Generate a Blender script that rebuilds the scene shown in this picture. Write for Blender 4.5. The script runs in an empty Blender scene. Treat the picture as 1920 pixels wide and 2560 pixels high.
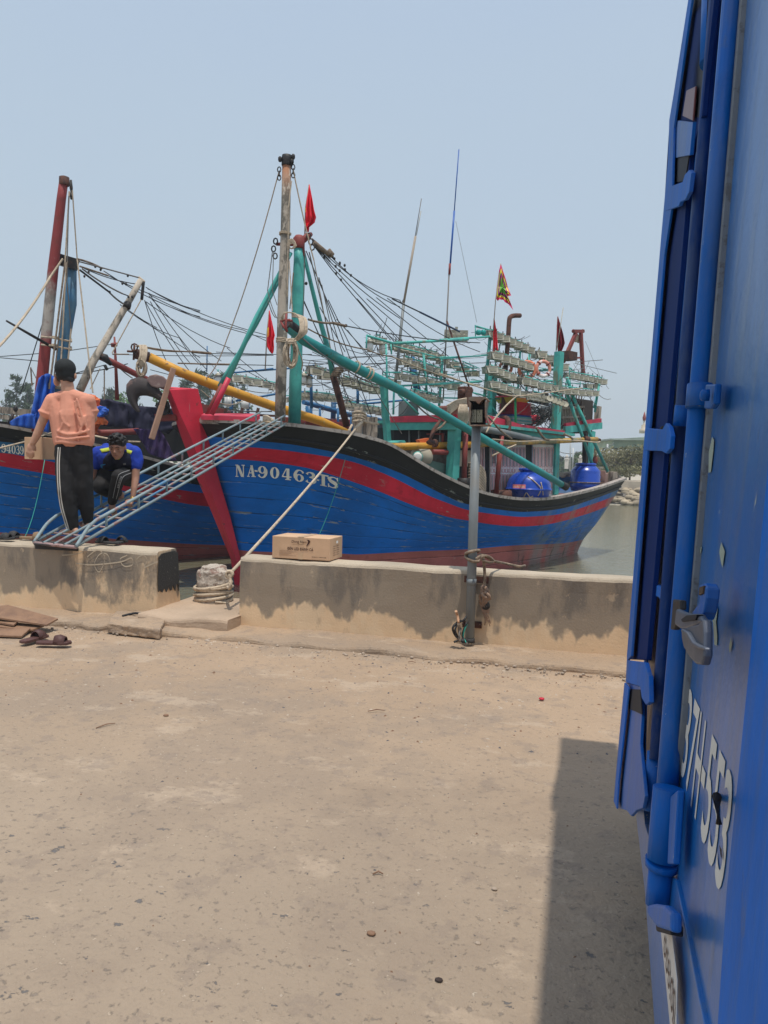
USE_HAZE = True
import bpy, bmesh, math, random
import numpy as np
from mathutils import Vector, Matrix, noise as mnoise
from mathutils.bvhtree import BVHTree
random.seed(7)
SC = bpy.context.scene
COL = SC.collection
rad = math.radians
# ---------------------------------------------------------------- camera
YAW, PITCH, ROLL, FPX, CH = rad(14.4), rad(3.56), rad(1.45), 1930.0, 1.5
cam = bpy.data.objects.new('camera', bpy.data.cameras.new('camera'))
COL.objects.link(cam); SC.camera = cam
cam.data.sensor_fit = 'VERTICAL'; cam.data.sensor_height = 24.0
cam.data.lens = 24.0 * FPX / 2560.0
cam.data.clip_start = 0.05; cam.data.clip_end = 6000
CR = Matrix.Rotation(YAW, 3, 'Z') @ Matrix.Rotation(math.pi/2 - PITCH, 3, 'X') @ Matrix.Rotation(ROLL, 3, 'Z')
cam.matrix_world = Matrix.Translation((0, 0, CH)) @ CR.to_4x4()
# ---------------------------------------------------------------- light
SUNV = Vector((0.40, -0.70, 3.4)).normalized()
sun = bpy.data.objects.new('sun', bpy.data.lights.new('sun', 'SUN'))
COL.objects.link(sun)
sun.data.energy = 3.0; sun.data.angle = rad(0.6); sun.data.color = (1.0, 0.94, 0.84)
sun.rotation_euler = SUNV.to_track_quat('Z', 'Y').to_euler()
W = bpy.data.worlds.new('World'); SC.world = W; W.use_nodes = True
wn = W.node_tree; bg = wn.nodes['Background']
sky = wn.nodes.new('ShaderNodeTexSky'); sky.sky_type = 'NISHITA'; sky.sun_disc = False
sky.sun_elevation = math.asin(SUNV.z); sky.sun_rotation = math.atan2(SUNV.x, SUNV.y)
sky.air_density = 1.0; sky.dust_density = 6.0; sky.ozone_density = 1.5; sky.altitude = 0
hz = wn.nodes.new('ShaderNodeMix'); hz.data_type = 'RGBA'
hz.inputs[0].default_value = 0.80                     # a thin milky overcast in front of the clear sky
hz.inputs[7].default_value = (5.0, 6.35, 8.3, 1)
tcw = wn.nodes.new('ShaderNodeTexCoord'); spw = wn.nodes.new('ShaderNodeSeparateXYZ')
rw = wn.nodes.new('ShaderNodeValToRGB')
rw.color_ramp.elements[0].position = 0.0; rw.color_ramp.elements[0].color = (.58, .665, .73, 1)
rw.color_ramp.elements[1].position = 0.62; rw.color_ramp.elements[1].color = (.50, .62, .78, 1)
e_ = rw.color_ramp.elements.new(0.28); e_.color = (.535, .65, .76, 1)
sc_ = wn.nodes.new('ShaderNodeVectorMath'); sc_.operation = 'SCALE'; sc_.inputs['Scale'].default_value = 9.0
wn.links.new(tcw.outputs['Generated'], spw.inputs[0])
nzw = wn.nodes.new('ShaderNodeTexNoise'); nzw.inputs['Scale'].default_value = 2.2; nzw.inputs['Detail'].default_value = 4
mpw = wn.nodes.new('ShaderNodeMapping'); mpw.inputs['Scale'].default_value = (1, 1, 2.5); wn.links.new(tcw.outputs['Generated'], mpw.inputs[0]); wn.links.new(mpw.outputs[0], nzw.inputs[0])
maw = wn.nodes.new('ShaderNodeMath'); maw.operation = 'MULTIPLY_ADD'; maw.inputs[1].default_value = .45; wn.links.new(nzw.outputs[0], maw.inputs[0])
adw = wn.nodes.new('ShaderNodeMath'); adw.operation = 'ADD'; adw.inputs[1].default_value = -.225; wn.links.new(spw.outputs['Z'], adw.inputs[0]); wn.links.new(adw.outputs[0], maw.inputs[2])
wn.links.new(maw.outputs[0], rw.inputs[0])
wn.links.new(rw.outputs[0], sc_.inputs[0]); wn.links.new(sc_.outputs[0], hz.inputs[7])
wn.links.new(sky.outputs[0], hz.inputs[6]); wn.links.new(hz.outputs[2], bg.inputs['Color'])
bg.inputs['Strength'].default_value = 0.112
SC.view_settings.view_transform = 'Standard'; SC.view_settings.look = 'None'
SC.view_settings.exposure = 0.07; SC.view_settings.gamma = 1.0
SC.cycles.max_bounces = 8; SC.cycles.transparent_max_bounces = 8
SC.cycles.volume_step_rate = 4

# ---------------------------------------------------------------- geometry helpers
CAMP = Vector((0, 0, CH))
FW = Vector((-math.sin(YAW), math.cos(YAW), 0)); RT = Vector((math.cos(YAW), math.sin(YAW), 0)); UP = Vector((0, 0, 1))
def ray(px, py): return CR @ Vector(((px-960)/FPX, -(py-1280)/FPX, -1.0))
def P(px, py, d):                      # point seen at a photo pixel, d metres ahead
    r = ray(px, py); return CAMP + r * (d / r.dot(FW))
def PN(px, py, n, c):                  # point seen at a pixel on plane n.x = c
    r = ray(px, py); return CAMP + r * ((c - n.dot(CAMP)) / n.dot(r))
def PX(px, py, x): return PN(px, py, Vector((1, 0, 0)), x)
def PY(px, py, y): return PN(px, py, Vector((0, 1, 0)), y)
def PZ(px, py, z): return PN(px, py, UP, z)
def proj(p):
    q = CR.transposed() @ (Vector(p) - CAMP); return 960 - FPX*q.x/q.z, 1280 + FPX*q.y/q.z
def depth(p): return (Vector(p) - CAMP).dot(FW)
def C2W(X, Y, z): return RT*X + FW*Y + UP*z
def interp(tab, x):
    if x <= tab[0][0]:
        (x0, y0), (x1, y1) = tab[0], tab[1]; return y0
    for (x0, y0), (x1, y1) in zip(tab, tab[1:]):
        if x <= x1: return y0 + (y1-y0)*(x-x0)/(x1-x0)
    return tab[-1][1]
def smoothtab(tab, n=8):               # denser, rounded version of a table
    out = []
    pts = [(2*tab[0][0]-tab[1][0], 2*tab[0][1]-tab[1][1])] + list(tab) + [(2*tab[-1][0]-tab[-2][0], 2*tab[-1][1]-tab[-2][1])]
    for i in range(1, len(pts)-2):
        for k in range(n):
            out.append(tuple(cr([pts[i-1][j], pts[i][j], pts[i+1][j], pts[i+2][j]], k/n) for j in (0, 1)))
    out.append(tab[-1]); return out
def cr(p, t):
    return 0.5*((2*p[1]) + (-p[0]+p[2])*t + (2*p[0]-5*p[1]+4*p[2]-p[3])*t*t + (-p[0]+3*p[1]-3*p[2]+p[3])*t**3)
def spline(pts, n=6, closed=False):
    pts = [Vector(p) for p in pts]
    if len(pts) < 3: return pts
    ext = [pts[-1]]+pts+[pts[0], pts[1]] if closed else [2*pts[0]-pts[1]]+pts+[2*pts[-1]-pts[-2]]
    out = []
    for i in range(1, len(ext)-2):
        for k in range(n):
            out.append(Vector([cr([ext[i-1][j], ext[i][j], ext[i+1][j], ext[i+2][j]], k/n) for j in range(3)]))
    if not closed: out.append(pts[-1])
    return out
def sagline(a, b, sag=0.0, n=8):
    a, b = Vector(a), Vector(b)
    if sag == 0: return [a, b]
    return [a.lerp(b, i/n) - UP*sag*4*(i/n)*(1-i/n) for i in range(n+1)]

class MB:
    def __init__(s): s.v = []; s.f = []; s.m = []; s.sm = []; s.uv = {}
    def face(s, idx, mi=0, sm=False): s.f.append(tuple(idx)); s.m.append(mi); s.sm.append(sm)
    def add(s, pts): n = len(s.v); s.v += [Vector(p) for p in pts]; return n
    def poly(s, pts, mi=0): n = s.add(pts); s.face(range(n, n+len(pts)), mi)
    def box8(s, p, mi=0):              # p: 4 bottom, 4 top corners in ring order
        n = s.add(p)
        for q in ((3, 2, 1, 0), (4, 5, 6, 7), (0, 1, 5, 4), (1, 2, 6, 5), (2, 3, 7, 6), (3, 0, 4, 7)):
            s.face([n+k for k in q], mi)
    def box(s, c, sz, ax=None, mi=0):
        c = Vector(c); x, y, z = ax if ax else (Vector((1, 0, 0)), Vector((0, 1, 0)), UP)
        x, y, z = x*sz[0]/2, y*sz[1]/2, z*sz[2]/2
        s.box8([c-x-y-z, c+x-y-z, c+x+y-z, c-x+y-z, c-x-y+z, c+x-y+z, c+x+y+z, c-x+y+z], mi)
    def beam(s, a, b, w, h=None, up=UP, mi=0):
        a, b = Vector(a), Vector(b); d = b-a
        if d.length < 1e-6: return
        z = d.normalized(); x = up.cross(z)
        if x.length < 1e-3: x = RT.copy()
        x.normalize(); y = z.cross(x)
        s.box((a+b)/2, (w, h or w, d.length), (x, y, z), mi)
    def tube(s, pts, r, n=8, mi=0, caps=True, sm=True, closed=False):
        pts = [Vector(p) for p in pts]; k = len(pts)
        if k < 2: return
        rs = r if isinstance(r, (list, tuple)) else [r]*k
        if len(rs) != k: rs = [rs[0] + (rs[-1]-rs[0])*i/(k-1) for i in range(k)]
        base = len(s.v); up = None
        for i, p in enumerate(pts):
            if closed: t = pts[(i+1) % k]-pts[i-1]
            else: t = (pts[min(i+1, k-1)]-pts[max(i-1, 0)])
            t = t.normalized() if t.length > 1e-9 else UP
            if up is None:
                up = Vector((0, 0, 1)) if abs(t.z) < .9 else Vector((1, 0, 0))
            x = up.cross(t)
            if x.length < 1e-6: x = t.orthogonal()
            x.normalize(); y = t.cross(x); up = y
            for j in range(n):
                a = 2*math.pi*j/n; s.v.append(p + (x*math.cos(a)+y*math.sin(a))*rs[i])
        for i in range(k if closed else k-1):
            i2 = (i+1) % k
            for j in range(n):
                j2 = (j+1) % n
                s.face((base+i*n+j, base+i*n+j2, base+i2*n+j2, base+i2*n+j), mi, sm)
        if caps and not closed:
            s.face([base+j for j in range(n)][::-1], mi); s.face([base+(k-1)*n+j for j in range(n)], mi)
    def lathe(s, c, prof, n=24, ax=None, mi=0, sm=True, caps=True, wob=None):
        c = Vector(c); x, y, z = ax if ax else (Vector((1, 0, 0)), Vector((0, 1, 0)), UP)
        base = len(s.v)
        for r, h in prof:
            for j in range(n):
                a = 2*math.pi*j/n; k = 1 if wob is None else wob(a, h)
                s.v.append(c + (x*math.cos(a)+y*math.sin(a))*r*k + z*h)
        for i in range(len(prof)-1):
            for j in range(n):
                j2 = (j+1) % n; s.face((base+i*n+j, base+i*n+j2, base+(i+1)*n+j2, base+(i+1)*n+j), mi, sm)
        if caps:
            s.face([base+j for j in range(n)][::-1], mi); s.face([base+(len(prof)-1)*n+j for j in range(n)], mi)
    def ell(s, c, r, ax=None, n=14, m=9, mi=0):
        prof = []; c = Vector(c)
        x, y, z = ax if ax else (Vector((1, 0, 0)), Vector((0, 1, 0)), UP)
        base = len(s.v)
        for i in range(m+1):
            t = math.pi*i/m; q = max(math.sin(t), 1e-3); h = -math.cos(t)
            for j in range(n):
                a = 2*math.pi*j/n; s.v.append(c + x*math.cos(a)*q*r[0] + y*math.sin(a)*q*r[1] + z*h*r[2])
        for i in range(m):
            for j in range(n):
                j2 = (j+1) % n; s.face((base+i*n+j, base+i*n+j2, base+(i+1)*n+j2, base+(i+1)*n+j), mi, True)
    def prism(s, poly, d, mi=0, mi2=None, uneven=None):     # closed solid: polygon extruded by vector d
        n = len(poly); a = s.add(poly); b = s.add([Vector(p)+Vector(d) for p in poly])
        s.face(range(a, a+n), mi); s.face(range(b+n-1, b-1, -1), mi if mi2 is None else mi2)
        for i in range(n):
            j = (i+1) % n; s.face((a+i, b+i, b+j, a+j), mi)
    def grid(s, rows, mi=0, sm=True, uv=None, mif=None):
        n0 = len(s.v); R_, C_ = len(rows), len(rows[0])
        for r in rows: s.v += [Vector(p) for p in r]
        for i in range(R_-1):
            for j in range(C_-1):
                q = (n0+i*C_+j, n0+i*C_+j+1, n0+(i+1)*C_+j+1, n0+(i+1)*C_+j)
                s.face(q, mif(i, j) if mif else mi, sm)
        if uv:
            for i in range(R_):
                for j in range(C_): s.uv[n0+i*C_+j] = uv[i][j]
        return n0
    def build(s, name, mats, parent=None, origin=None, bevel=0, fixn=True, solid=0, sub=0):
        mats = mats if isinstance(mats, (list, tuple)) else [mats]
        o0 = wloc(parent) if parent is not None else (Vector(origin) if origin is not None else Vector((0, 0, 0)))
        me = bpy.data.meshes.new(name)
        me.from_pydata([tuple(p-o0) for p in s.v], [], s.f)
        for m_ in mats: me.materials.append(m_)
        me.polygons.foreach_set('material_index', s.m)
        me.polygons.foreach_set('use_smooth', s.sm)
        if s.uv:
            ul = me.uv_layers.new(name='UVMap')
            for l in me.loops: ul.data[l.index].uv = s.uv.get(l.vertex_index, (0, 0))
        me.update()
        if fixn:
            bm = bmesh.new(); bm.from_mesh(me); bmesh.ops.recalc_face_normals(bm, faces=bm.faces); bm.to_mesh(me); bm.free()
        o = bpy.data.objects.new(name, me); COL.objects.link(o)
        if parent is not None: o.parent = parent
        else: o.location = o0
        if solid:
            k = o.modifiers.new('t', 'SOLIDIFY'); k.thickness = solid; k.offset = 0
        if sub:
            k = o.modifiers.new('s', 'SUBSURF'); k.levels = sub; k.render_levels = sub
        if bevel:
            k = o.modifiers.new('b', 'BEVEL'); k.width = bevel; k.segments = 2; k.limit_method = 'ANGLE'; k.angle_limit = rad(40)
            k.harden_normals = False
        return o
def wloc(o):
    v = Vector((0, 0, 0))
    while o is not None: v += o.location; o = o.parent
    return v
def tag(o, label=None, cat=None, group=None, kind=None):
    if label: o['label'] = label
    if cat: o['category'] = cat
    if group: o['group'] = group
    if kind: o['kind'] = kind
    return o
def empty(name, loc, label=None, cat=None, group=None):
    o = bpy.data.objects.new(name, None); COL.objects.link(o); o.location = loc; o.empty_display_size = .2
    return tag(o, label, cat, group)
def dup(o, off=(0, 0, 0), parent=None, top=True):      # copy of a thing with its parts
    c = o.copy(); COL.objects.link(c)
    if top: c.location = Vector(o.location)+Vector(off)
    c.parent = parent if parent is not None else None if top else o.parent
    for ch in [x for x in bpy.data.objects if x.parent == o]:
        k = dup(ch, parent=c, top=False)
    return c

# ---------------------------------------------------------------- materials
def M(name, col, rough=.7, var=.10, vscale=1.5, layers=(), bump=.15, bscale=25, metal=0.0, spec=.4, coord='Object', wave=None, coat=0, bdist=.01, base_stretch=(1, 1, 1)):
    m = bpy.data.materials.new(name); m.use_nodes = True; nt = m.node_tree; N = nt.nodes; L = nt.links
    b = N['Principled BSDF']; b.inputs['Roughness'].default_value = rough; b.inputs['Metallic'].default_value = metal
    b.inputs['Specular IOR Level'].default_value = spec
    if coat: b.inputs['Coat Weight'].default_value = coat; b.inputs['Coat Roughness'].default_value = .15
    tc = N.new('ShaderNodeTexCoord')
    def nz(scale, detail=4, stretch=(1, 1, 1), seed=0, dist=0, rough_=.6):
        mp = N.new('ShaderNodeMapping'); mp.inputs['Scale'].default_value = stretch
        mp.inputs['Location'].default_value = (seed*3.7, seed*1.9, seed*5.3)
        L.new(tc.outputs[coord], mp.inputs[0])
        n = N.new('ShaderNodeTexNoise'); n.inputs['Scale'].default_value = scale; n.inputs['Detail'].default_value = detail
        n.inputs['Roughness'].default_value = rough_; n.inputs['Distortion'].default_value = dist
        L.new(mp.outputs[0], n.inputs[0]); return n.outputs[0]
    def mth(op, a, b_=None, c=None, clamp=False):
        n = N.new('ShaderNodeMath'); n.operation = op; n.use_clamp = clamp
        for i, x in enumerate((a, b_, c)):
            if x is None: continue
            if isinstance(x, (int, float)): n.inputs[i].default_value = x
            else: L.new(x, n.inputs[i])
        return n.outputs[0]
    def mix(f, a, c):
        n = N.new('ShaderNodeMix'); n.data_type = 'RGBA'
        if isinstance(f, (int, float)): n.inputs[0].default_value = f
        else: L.new(f, n.inputs[0])
        for i, x in ((6, a), (7, c)):
            if isinstance(x, tuple): n.inputs[i].default_value = (*x[:3], 1)
            else: L.new(x, n.inputs[i])
        return n.outputs[2]
    def step(x, thr, soft):
        n = N.new('ShaderNodeMapRange'); n.interpolation_type = 'SMOOTHSTEP'
        L.new(x, n.inputs[0]); n.inputs[1].default_value = thr-soft; n.inputs[2].default_value = thr+soft
        return n.outputs[0]
    lo = tuple(max(0, c*(1-var*1.6)) for c in col); hi = tuple(min(1, c*(1+var*1.6)) for c in col)
    v = nz(vscale, 6, base_stretch)
    cc = mix(step(v, .5, .22), lo, hi)
    hgt = nz(bscale, 5, base_stretch, 9)
    for k, ly in enumerate(layers):
        c2, sc_, thr, soft, st = ly[:5]; amt = ly[5] if len(ly) > 5 else 1; msk = ly[6] if len(ly) > 6 else None
        f = step(nz(sc_, 7, st, k+2, rough_=.68), thr, soft)
        if msk:                       # (axis, from, to): the layer only where the coordinate lies past «to»
            sp = N.new('ShaderNodeSeparateXYZ'); L.new(tc.outputs[coord], sp.inputs[0])
            q = N.new('ShaderNodeMapRange'); q.interpolation_type = 'SMOOTHSTEP'
            q.inputs[1].default_value = msk[1]; q.inputs[2].default_value = msk[2]
            jit = mth('ADD', sp.outputs['XYZ'.index(msk[0])], mth('MULTIPLY', mth('SUBTRACT', nz(msk[3] if len(msk) > 3 else 2, 4, st, k+7), .5), msk[4] if len(msk) > 4 else .5))
            L.new(jit, q.inputs[0]); qo = q.outputs[0]
            if msk[1] > msk[2]: q.inputs[1].default_value = msk[2]; q.inputs[2].default_value = msk[1]; qo = mth('SUBTRACT', 1, qo)
            f = mth('MULTIPLY', f, qo)
        if amt != 1: f = mth('MULTIPLY', f, amt)
        cc = mix(f, cc, c2)
        hgt = mth('SUBTRACT', hgt, mth('MULTIPLY', f, .25))
    if wave:                          # seams: (axis, period, width, colour, depth)
        for ax_, per, wd, wc, dp in wave:
            sp = N.new('ShaderNodeSeparateXYZ'); L.new(tc.outputs[coord], sp.inputs[0])
            x = mth('ADD', sp.outputs['XYZ'.index(ax_)], mth('MULTIPLY', nz(3, 2, (1, 1, 1), 4), per*.08))
            fr = mth('FRACT', mth('DIVIDE', x, per)); d = mth('ABSOLUTE', mth('SUBTRACT', fr, .5))
            f = mth('SUBTRACT', 1, step(d, wd, wd*.6))
            f = mth('MULTIPLY', f, step(nz(2.5, 4, (1, 1, 1), 6), .42, .15))
            cc = mix(f, cc, wc); hgt = mth('SUBTRACT', hgt, mth('MULTIPLY', f, dp))
    L.new(cc, b.inputs['Base Color'])
    if bump:
        bp = N.new('ShaderNodeBump'); bp.inputs['Strength'].default_value = bump; bp.inputs['Distance'].default_value = bdist
        L.new(hgt, bp.inputs['Height']); L.new(bp.outputs[0], b.inputs['Normal'])
    rv = mth('ADD', rough-.08, mth('MULTIPLY', v, .16), clamp=True); L.new(rv, b.inputs['Roughness'])
    return m
RUST = (.16, .06, .03)
teal = M('teal_paint', (.085, .46, .40), .5, layers=[((.10, .10, .07), 5, .66, .05, (1, 1, .4), .8), ((.02, .16, .2), 2, .58, .15, (1, 1, 1), .6)])
tealp = M('worn_teal_paint', (.085, .45, .39), .6, layers=[((.22, .2, .13), 4, .6, .05, (1, 1, .3), .8), ((.02, .17, .2), 3, .55, .1, (1, 1, 1), .5)])
boomt = M('dark_teal_paint', (.02, .25, .25), .45, layers=[((.16, .17, .1), 2.5, .60, .10, (1, 1, 1), .7), ((.09, .045, .02), 3.5, .66, .03, (1, 1, 1))])
redp = M('red_paint', (.42, .02, .035), .5, layers=[((.13, .05, .04), 6, .66, .04, (1, 1, 1), .8), ((.5, .35, .3), 14, .72, .03, (1, 1, .4), .5)])
crim = M('crimson_paint', (.60, .035, .075), .5, layers=[((.18, .04, .05), 3, .6, .1, (1, 1, 1), .6)])
oxred = M('red_oxide_paint', (.24, .045, .04), .6, layers=[(RUST, 6, .58, .06, (1, 1, 1), .7)])
rustm = M('rusty_iron', (.11, .045, .03), .8, layers=[((.03, .02, .02), 8, .55, .08, (1, 1, 1), .8)], bump=.4)
blki = M('black_iron', (.02, .018, .018), .6, layers=[(RUST, 9, .62, .06, (1, 1, 1), .5)], bump=.3)
yelp = M('yellow_paint', (.60, .29, .025), .5, layers=[((.14, .07, .03), 5, .63, .05, (1, 1, 1), .9), ((.45, .35, .16), 9, .62, .06, (1, 1, 1), .6)])
yelw = M('worn_yellow_paint', (.55, .33, .08), .6, layers=[((.18, .2, .13), 3, .52, .08, (1, 1, 1), .9), ((.14, .07, .03), 5, .6, .05, (1, 1, 1), .9)])
bwood = M('weathered_wood', (.36, .30, .24), .85, layers=[((.10, .085, .07), 7, .56, .06, (1, 1, .18), .85), ((.5, .46, .4), 18, .62, .05, (1, 1, .3), .6)], bump=.6, bscale=40, base_stretch=(1, 1, .15))
pole_w = M('peeling_mast_wood', (.44, .38, .31), .85, layers=[((.13, .12, .10), 6, .53, .05, (1, 1, .5), .85), ((.36, .14, .06), 2.2, .30, .1, (1, 1, .5), .9, ('Z', 6.5, 7.1, 2, .5)), ((.6, .53, .45), 9, .6, .04, (1, 1, .6), .7)], bump=.6, bscale=30)
pole_r = M('peeling_red_mast', (.40, .36, .32), .7, layers=[((.15, .13, .12), 4, .56, .08, (1, 1, .5), .7), ((.25, .035, .035), .2, .1, .05, (1, 1, 1), 1, ('Z', 5.3, 5.9, 2.2, 2.6)), ((.30, .045, .045), .2, .1, .05, (1, 1, 1), 1, ('Z', 4.6, 4.4, 2.5, .5)), ((.14, .04, .03), 7, .6, .1, (1, 1, 1), .5), ((.42, .3, .27), 12, .68, .03, (1, 1, .5), .7)], bump=.3)
ropem = M('rope', (.52, .42, .31), .9, bump=.8, bscale=90, layers=[((.22, .17, .12), 20, .58, .08, (1, 1, 1), .7)])
roped = M('dirty_rope', (.30, .23, .17), .95, bump=.8, bscale=90, layers=[((.10, .07, .05), 16, .5, .1, (1, 1, 1), .7)])
wire = M('rigging_wire', (.035, .04, .045), .6, bump=0)
wireg = M('grey_rigging', (.16, .15, .14), .7, bump=0)
green_l = M('green_line', (.03, .35, .28), .6, bump=0)
galv = M('galvanised_steel', (.20, .22, .225), .55, metal=.2, layers=[((.22, .2, .17), 6, .6, .1, (1, 1, .4), .7), (RUST, 14, .72, .03, (1, 1, 1))], bump=.1)
lampm = M('lamp_housing', (.42, .40, .33), .55, metal=.2, layers=[((.2, .17, .11), 12, .55, .08, (1, 1, 1), .8)], bump=.2)
lampb = M('lamp_white', (.7, .7, .66), .4, bump=0)
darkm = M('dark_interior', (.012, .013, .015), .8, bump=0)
glassd = M('dark_glass', (.02, .03, .035), .08, spec=.8, bump=0)
bframe = M('blue_frame_paint', (.02, .13, .30), .5, layers=[((.1, .1, .1), 6, .6, .08, (1, 1, 1), .7)])
shut = M('white_shutter', (.84, .82, .80), .6, layers=[((.3, .27, .25), 3, .6, .1, (1, 1, .4), .6)], bump=.1)
creamp = M('cream_panel', (.55, .47, .36), .7)
bluepl = M('blue_plastic', (.008, .06, .42), .28, spec=.6, bump=.05)
navy = M('navy_tarp', (.022, .022, .055), .75, bump=.5, bscale=6)
purp = M('purple_cloth', (.045, .025, .10), .85, bump=.6, bscale=10, layers=[((.09, .06, .09), 9, .58, .06, (1, 1, 1), .6)])
bluet = M('blue_tarpaulin', (.015, .10, .50), .45, bump=.6, bscale=7)
oranget = M('orange_fabric', (.75, .17, .05), .6, bump=.5, bscale=12)
buoyo = M('faded_orange_plastic', (.70, .22, .12), .5, bump=.05)
buoyw = M('white_buoy_plastic', (.75, .70, .68), .5, layers=[((.72, .3, .22), 2, .5, .03, (1, 1, 1))], bump=.05)
cardb = M('cardboard', (.60, .39, .24), .85, bump=.1, bscale=60, layers=[((.52, .33, .2), 3, .55, .2, (1, 1, 1), .6)])
cardt = M('packing_tape', (.53, .36, .22), .4, bump=0)
inkm = M('brown_ink', (.06, .025, .02), .8, bump=0)
whitep = M('white_lettering_paint', (.86, .84, .78), .6, layers=[((.35, .4, .45), 11, .66, .05, (1, 1, 1), .7)], bump=0)
flagr = M('red_flag_cloth', (.85, .02, .05), .7, bump=.1)
flagd = M('dark_red_flag_cloth', (.25, .012, .02), .7, bump=.1)
flagy = M('yellow_cloth', (.85, .6, .03), .7, bump=0)
rubber = M('black_rubber', (.035, .033, .033), .7, bump=.2, bscale=60)
browns = M('brown_rubber', (.09, .04, .035), .6, bump=.2, bscale=60)
# ================================================================ setting
ZW = -0.8
concr = M('dusty_concrete', (.385, .275, .185), .93, var=.09, vscale=.35, bump=.9, bscale=42, bdist=.009, layers=[
    ((.31, .262, .208), .9, .30, .12, (1, 1, 1), .5, ('Y', 5.0, 2.4, .7, 1.4)),
    ((.29, .222, .165), 1.1, .52, .07, (1, 1, 1), .6), ((.46, .355, .26), 2.2, .60, .05, (1, 1.6, 1), .6),
    ((.25, .195, .155), 6, .58, .04, (1, 1, 1), .45), ((.19, .16, .135), 34, .62, .03, (1, 1, 1), .6),
    ((.60, .48, .36), 48, .64, .03, (1, 1, 1), .55), ((.11, .11, .115), 12, .655, .008, (1, 1.4, 1), .8, ('Y', 3.4, 2.4, .8, 1.4)), ((.10, .10, .10), 26, .69, .01, (1, 1.4, 1), .7, ('Y', 4.4, 2.8, .8, 1.4)), ((.62, .52, .41), 7, .69, .012, (1, 1.8, 1), .7), ((.17, .13, .10), .55, .63, .07, (1, 1, 1), .35)])
land = M('far_bank_earth', (.42, .37, .29), .95, bump=.4, bscale=3, layers=[((.55, .5, .42), .4, .55, .1, (1, 1, 1), .7)])
def wallmat(name, gx, thr):
    return M(name, (.70, .50, .31), .92, var=.08, vscale=1.2, bump=.5, bscale=60, bdist=.005, layers=[
        ((.70, .54, .36), 3.2, .56, .06, (1, 1, .5), .6), ((.42, .31, .21), 7, .62, .05, (1, 1, .5), .5),
        ((.24, .20, .155), 1.3, thr-.04, .05, (1, 1, .5), .88, ('Z', .17, .23, 2.6, gx*1.15)),
        ((.15, .13, .11), 4.0, .52, .08, (1, 1, .3), .75, ('Z', .26, .40, 5, gx)),
        ((.50, .38, .26), 8, .66, .03, (1, 1, .6), .6), ((.12, .10, .08), 9, .70, .02, (1, 1, .8), .6)])
wallm = wallmat('mouldy_plaster', .8, .36); walll = wallmat('mouldy_plaster_left', .7, .50)
topm = M('wall_top_cement', (.44, .365, .275), .9, bump=.7, bscale=50, layers=[((.42, .35, .26), 6, .6, .06, (1, 1, 1), .6)])
blackm = M('black_painted_plaster', (.035, .033, .03), .9, bump=.6, bscale=60, layers=[((.38, .34, .28), 30, .68, .02, (1, 1, 1))])

def nz3(p, s=1.0, seed=0.0): return mnoise.fractal(Vector((p[0]*s+seed, p[1]*s-seed, p[2]*s+seed*.5)), 1.0, 2.0, 4)
# quay pavement: one sheet with a shallow relief near the camera
def gz(x, y):
    return .012*nz3((x, y, 0), .6) + .004*nz3((x, y, 0), 3.1, 4) - .006
QY = 7.12
g = MB()
xs = [-60, -30, -16, -10] + [-8 + .16*i for i in range(76)] + [4.4, 7, 14, 30, 60]
ys = [-40, -20, -8, -3] + [-1 + .13*i for i in range(62)]
ys = [y for y in ys if y < QY-.06] + [QY]
g.grid([[(x, y, gz(x, y)) for x in xs] for y in ys], sm=True)
g.grid([[(x, QY, gz(x, QY)) for x in xs], [(x, QY+.02, -1.0) for x in xs], [(x, QY+.02, -2.6) for x in xs]], sm=False)
ground = g.build('quay_pavement', concr, fixn=False); tag(ground, kind='structure')
# water: one sheet out to the horizon
wm = bpy.data.materials.new('harbour_water'); wm.use_nodes = True; nt = wm.node_tree; b = nt.nodes['Principled BSDF']
b.inputs['Base Color'].default_value = (.17, .165, .11, 1); b.inputs['Roughness'].default_value = .06; b.inputs['IOR'].default_value = 1.33
tc = nt.nodes.new('ShaderNodeTexCoord'); hs = []
for s_, st, w_ in ((1.6, (1, 2.6, 1), .6), (6, (1, 2.2, 1), .4)):
    mp = nt.nodes.new('ShaderNodeMapping'); mp.inputs['Scale'].default_value = st; mp.inputs['Rotation'].default_value = (0, 0, .25)
    n = nt.nodes.new('ShaderNodeTexNoise'); n.inputs['Scale'].default_value = s_; n.inputs['Detail'].default_value = 4
    nt.links.new(tc.outputs['Object'], mp.inputs[0]); nt.links.new(mp.outputs[0], n.inputs[0])
    k = nt.nodes.new('ShaderNodeMath'); k.operation = 'MULTIPLY'; k.inputs[1].default_value = w_; nt.links.new(n.outputs[0], k.inputs[0]); hs.append(k)
ad = nt.nodes.new('ShaderNodeMath'); nt.links.new(hs[0].outputs[0], ad.inputs[0]); nt.links.new(hs[1].outputs[0], ad.inputs[1])
bp = nt.nodes.new('ShaderNodeBump'); bp.inputs['Strength'].default_value = .35; bp.inputs['Distance'].default_value = .06
nt.links.new(ad.outputs[0], bp.inputs['Height']); nt.links.new(bp.outputs[0], b.inputs['Normal'])
g = MB(); g.poly([(-300, QY-.4, ZW), (300, QY-.4, ZW), (300, 78, ZW), (-300, 78, ZW)])
tag(g.build('harbour_water', wm), kind='structure')

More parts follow.
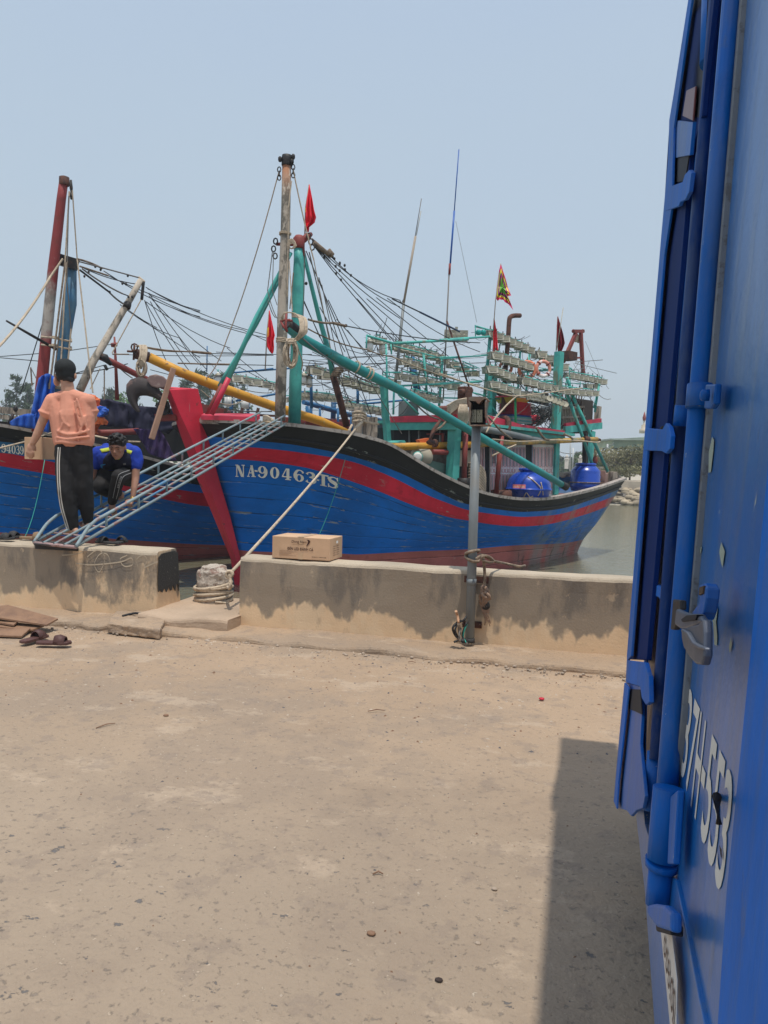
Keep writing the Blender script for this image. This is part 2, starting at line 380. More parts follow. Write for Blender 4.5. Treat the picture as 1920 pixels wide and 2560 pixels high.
# footing strip along the wall foot (a low rough step)
def rough_block(mb, x0, x1, y0, y1, z0, z1, nx, amp=.012, seed=0, mi_top=1, mi=0, mi_end=None, batter=0, nz_=6, ny=4):
    """a plastered block with worn edges: front, top, ends and back as one skin"""
    def jit(p, e=1.0):
        return Vector(p) + Vector((nz3(p, 2.5, seed), nz3(p, 2.5, seed+9), nz3(p, 2.5, seed+5)))*amp*e
    prof = []
    for i in range(nz_+1): prof.append((y0, z0+(z1-z0-.03)*i/nz_, mi))
    prof += [(y0+.007, z1-.012, mi_top), (y0+.02, z1, mi_top)]
    for i in range(1, ny): prof.append((y0+.02+(y1-y0-.04)*i/ny, z1, mi_top))
    prof += [(y1-.02, z1, mi_top), (y1-.005, z1-.015, mi_top), (y1, z1-.04, mi), (y1+batter, z0, mi)]
    rows = []
    for (y, z, _) in prof:
        rows.append([jit((x0+(x1-x0)*i/nx, y, z), 2.2 if abs(z-z1) < .05 and abs(y-y0) < .03 else 1) for i in range(nx+1)])
    n0 = mb.grid(rows, sm=False, mif=lambda i, j: prof[i+1][2] if prof[i+1][1] > z1-.04 else mi)
    C_ = nx+1
    me_ = mi if mi_end is None else mi_end
    for k, c in ((0, 0), (1, nx)):
        half = len(rows)
        ring = [n0+i*C_+c for i in range(half)]
        # fan ends as quads between the front and back columns
        f, bck = ring[:nz_+1], ring[-1]
        mb.face(ring if k else ring[::-1], me_)
g = MB(); rough_block(g, -12, 2.6, 5.80, 6.6, -.05, .035, 150, .016, 3, 0, 0)
foot = g.build('wall_footing', [concr]); tag(foot, 'low rough concrete step running along the foot of the quay wall', 'step')
g = MB(); rough_block(g, -12, -3.76, 6.30, 6.66, 0.0, .645, 90, .006, 11, 1, 0, 2, .10)
lw = g.build('quay_wall', [walll, topm, walll]); tag(lw, 'left stretch of mouldy concrete quay wall with the gangway foot on it', 'wall', 'quay walls')
# its end is painted black in the upper part
g = MB(); xe = -3.752
pts = [(xe, 6.312, .33)] + [(xe, 6.32+.37*k/16, .27+.045*math.sin(k*1.9)+.03*math.sin(k*4.3)) for k in range(17)] + [(xe, 6.69, .36), (xe, 6.665, .60), (xe, 6.6, .622), (xe, 6.37, .62), (xe, 6.32, .59)]
g.prism(pts, (.006, 0, 0)); o = g.build('black_paint_patch', blackm, lw)
# sprayed loops of pale paint on its face
spray = M('faded_spray_paint', (.46, .38, .28), .9, bump=0)
g = MB()
def scrib(pts_px, w):
    pp = spline([PY(x, y, 6.288) for x, y in pts_px], 5)
    a = [p+UP*w/2 for p in pp]; b_ = [p-UP*w/2 for p in pp]; g.grid([a, b_], sm=False)
for q, w in (([(218, 1392), (240, 1376), (255, 1380), (262, 1400), (248, 1430), (236, 1410), (250, 1385), (270, 1388), (278, 1420)], .012),
             ([(190, 1408), (230, 1412), (300, 1405), (328, 1395), (331, 1412), (310, 1415), (300, 1398), (318, 1388)], .012),
             ([(345, 1420), (342, 1398), (358, 1388), (368, 1400), (360, 1418), (380, 1410), (395, 1404)], .012),
             ([(155, 1388), (185, 1386), (207, 1380), (208, 1372)], .010)):
    scrib(q, w)
g.build('graffiti_scrawl', spray, lw, fixn=False)
g = MB(); rough_block(g, -2.93, 2.7, 6.30, 6.57, 0.0, .64, 90, .007, 21, 1, 0, 0, .08)
rwall = g.build('quay_wall', [wallm, topm]); tag(rwall, 'right stretch of quay wall with big dark mould stains and a steel post on it', 'wall', 'quay walls')
g = MB(); rough_block(g, -3.78, -2.91, 6.02, 7.1, -.02, .115, 14, .012, 31, 0, 0)
tag(g.build('mooring_sill', [M('sill_cement', (.42, .31, .22), .92, bump=.6, bscale=40)]), 'low cement sill in the gap between the two quay walls', 'sill')
# broken slab lump in front of the left wall
g = MB()
pz = [PZ(268, 1582, .0), PZ(400, 1600, 0), PZ(412, 1572, 0), PZ(405, 1552, 0), PZ(290, 1548, 0)]
lump = [Vector((p.x, p.y, 0)) for p in pz]
g.prism([p+UP*.0 for p in lump], UP*.085); lumpo = g.build('broken_kerb_block', [concr], bevel=.012)
tag(lumpo, 'broken block of pale concrete at the foot of the left wall', 'concrete block')
k = lumpo.modifiers.new('sub', 'SUBSURF'); k.subdivision_type = 'SIMPLE'; k.levels = k.render_levels = 4
tx = bpy.data.textures.new('n', 'CLOUDS'); tx.noise_scale = .08
k = lumpo.modifiers.new('d', 'DISPLACE'); k.texture = tx; k.strength = .03; k.texture_coords = 'OBJECT'; k.texture_coords_object = cam
# pebbles and chips strewn on the pavement: far too many to count
g = MB(); rs = random.Random(5)
for i in range(2600):
    y = 1.6 + 4.1*rs.random()**.8; x = -5.8 + 7*rs.random()
    if rs.random() < .25: y = rs.uniform(5.45, 5.9)
    s_ = rs.choice([.002, .003, .003, .004, .006]) * (1.5 if y > 4 else .8)
    z = gz(x, y); a = rs.random()*6.28
    u = Vector((math.cos(a), math.sin(a), 0))*s_*rs.uniform(1, 2.2); v = Vector((-math.sin(a), math.cos(a), 0))*s_
    c = Vector((x, y, z+s_*.35)); n = g.add([c-u-UP*s_*.5, c-v-UP*s_*.5, c+u-UP*s_*.5, c+v-UP*s_*.5, c+UP*s_*rs.uniform(.2, .7)])
    mi = rs.choice([0, 0, 1, 2])
    for q in ((0, 1, 4), (1, 2, 4), (2, 3, 4), (3, 0, 4)): g.face([n+t for t in q], mi)
grit = g.build('grit', [M('pale_grit', (.46, .38, .30), .9, bump=0), M('dark_grit', (.13, .12, .12), .9, bump=0), M('brown_grit', (.22, .13, .08), .9, bump=0)], fixn=False)
tag(grit, 'scattered grit and small chips on the dusty pavement', 'grit', kind='stuff')
rubm = M('rubble_stone', (.40, .32, .25), .95, bump=.5)
g = MB()
for i in range(230):
    t = rs.random(); x = -7.5 + 9.8*t; y = 5.78 + rs.uniform(-.09, .03)
    if x > -1.2 and rs.random() < .6: x = rs.uniform(-1.4, 1.0)
    s_ = rs.uniform(.004, .015); g.ell((x, y, .0+s_*.3), (s_*1.3, s_, s_*.7), n=5, m=3)
tag(g.build('rubble', rubm), 'crumbled bits of cement along the step edge', 'rubble', kind='stuff')
# ================================================================ boats
TH = rad(44); AE = RT*math.cos(TH) + FW*math.sin(TH); AM = RT*math.sin(TH) - FW*math.cos(TH)
OB = RT*(-2.6) + FW*14.1; OB2 = RT*(-8.8) + FW*15.36
def Q(px, py, b, o=OB): return PN(px, py, AM, b + o.dot(AM))      # on the boat's vertical plane b metres to port
def QA(px, py, a, o=OB): return PN(px, py, AE, a + o.dot(AE))     # on its cross plane a metres aft
def LB(a, b, z, o=OB): return o + AE*a + AM*b + UP*z
def hullmat(name, col, chips=.6, stern=True, seams=True):
    m = bpy.data.materials.new(name); m.use_nodes = True; nt = m.node_tree; N = nt.nodes; L = nt.links
    b = N['Principled BSDF']; b.inputs['Roughness'].default_value = .52; b.inputs['Specular IOR Level'].default_value = .2
    tc = N.new('ShaderNodeTexCoord'); sp = N.new('ShaderNodeSeparateXYZ'); L.new(tc.outputs['UV'], sp.inputs[0])
    U, V = sp.outputs[0], sp.outputs[1]
    def nz(scale, st, seed, det=6):
        mp = N.new('ShaderNodeMapping'); mp.inputs['Scale'].default_value = st; mp.inputs['Location'].default_value = (seed, seed*1.7, seed)
        L.new(tc.outputs['UV'], mp.inputs[0]); n = N.new('ShaderNodeTexNoise'); n.inputs['Scale'].default_value = scale
        n.inputs['Detail'].default_value = det; n.inputs['Roughness'].default_value = .65; L.new(mp.outputs[0], n.inputs[0]); return n.outputs[0]
    def mt(op, a, c=None, cl=False):
        n = N.new('ShaderNodeMath'); n.operation = op; n.use_clamp = cl
        for i, x in enumerate((a, c)):
            if x is None: continue
            if isinstance(x, (int, float)): n.inputs[i].default_value = x
            else: L.new(x, n.inputs[i])
        return n.outputs[0]
    def st(x, lo, hi):
        n = N.new('ShaderNodeMapRange'); n.interpolation_type = 'SMOOTHSTEP'; L.new(x, n.inputs[0])
        n.inputs[1].default_value = lo; n.inputs[2].default_value = hi; return n.outputs[0]
    def mix(f, a, c):
        n = N.new('ShaderNodeMix'); n.data_type = 'RGBA'; L.new(f, n.inputs[0])
        for i, x in ((6, a), (7, c)):
            if isinstance(x, tuple): n.inputs[i].default_value = (*x, 1)
            else: L.new(x, n.inputs[i])
        return n.outputs[2]
    cc = mix(st(nz(.8, (1, 2, 1), 1), .35, .65), tuple(c*.8 for c in col), tuple(c*1.15 for c in col))
    cc = mix(mt('MULTIPLY', st(nz(3, (1.2, 3, 1), 3), .56, .72), .45), cc, tuple(c*.45+.004 for c in col))
    d = mt('ABSOLUTE', mt('SUBTRACT', mt('FRACT', mt('MULTIPLY', V, 5.5)), .5))           # plank seams
    if seams:
        sm = mt('MULTIPLY', mt('SUBTRACT', 1, st(d, .015, .05)), st(nz(1.1, (1, 1.2, 1), 5), .40, .55))
        cc = mix(mt('MULTIPLY', sm, .9), cc, tuple(c*.25 for c in col))
    near = mt('SUBTRACT', 1, st(d, .08, .26))
    ch = mt('MULTIPLY', st(nz(5, (.55, 5.5, 1), 8), .605-.05*chips, .635-.04*chips), near)
    ch = mt('MULTIPLY', ch, st(nz(.9, (1, 1, 1), 12), .44, .56))
    cc = mix(ch, cc, (.34, .36, .30))
    ch2 = st(nz(16, (1, 2.5, 1), 21), .73, .75); cc = mix(mt('MULTIPLY', ch2, .6), cc, (.3, .28, .25))
    if stern:                                                # sun-bleached, slimy planks near the stern
        ms = mt('MULTIPLY', st(U, 7.2, 8.8), st(nz(1.3, (1, .6, 1), 15), .40, .62))
        cc = mix(mt('MULTIPLY', ms, .62), cc, (.24, .29, .26))
        dr = mt('MULTIPLY', st(U, 6.4, 7.6), st(nz(2.2, (1.8, .6, 1), 27), .58, .68)); cc = mix(mt('MULTIPLY', dr, .75), cc, (.05, .06, .035))
    L.new(cc, b.inputs['Base Color'])
    h = mt('SUBTRACT', mt('MULTIPLY', nz(2.2, (.5, 3, 1), 31), .8), mt('MULTIPLY', mt('SUBTRACT', 1, st(d, .0, .07)), .5 if seams else 0))
    h = mt('SUBTRACT', h, mt('MULTIPLY', ch, .3))
    bp = N.new('ShaderNodeBump'); bp.inputs['Strength'].default_value = .55; bp.inputs['Distance'].default_value = .03
    L.new(h, bp.inputs['Height']); L.new(bp.outputs[0], b.inputs['Normal'])
    return m
HB = hullmat('hull_blue', (.001, .155, .60), 1.0); HR = hullmat('hull_red', (.66, .022, .055), .3, seams=False)
HK = hullmat('hull_black', (.022, .021, .022), .55, stern=False, seams=False); HA = hullmat('hull_antifouling', (.46, .14, .12), .7)
HB2 = hullmat('hull_blue_far', (.001, .165, .62), .8, stern=False)
redp = M('stem_red_paint', (.58, .022, .05), .5, layers=[((.13, .05, .04), 6, .64, .04, (1, 1, 1), .8), ((.34, .24, .20), 5, .68, .03, (1.6, 1.6, .2), .8)])
deckw = M('deck_boards', (.30, .24, .19), .85, bump=.4, wave=[('X', .16, .04, (.05, .04, .03), .5)])
railw = M('rail_cap_wood', (.42, .37, .33), .8, layers=[((.16, .13, .11), 9, .55, .07, (1, 1, 1), .8)], bump=.4)

RB = [(-1, .25), (-.9, .8), (-.7, 1.3), (-.4, 1.65), (.5, 2.0), (2, 2.15), (4, 2.2), (7, 2.1), (10, 1.6), (11.83, 1.14)]
WB = [(0, .03), (.5, .35), (1, .6), (2, 1.0), (4, 1.3), (7, 1.32), (10, .65), (10.6, .46)]
def make_hull(o, root, curves, mats, zrail0=None):
    """curves: photo heights of the painted bands of the port side, top to bottom (rail, black, red top, red foot, antifouling, water)"""
    tabs = [smoothtab(c, 6) for c in curves]
    svals = [1, .87, .80, .68, .16, 0]
    sub = [4, 3, 3, 9, 3]
    tt = [0, .006, .014, .026, .04, .06, .085] + [.11 + .89*i/64 for i in range(65)]
    rb = smoothtab(RB, 6); wb = smoothtab(WB, 6)
    def plan(t, s):
        ar = RB[0][0] + (RB[-1][0]-RB[0][0])*t; aw = WB[0][0] + (WB[-1][0]-WB[0][0])*t
        g_ = s**1.15
        a = aw + (ar-aw)*g_; bb = interp(wb, aw)*(1-g_) + interp(rb, ar)*g_
        if t == 0: bb = .06
        return a, bb
    def solve(t, s, k0, k1, f):
        a, bb = plan(t, s); z = 1.0
        for _ in range(4):
            p = LB(a, bb, z, o); px, py = proj(p)
            tgt = interp(tabs[k0], px)*(1-f) + interp(tabs[k1], px)*f
            z -= (tgt-py)*depth(p)/FPX
        return a, bb, z
    rows = []; lv = []
    for k in range(5):
        for j in range(sub[k]):
            f = j/sub[k]; s = svals[k] + (svals[k+1]-svals[k])*f
            rows.append([solve(t, s, k, k+1, f) for t in tt]); lv.append((s, k))
    rows.append([solve(t, 0, 5, 5, 0) for t in tt]); lv.append((0, 5))
    for r in rows[-1:]: rows[-1] = [(a, bb, ZW) for a, bb, z in r]
    rows.append([(a*.96+.3, bb*.6, ZW-.6) for a, bb, z in rows[-1]]); lv.append((-.1, 5))
    mb = MB(); band = {0: 1, 1: 0, 2: 2, 3: 0, 4: 3, 5: 3}
    n1 = {}
    for side in (1, -1):
        pts = [[LB(a, bb*side, z, o) for a, bb, z in r] for r in rows]
        uv = [[(a + 1.2, 1-i*.04 if lv[i][1] != 3 else .9-(i-10)*.182/1.6*1.0) for a, bb, z in r] for i, r in enumerate(rows)]
        # v: one unit per strake group so that the seams fan with the planking
        uv = [[(a+1.2, (i-10)*.1212 if lv[i][1] >= 3 else i*.03) for a, bb, z in r] for i, r in enumerate(rows)]
        n1[side] = mb.grid(pts, sm=True, uv=uv, mif=lambda i, j: band[lv[i][1]])
    # stem and transom close the two sides
    C_ = len(tt); R_ = len(rows)
    for i in range(R_-1):
        for c in (0, C_-1):
            q = (n1[1]+i*C_+c, n1[-1]+i*C_+c, n1[-1]+(i+1)*C_+c, n1[1]+(i+1)*C_+c)
            mb.face(q, band[lv[i][1]])
    hull = mb.build('hull', mats, root)
    # rail cap, inner bulwark and deck
    top = rows[0]; g1 = MB(); g2 = MB()
    for side in (1, -1):
        r0 = [LB(a, (bb+.03)*side, z-.03, o) for a, bb, z in top]; r1 = [LB(a, (bb+.035)*side, z+.03, o) for a, bb, z in top]
        r2 = [LB(a, max(bb-.14, .02)*side, z+.03, o) for a, bb, z in top]; r3 = [LB(a, max(bb-.14, .02)*side, z-.05, o) for a, bb, z in top]
        g1.grid([r0, r1, r2, r3], sm=False)
        inn = [[LB(a+(.06 if t < .2 else 0), max(bb-.09, .01)*side, z-.02, o) for (a, bb, z), t in zip(r, tt)] for r in (rows[0], rows[3], rows[6], rows[8])]
        g2.grid(inn, sm=False, mi=1)
        g2.grid([inn[-1], [LB(a, 0, z+.04, o) for a, bb, z in rows[8]]], sm=False)
    t_ = top[-1]
    g1.box(LB(t_[0]-.04, 0, t_[2]), (t_[1]*2, .14, .07), (AM, AE, UP))
    g1.build('rail_cap', railw, root); g2.build('deck', [deckw, HK], root)
    # wale: the black strake stands proud of the planking
    w = MB()
    for side in (1,):
        ra = rows[3]; rbm = rows[4]
        w.tube([LB(a, (bb+.012)*side, z, o) for a, bb, z in ra[4:]], .022, 6)
    w.build('rubbing_strake', HK, root)
    return hull, rows
boat = empty('fishing_boat', LB(5, 0, ZW), 'blue wooden fishing boat with a tall red stem, lettered NA-90463TS, moored behind the right wall', 'fishing boat', 'moored fishing boats')
CV1 = [
 [(380, 1046), (460, 1049), (502, 1051), (647, 1056), (752, 1065), (864, 1081), (905, 1090), (971, 1110), (1031, 1145), (1092, 1181), (1182, 1223), (1250, 1241), (1319, 1248), (1382, 1245), (1445, 1233), (1507, 1217), (1562, 1198)],
 [(380, 1088), (460, 1089), (517, 1090), (625, 1101), (734, 1112), (842, 1132), (926, 1155), (1001, 1183), (1062, 1213), (1122, 1243), (1174, 1262), (1280, 1278), (1330, 1279), (1406, 1271), (1491, 1245), (1552, 1222)],
 [(380, 1106), (436, 1112), (526, 1114), (582, 1116), (662, 1121), (770, 1134), (879, 1154), (950, 1180), (1001, 1203), (1069, 1238), (1120, 1258), (1174, 1276), (1280, 1291), (1340, 1291), (1406, 1284), (1491, 1257), (1540, 1239)],
 [(380, 1146), (452, 1147), (582, 1148), (662, 1154), (770, 1170), (869, 1200), (942, 1226), (1027, 1261), (1111, 1290), (1174, 1302), (1238, 1312), (1309, 1316), (1385, 1308), (1470, 1284), (1528, 1262)],
 [(440, 1352), (520, 1364), (605, 1376), (675, 1380), (848, 1384), (900, 1386), (1027, 1379), (1170, 1373), (1280, 1364), (1406, 1358), (1470, 1346)],
 [(500, 1462), (605, 1465), (800, 1462), (1000, 1452), (1150, 1438), (1300, 1416), (1440, 1382), (1470, 1370)]]
hull1, rows1 = make_hull(OB, boat, CV1, [HB, HK, HR, HA])
boat2 = empty('fishing_boat', LB(5, 0, ZW, OB2), 'blue fishing boat at the left edge with peeling red mast, number ending 94039', 'fishing boat', 'moored fishing boats')
CV2 = [
 [(-300, 1030), (-100, 1050), (0, 1063), (81, 1078), (160, 1094), (250, 1115), (353, 1141), (437, 1163), (560, 1188), (700, 1212), (850, 1225), (1100, 1215)],
 [(-300, 1062), (-100, 1088), (0, 1105), (136, 1130), (250, 1160), (353, 1183), (437, 1202), (560, 1222), (700, 1240), (900, 1250), (1100, 1240)],
 [(-300, 1090), (-100, 1115), (0, 1130), (136, 1156), (304, 1200), (400, 1216), (500, 1232), (700, 1255), (900, 1262), (1100, 1255)],
 [(-300, 1122), (-100, 1148), (0, 1165), (140, 1189), (304, 1226), (400, 1246), (500, 1264), (700, 1282), (900, 1288), (1100, 1275)],
 [(-300, 1320), (-100, 1326), (0, 1331), (250, 1345), (500, 1361), (700, 1362), (900, 1350), (1100, 1335)],
 [(-300, 1450), (0, 1434), (300, 1415), (500, 1397), (800, 1385), (1100, 1360)]]
hull2, rows2 = make_hull(OB2, boat2, CV2, [HB2, HK, HR, HA])
bpy.context.view_layer.update()
def bvh_of(o):
    me = o.data; M_ = Matrix.Translation(wloc(o))
    return BVHTree.FromPolygons([M_ @ v.co for v in me.vertices], [tuple(p.vertices) for p in me.polygons])
BV1 = bvh_of(hull1); BV2 = bvh_of(hull2)
def onhull(px, py, bv=None, off=.012):
    r = ray(px, py).normalized(); h = (bv or BV1).ray_cast(CAMP, r)
    return (h[0] - r*off) if h[0] else P(px, py, 14)
# ---- lettering painted on the hulls
def stroke(pts, ws, n=5):
    pp = spline([(x, y, w) for (x, y), w in zip(pts, ws)], n); L_ = []; R__ = []
    for i, p in enumerate(pp):
        t = (pp[min(i+1, len(pp)-1)]-pp[max(i-1, 0)]); t = Vector((t.x, t.y)).normalized(); nn = Vector((-t.y, t.x))*p.z/2
        L_.append((p.x+nn.x, p.y+nn.y)); R__.append((p.x-nn.x, p.y-nn.y))
    return ('s', L_, R__)
def ringg(cx, cy, rx, ry, ix, iy, n=22):
    o_ = [(cx+rx*math.cos(2*math.pi*i/n), cy+ry*math.sin(2*math.pi*i/n)) for i in range(n+1)]
    i_ = [(cx+ix*math.cos(2*math.pi*i/n), cy+iy*math.sin(2*math.pi*i/n)) for i in range(n+1)]
    return ('s', o_, i_)
def bar(x0, y0, x1, y1): return ('s', [(x0, y0), (x1, y0)], [(x0, y1), (x1, y1)])
def slant(xa, ya, xb, yb, w): return ('s', [(xa, ya), (xb, yb)], [(xa+w, ya), (xb+w, yb)])
nine = [ringg(.45, .68, .45, .32, .17, .25), stroke([(.80, .72), (.84, .42), (.66, .12), (.38, .03), (.14, .14), (.08, .26)], [.30, .30, .2, .08, .14, .22])]
GL = {'0': [ringg(.5, .5, .47, .5, .17, .43)], '9': nine,
 '6': [(k, [(1-x, 1-y) for x, y in a], [(1-x, 1-y) for x, y in b_]) for k, a, b_ in nine],
 '3': [stroke([(.14, .76), (.3, .95), (.62, .9), (.74, .74), (.6, .57), (.36, .52)], [.24, .08, .2, .3, .16, .07]), stroke([(.36, .52), (.7, .46), (.84, .26), (.66, .06), (.3, .03), (.1, .2)], [.07, .16, .32, .2, .08, .26])],
 '4': [bar(.48, .06, .78, 1.0), slant(.0, .32, .42, 1.0, .12), bar(.0, .22, 1.0, .32), bar(.34, .0, .95, .07), ('s', [(.0, .22), (.25, .22)], [(.0, .32), (.12, .42)])],
 'N': [bar(.1, .0, .2, .94), slant(.1, .94, .62, .0, .3), bar(.8, .06, .9, 1.0), bar(0, 0, .32, .07), bar(.66, .93, 1, 1), bar(0, .93, .3, 1)],
 'A': [slant(.05, 0, .42, .96, .1), slant(.6, 0, .36, 1, .28), bar(.2, .3, .66, .38), bar(0, 0, .3, .07), bar(.5, 0, 1, .07)],
 'T': [bar(.34, 0, .66, .94), bar(0, .88, 1, 1), bar(.2, 0, .82, .07), bar(0, .7, .09, .9), bar(.91, .7, 1, .9)],
 'S': [stroke([(.9, .70), (.82, .88), (.5, .96), (.2, .82), (.26, .62), (.72, .40), (.78, .16), (.46, .03), (.14, .12), (.08, .3)], [.1, .1, .09, .24, .30, .32, .24, .08, .1, .1]), bar(.84, .68, .94, 1.0), bar(.04, 0, .14, .32)],
 '-': [bar(0, .1, 1, .9)]}
def paint_text(name, glyphs, mat, parent, bv):
    g = MB(); lay = 0
    for ch, x0, y0, x1, y1, sl in glyphs:
        for k, a, b_ in GL[ch]:
            lay = (lay + 1) % 4
            def mp(q):
                u, v = q; return onhull(x0+u*(x1-x0), y0+(1-v)*(y1-y0)+sl*(u-.5)*(x1-x0), bv, .012+.0015*lay)
            rows = [[mp((ax+(bx-ax)*f, ay+(by-ay)*f)) for (ax, ay), (bx, by) in zip(a, b_)] for f in (0, .5, 1)]
            if len(a) == 2:
                rows = [[mp((a[0][0]*(1-h)*(1-f)+a[1][0]*h*(1-f)+b_[0][0]*(1-h)*f+b_[1][0]*h*f, a[0][1]*(1-h)*(1-f)+a[1][1]*h*(1-f)+b_[0][1]*(1-h)*f+b_[1][1]*h*f)) for h in (0, .25, .5, .75, 1)] for f in (0, .33, .66, 1)]
            g.grid(rows, sm=False)
    return g.build(name, mat, parent, fixn=False)
S5 = lambda a, b_, c, d: (580+a/5.925, 1150+b_/5.925, 580+c/5.925, 1150+d/5.925)
txt1 = [('N', *S5(50, 70, 190, 250), .03), ('A', *S5(225, 78, 352, 250), .05), ('-', *S5(335, 148, 380, 178), .1), ('9', *S5(385, 90, 527, 265), .06),
 ('0', *S5(560, 105, 705, 275), .08), ('4', *S5(740, 125, 880, 295), .1), ('6', *S5(910, 145, 1065, 320), .12), ('3', *S5(1085, 180, 1250, 345), .15),
 ('-', *S5(1255, 285, 1290, 310), .2), ('T', *S5(1275, 215, 1430, 385), .2), ('S', *S5(1415, 250, 1580, 415), .22)]
paint_text('registration_lettering', txt1, whitep, boat, BV1)
S2 = lambda a, b_, c, d: (a/3.318, 900+b_/3.318, c/3.318, 900+d/3.318)
patchm = M('teal_name_patch', (.01, .13, .30), .6)
g = MB(); g.grid([[onhull(x, 1104+.1*x+28*f, BV2, .008) for x in range(-24, 140, 6)] for f in (.0, .25, .5, .75, 1)], sm=False); g.build('number_patch', patchm, boat2, fixn=False)
txt2 = [('-', *S2(-6, 728, 14, 738), .1), ('9', *S2(12, 696, 52, 768), .1), ('4', *S2(54, 702, 92, 772), .1), ('0', *S2(94, 706, 132, 778), .1), ('3', *S2(134, 710, 164, 780), .1), ('9', *S2(166, 712, 198, 784), .1)]
paint_text('registration_lettering', txt2, whitep, boat2, BV2)
# second, faded number on the starboard side of the stem, seen through the gangway
# ---- red stem of the near boat
g = MB()
def stemp(px, py, b): return Q(px, py, b)
# port face outline and the forward face as one tapering timber
prt = [(495, 972), (506, 1020), (520, 1095), (545, 1190), (575, 1290), (600, 1390), (612, 1470)]
fwd = [(408, 966), (432, 1030), (452, 1090), (490, 1190), (533, 1290), (574, 1390), (602, 1470)]
mid = [(425, 975), (450, 1035), (478, 1095), (512, 1190), (551, 1290), (588, 1390), (607, 1470)]
R0 = [Q(x, y, .16) for x, y in prt]; R1 = [Q(x, y, .17) + AE*-.0 for x, y in mid]; R2 = [Q(x, y, -.17) for x, y in fwd]
R3 = [a + AM*-.33 for a in R0]
rows = [[R0[i], R1[i], R2[i], R3[i], R0[i]] for i in range(len(R0))]
g.grid(rows, sm=False); g.face([0, 1, 2, 3]);
stem = g.build('stem_post', redp, boat)
# ================================================================ truck box, seen along its rear doors
TN = Vector((1, 0, -.0517)); TC = .172
def TP(px, py, off=0.0): return PN(px, py, TN, TC-off)
TNn = TN.normalized()
def tmat_(x): return x
def tmat(name, col, rough, chips=.72, dirt=.5):
    return M(name, col, rough, var=.14, vscale=1.2, spec=.2, bump=.4, bscale=5, bdist=.014, layers=[
        ((.13, .16, .18), 5, .54, .12, (3, 3, .12), .30), ((.09, .05, .03), 15, .72, .02, (1, 1, .6), .8),
        ((.45, .5, .42), 26, chips, .012, (1, 1.2, .35), .9), (tuple(c*.35 for c in col), 3, .62, .08, (1, 1, .4), dirt), ((.12, .13, .12), 9, .66, .04, (1, 1, .5), .3)])
tb = tmat('truck_blue', (.001, .10, .40), .42, .69); tb2 = tmat('truck_blue_glossy', (.008, .12, .38), .30, .70, .2); tb2.node_tree.nodes['Principled BSDF'].inputs['Specular IOR Level'].default_value = .85
tb3 = tmat('truck_blue_side', (.0005, .125, .52), .60, .76, .25); tdark = M('truck_shadow_gap', (.01, .012, .02), .7, bump=0)
tgrey = M('door_seal', (.16, .18, .2), .6, bump=.1, layers=[((.1, .1, .1), 30, .58, .05, (1, 1, 1), .8)])
tnav = tmat('truck_navy', (.003, .035, .16), .5)
truck = empty('truck', (1.4, 2.6, 0), 'blue box truck, its battered rear doors seen edge on at the right', 'truck')
THK = Vector((.05, 0, 0))
def panel(name, poly, off, mat, parent, thick=.05, bevel=.004):
    g = MB(); pts = [TP(x, y, off) for x, y in poly]; g.prism(pts, Vector((thick, 0, 0)))
    return g.build(name, mat, parent, bevel=bevel)
# cargo box body behind the doors
H = 3.6
def bx(y, z, x): return Vector((TC+.0517*z+x, y, z))
g = MB()
g.box8([bx(.9, .62, .06), bx(.9, .62, 6), bx(3.5, .62, 6), bx(3.5, .62, .08), bx(.9, H, .06), bx(.9, H, 6), bx(3.5, H, 6), bx(3.5, H, .06)])
g.box8([bx(1.45, .42, .10), bx(1.45, .42, .36), bx(3.4, .42, .36), bx(3.4, .42, .10), bx(1.45, .63, .10), bx(1.45, .63, .36), bx(3.4, .63, .36), bx(3.4, .63, .10)])
g.box8([bx(.9, 3.5, 0), bx(.9, 3.5, .3), bx(3.62, 3.5, .3), bx(3.62, 3.5, 0), bx(.9, 3.6, 0), bx(.9, 3.6, .3), bx(3.62, 3.6, .3), bx(3.62, 3.6, 0)])  # unseen header rail, added to straighten the edge of the cast shadow
g.build('cargo_box', tb, truck)
for yy in (1.15, 2.95):
    for xx in (1.3, 2.4, 5.2):
        g = MB(); c = Vector((xx, yy+.15, .47)); ax = (Vector((1, 0, 0)), UP, Vector((0, 1, 0)))
        g.lathe(c-Vector((0, .13, 0)), [(.30, 0), (.45, .0), (.47, .05), (.47, .21), (.45, .26), (.30, .26)], 28, ax)
        w = g.build('wheel', rubber, truck)
        g = MB(); g.lathe(c-Vector((0, .12, 0)), [(.02, .02), (.12, .0), (.13, .05), (.28, .06), (.30, .0), (.30, .24), (.02, .24)], 20, ax); g.build('rim', galv, w)
g = MB(); g.box((3.4, 1.4, .62), (5.2, .1, .16)); g.box((3.4, 2.9, .62), (5.2, .1, .16)); g.box((5.2, 2.15, .5), (.15, 2.0, .12)); g.box((2.0, 2.15, .5), (.15, 2.0, .12)); g.build('chassis', blki, truck)
cabb = MB(); cabb.box8([Vector((6.3, 1.05, .6)), Vector((8.0, 1.05, .6)), Vector((8.0, 3.35, .6)), Vector((6.3, 3.35, .6)), Vector((6.35, 1.15, 2.5)), Vector((7.7, 1.15, 2.5)), Vector((7.7, 3.25, 2.5)), Vector((6.35, 3.25, 2.5))])
cabo = cabb.build('cab', tb3, truck, bevel=.08)
g = MB(); g.box((7.88, 2.2, 1.85), (.05, 1.9, .8)); g.box((7.1, 1.07, 1.85), (.9, .06, .6)); g.build('windscreen', glassd, cabo)
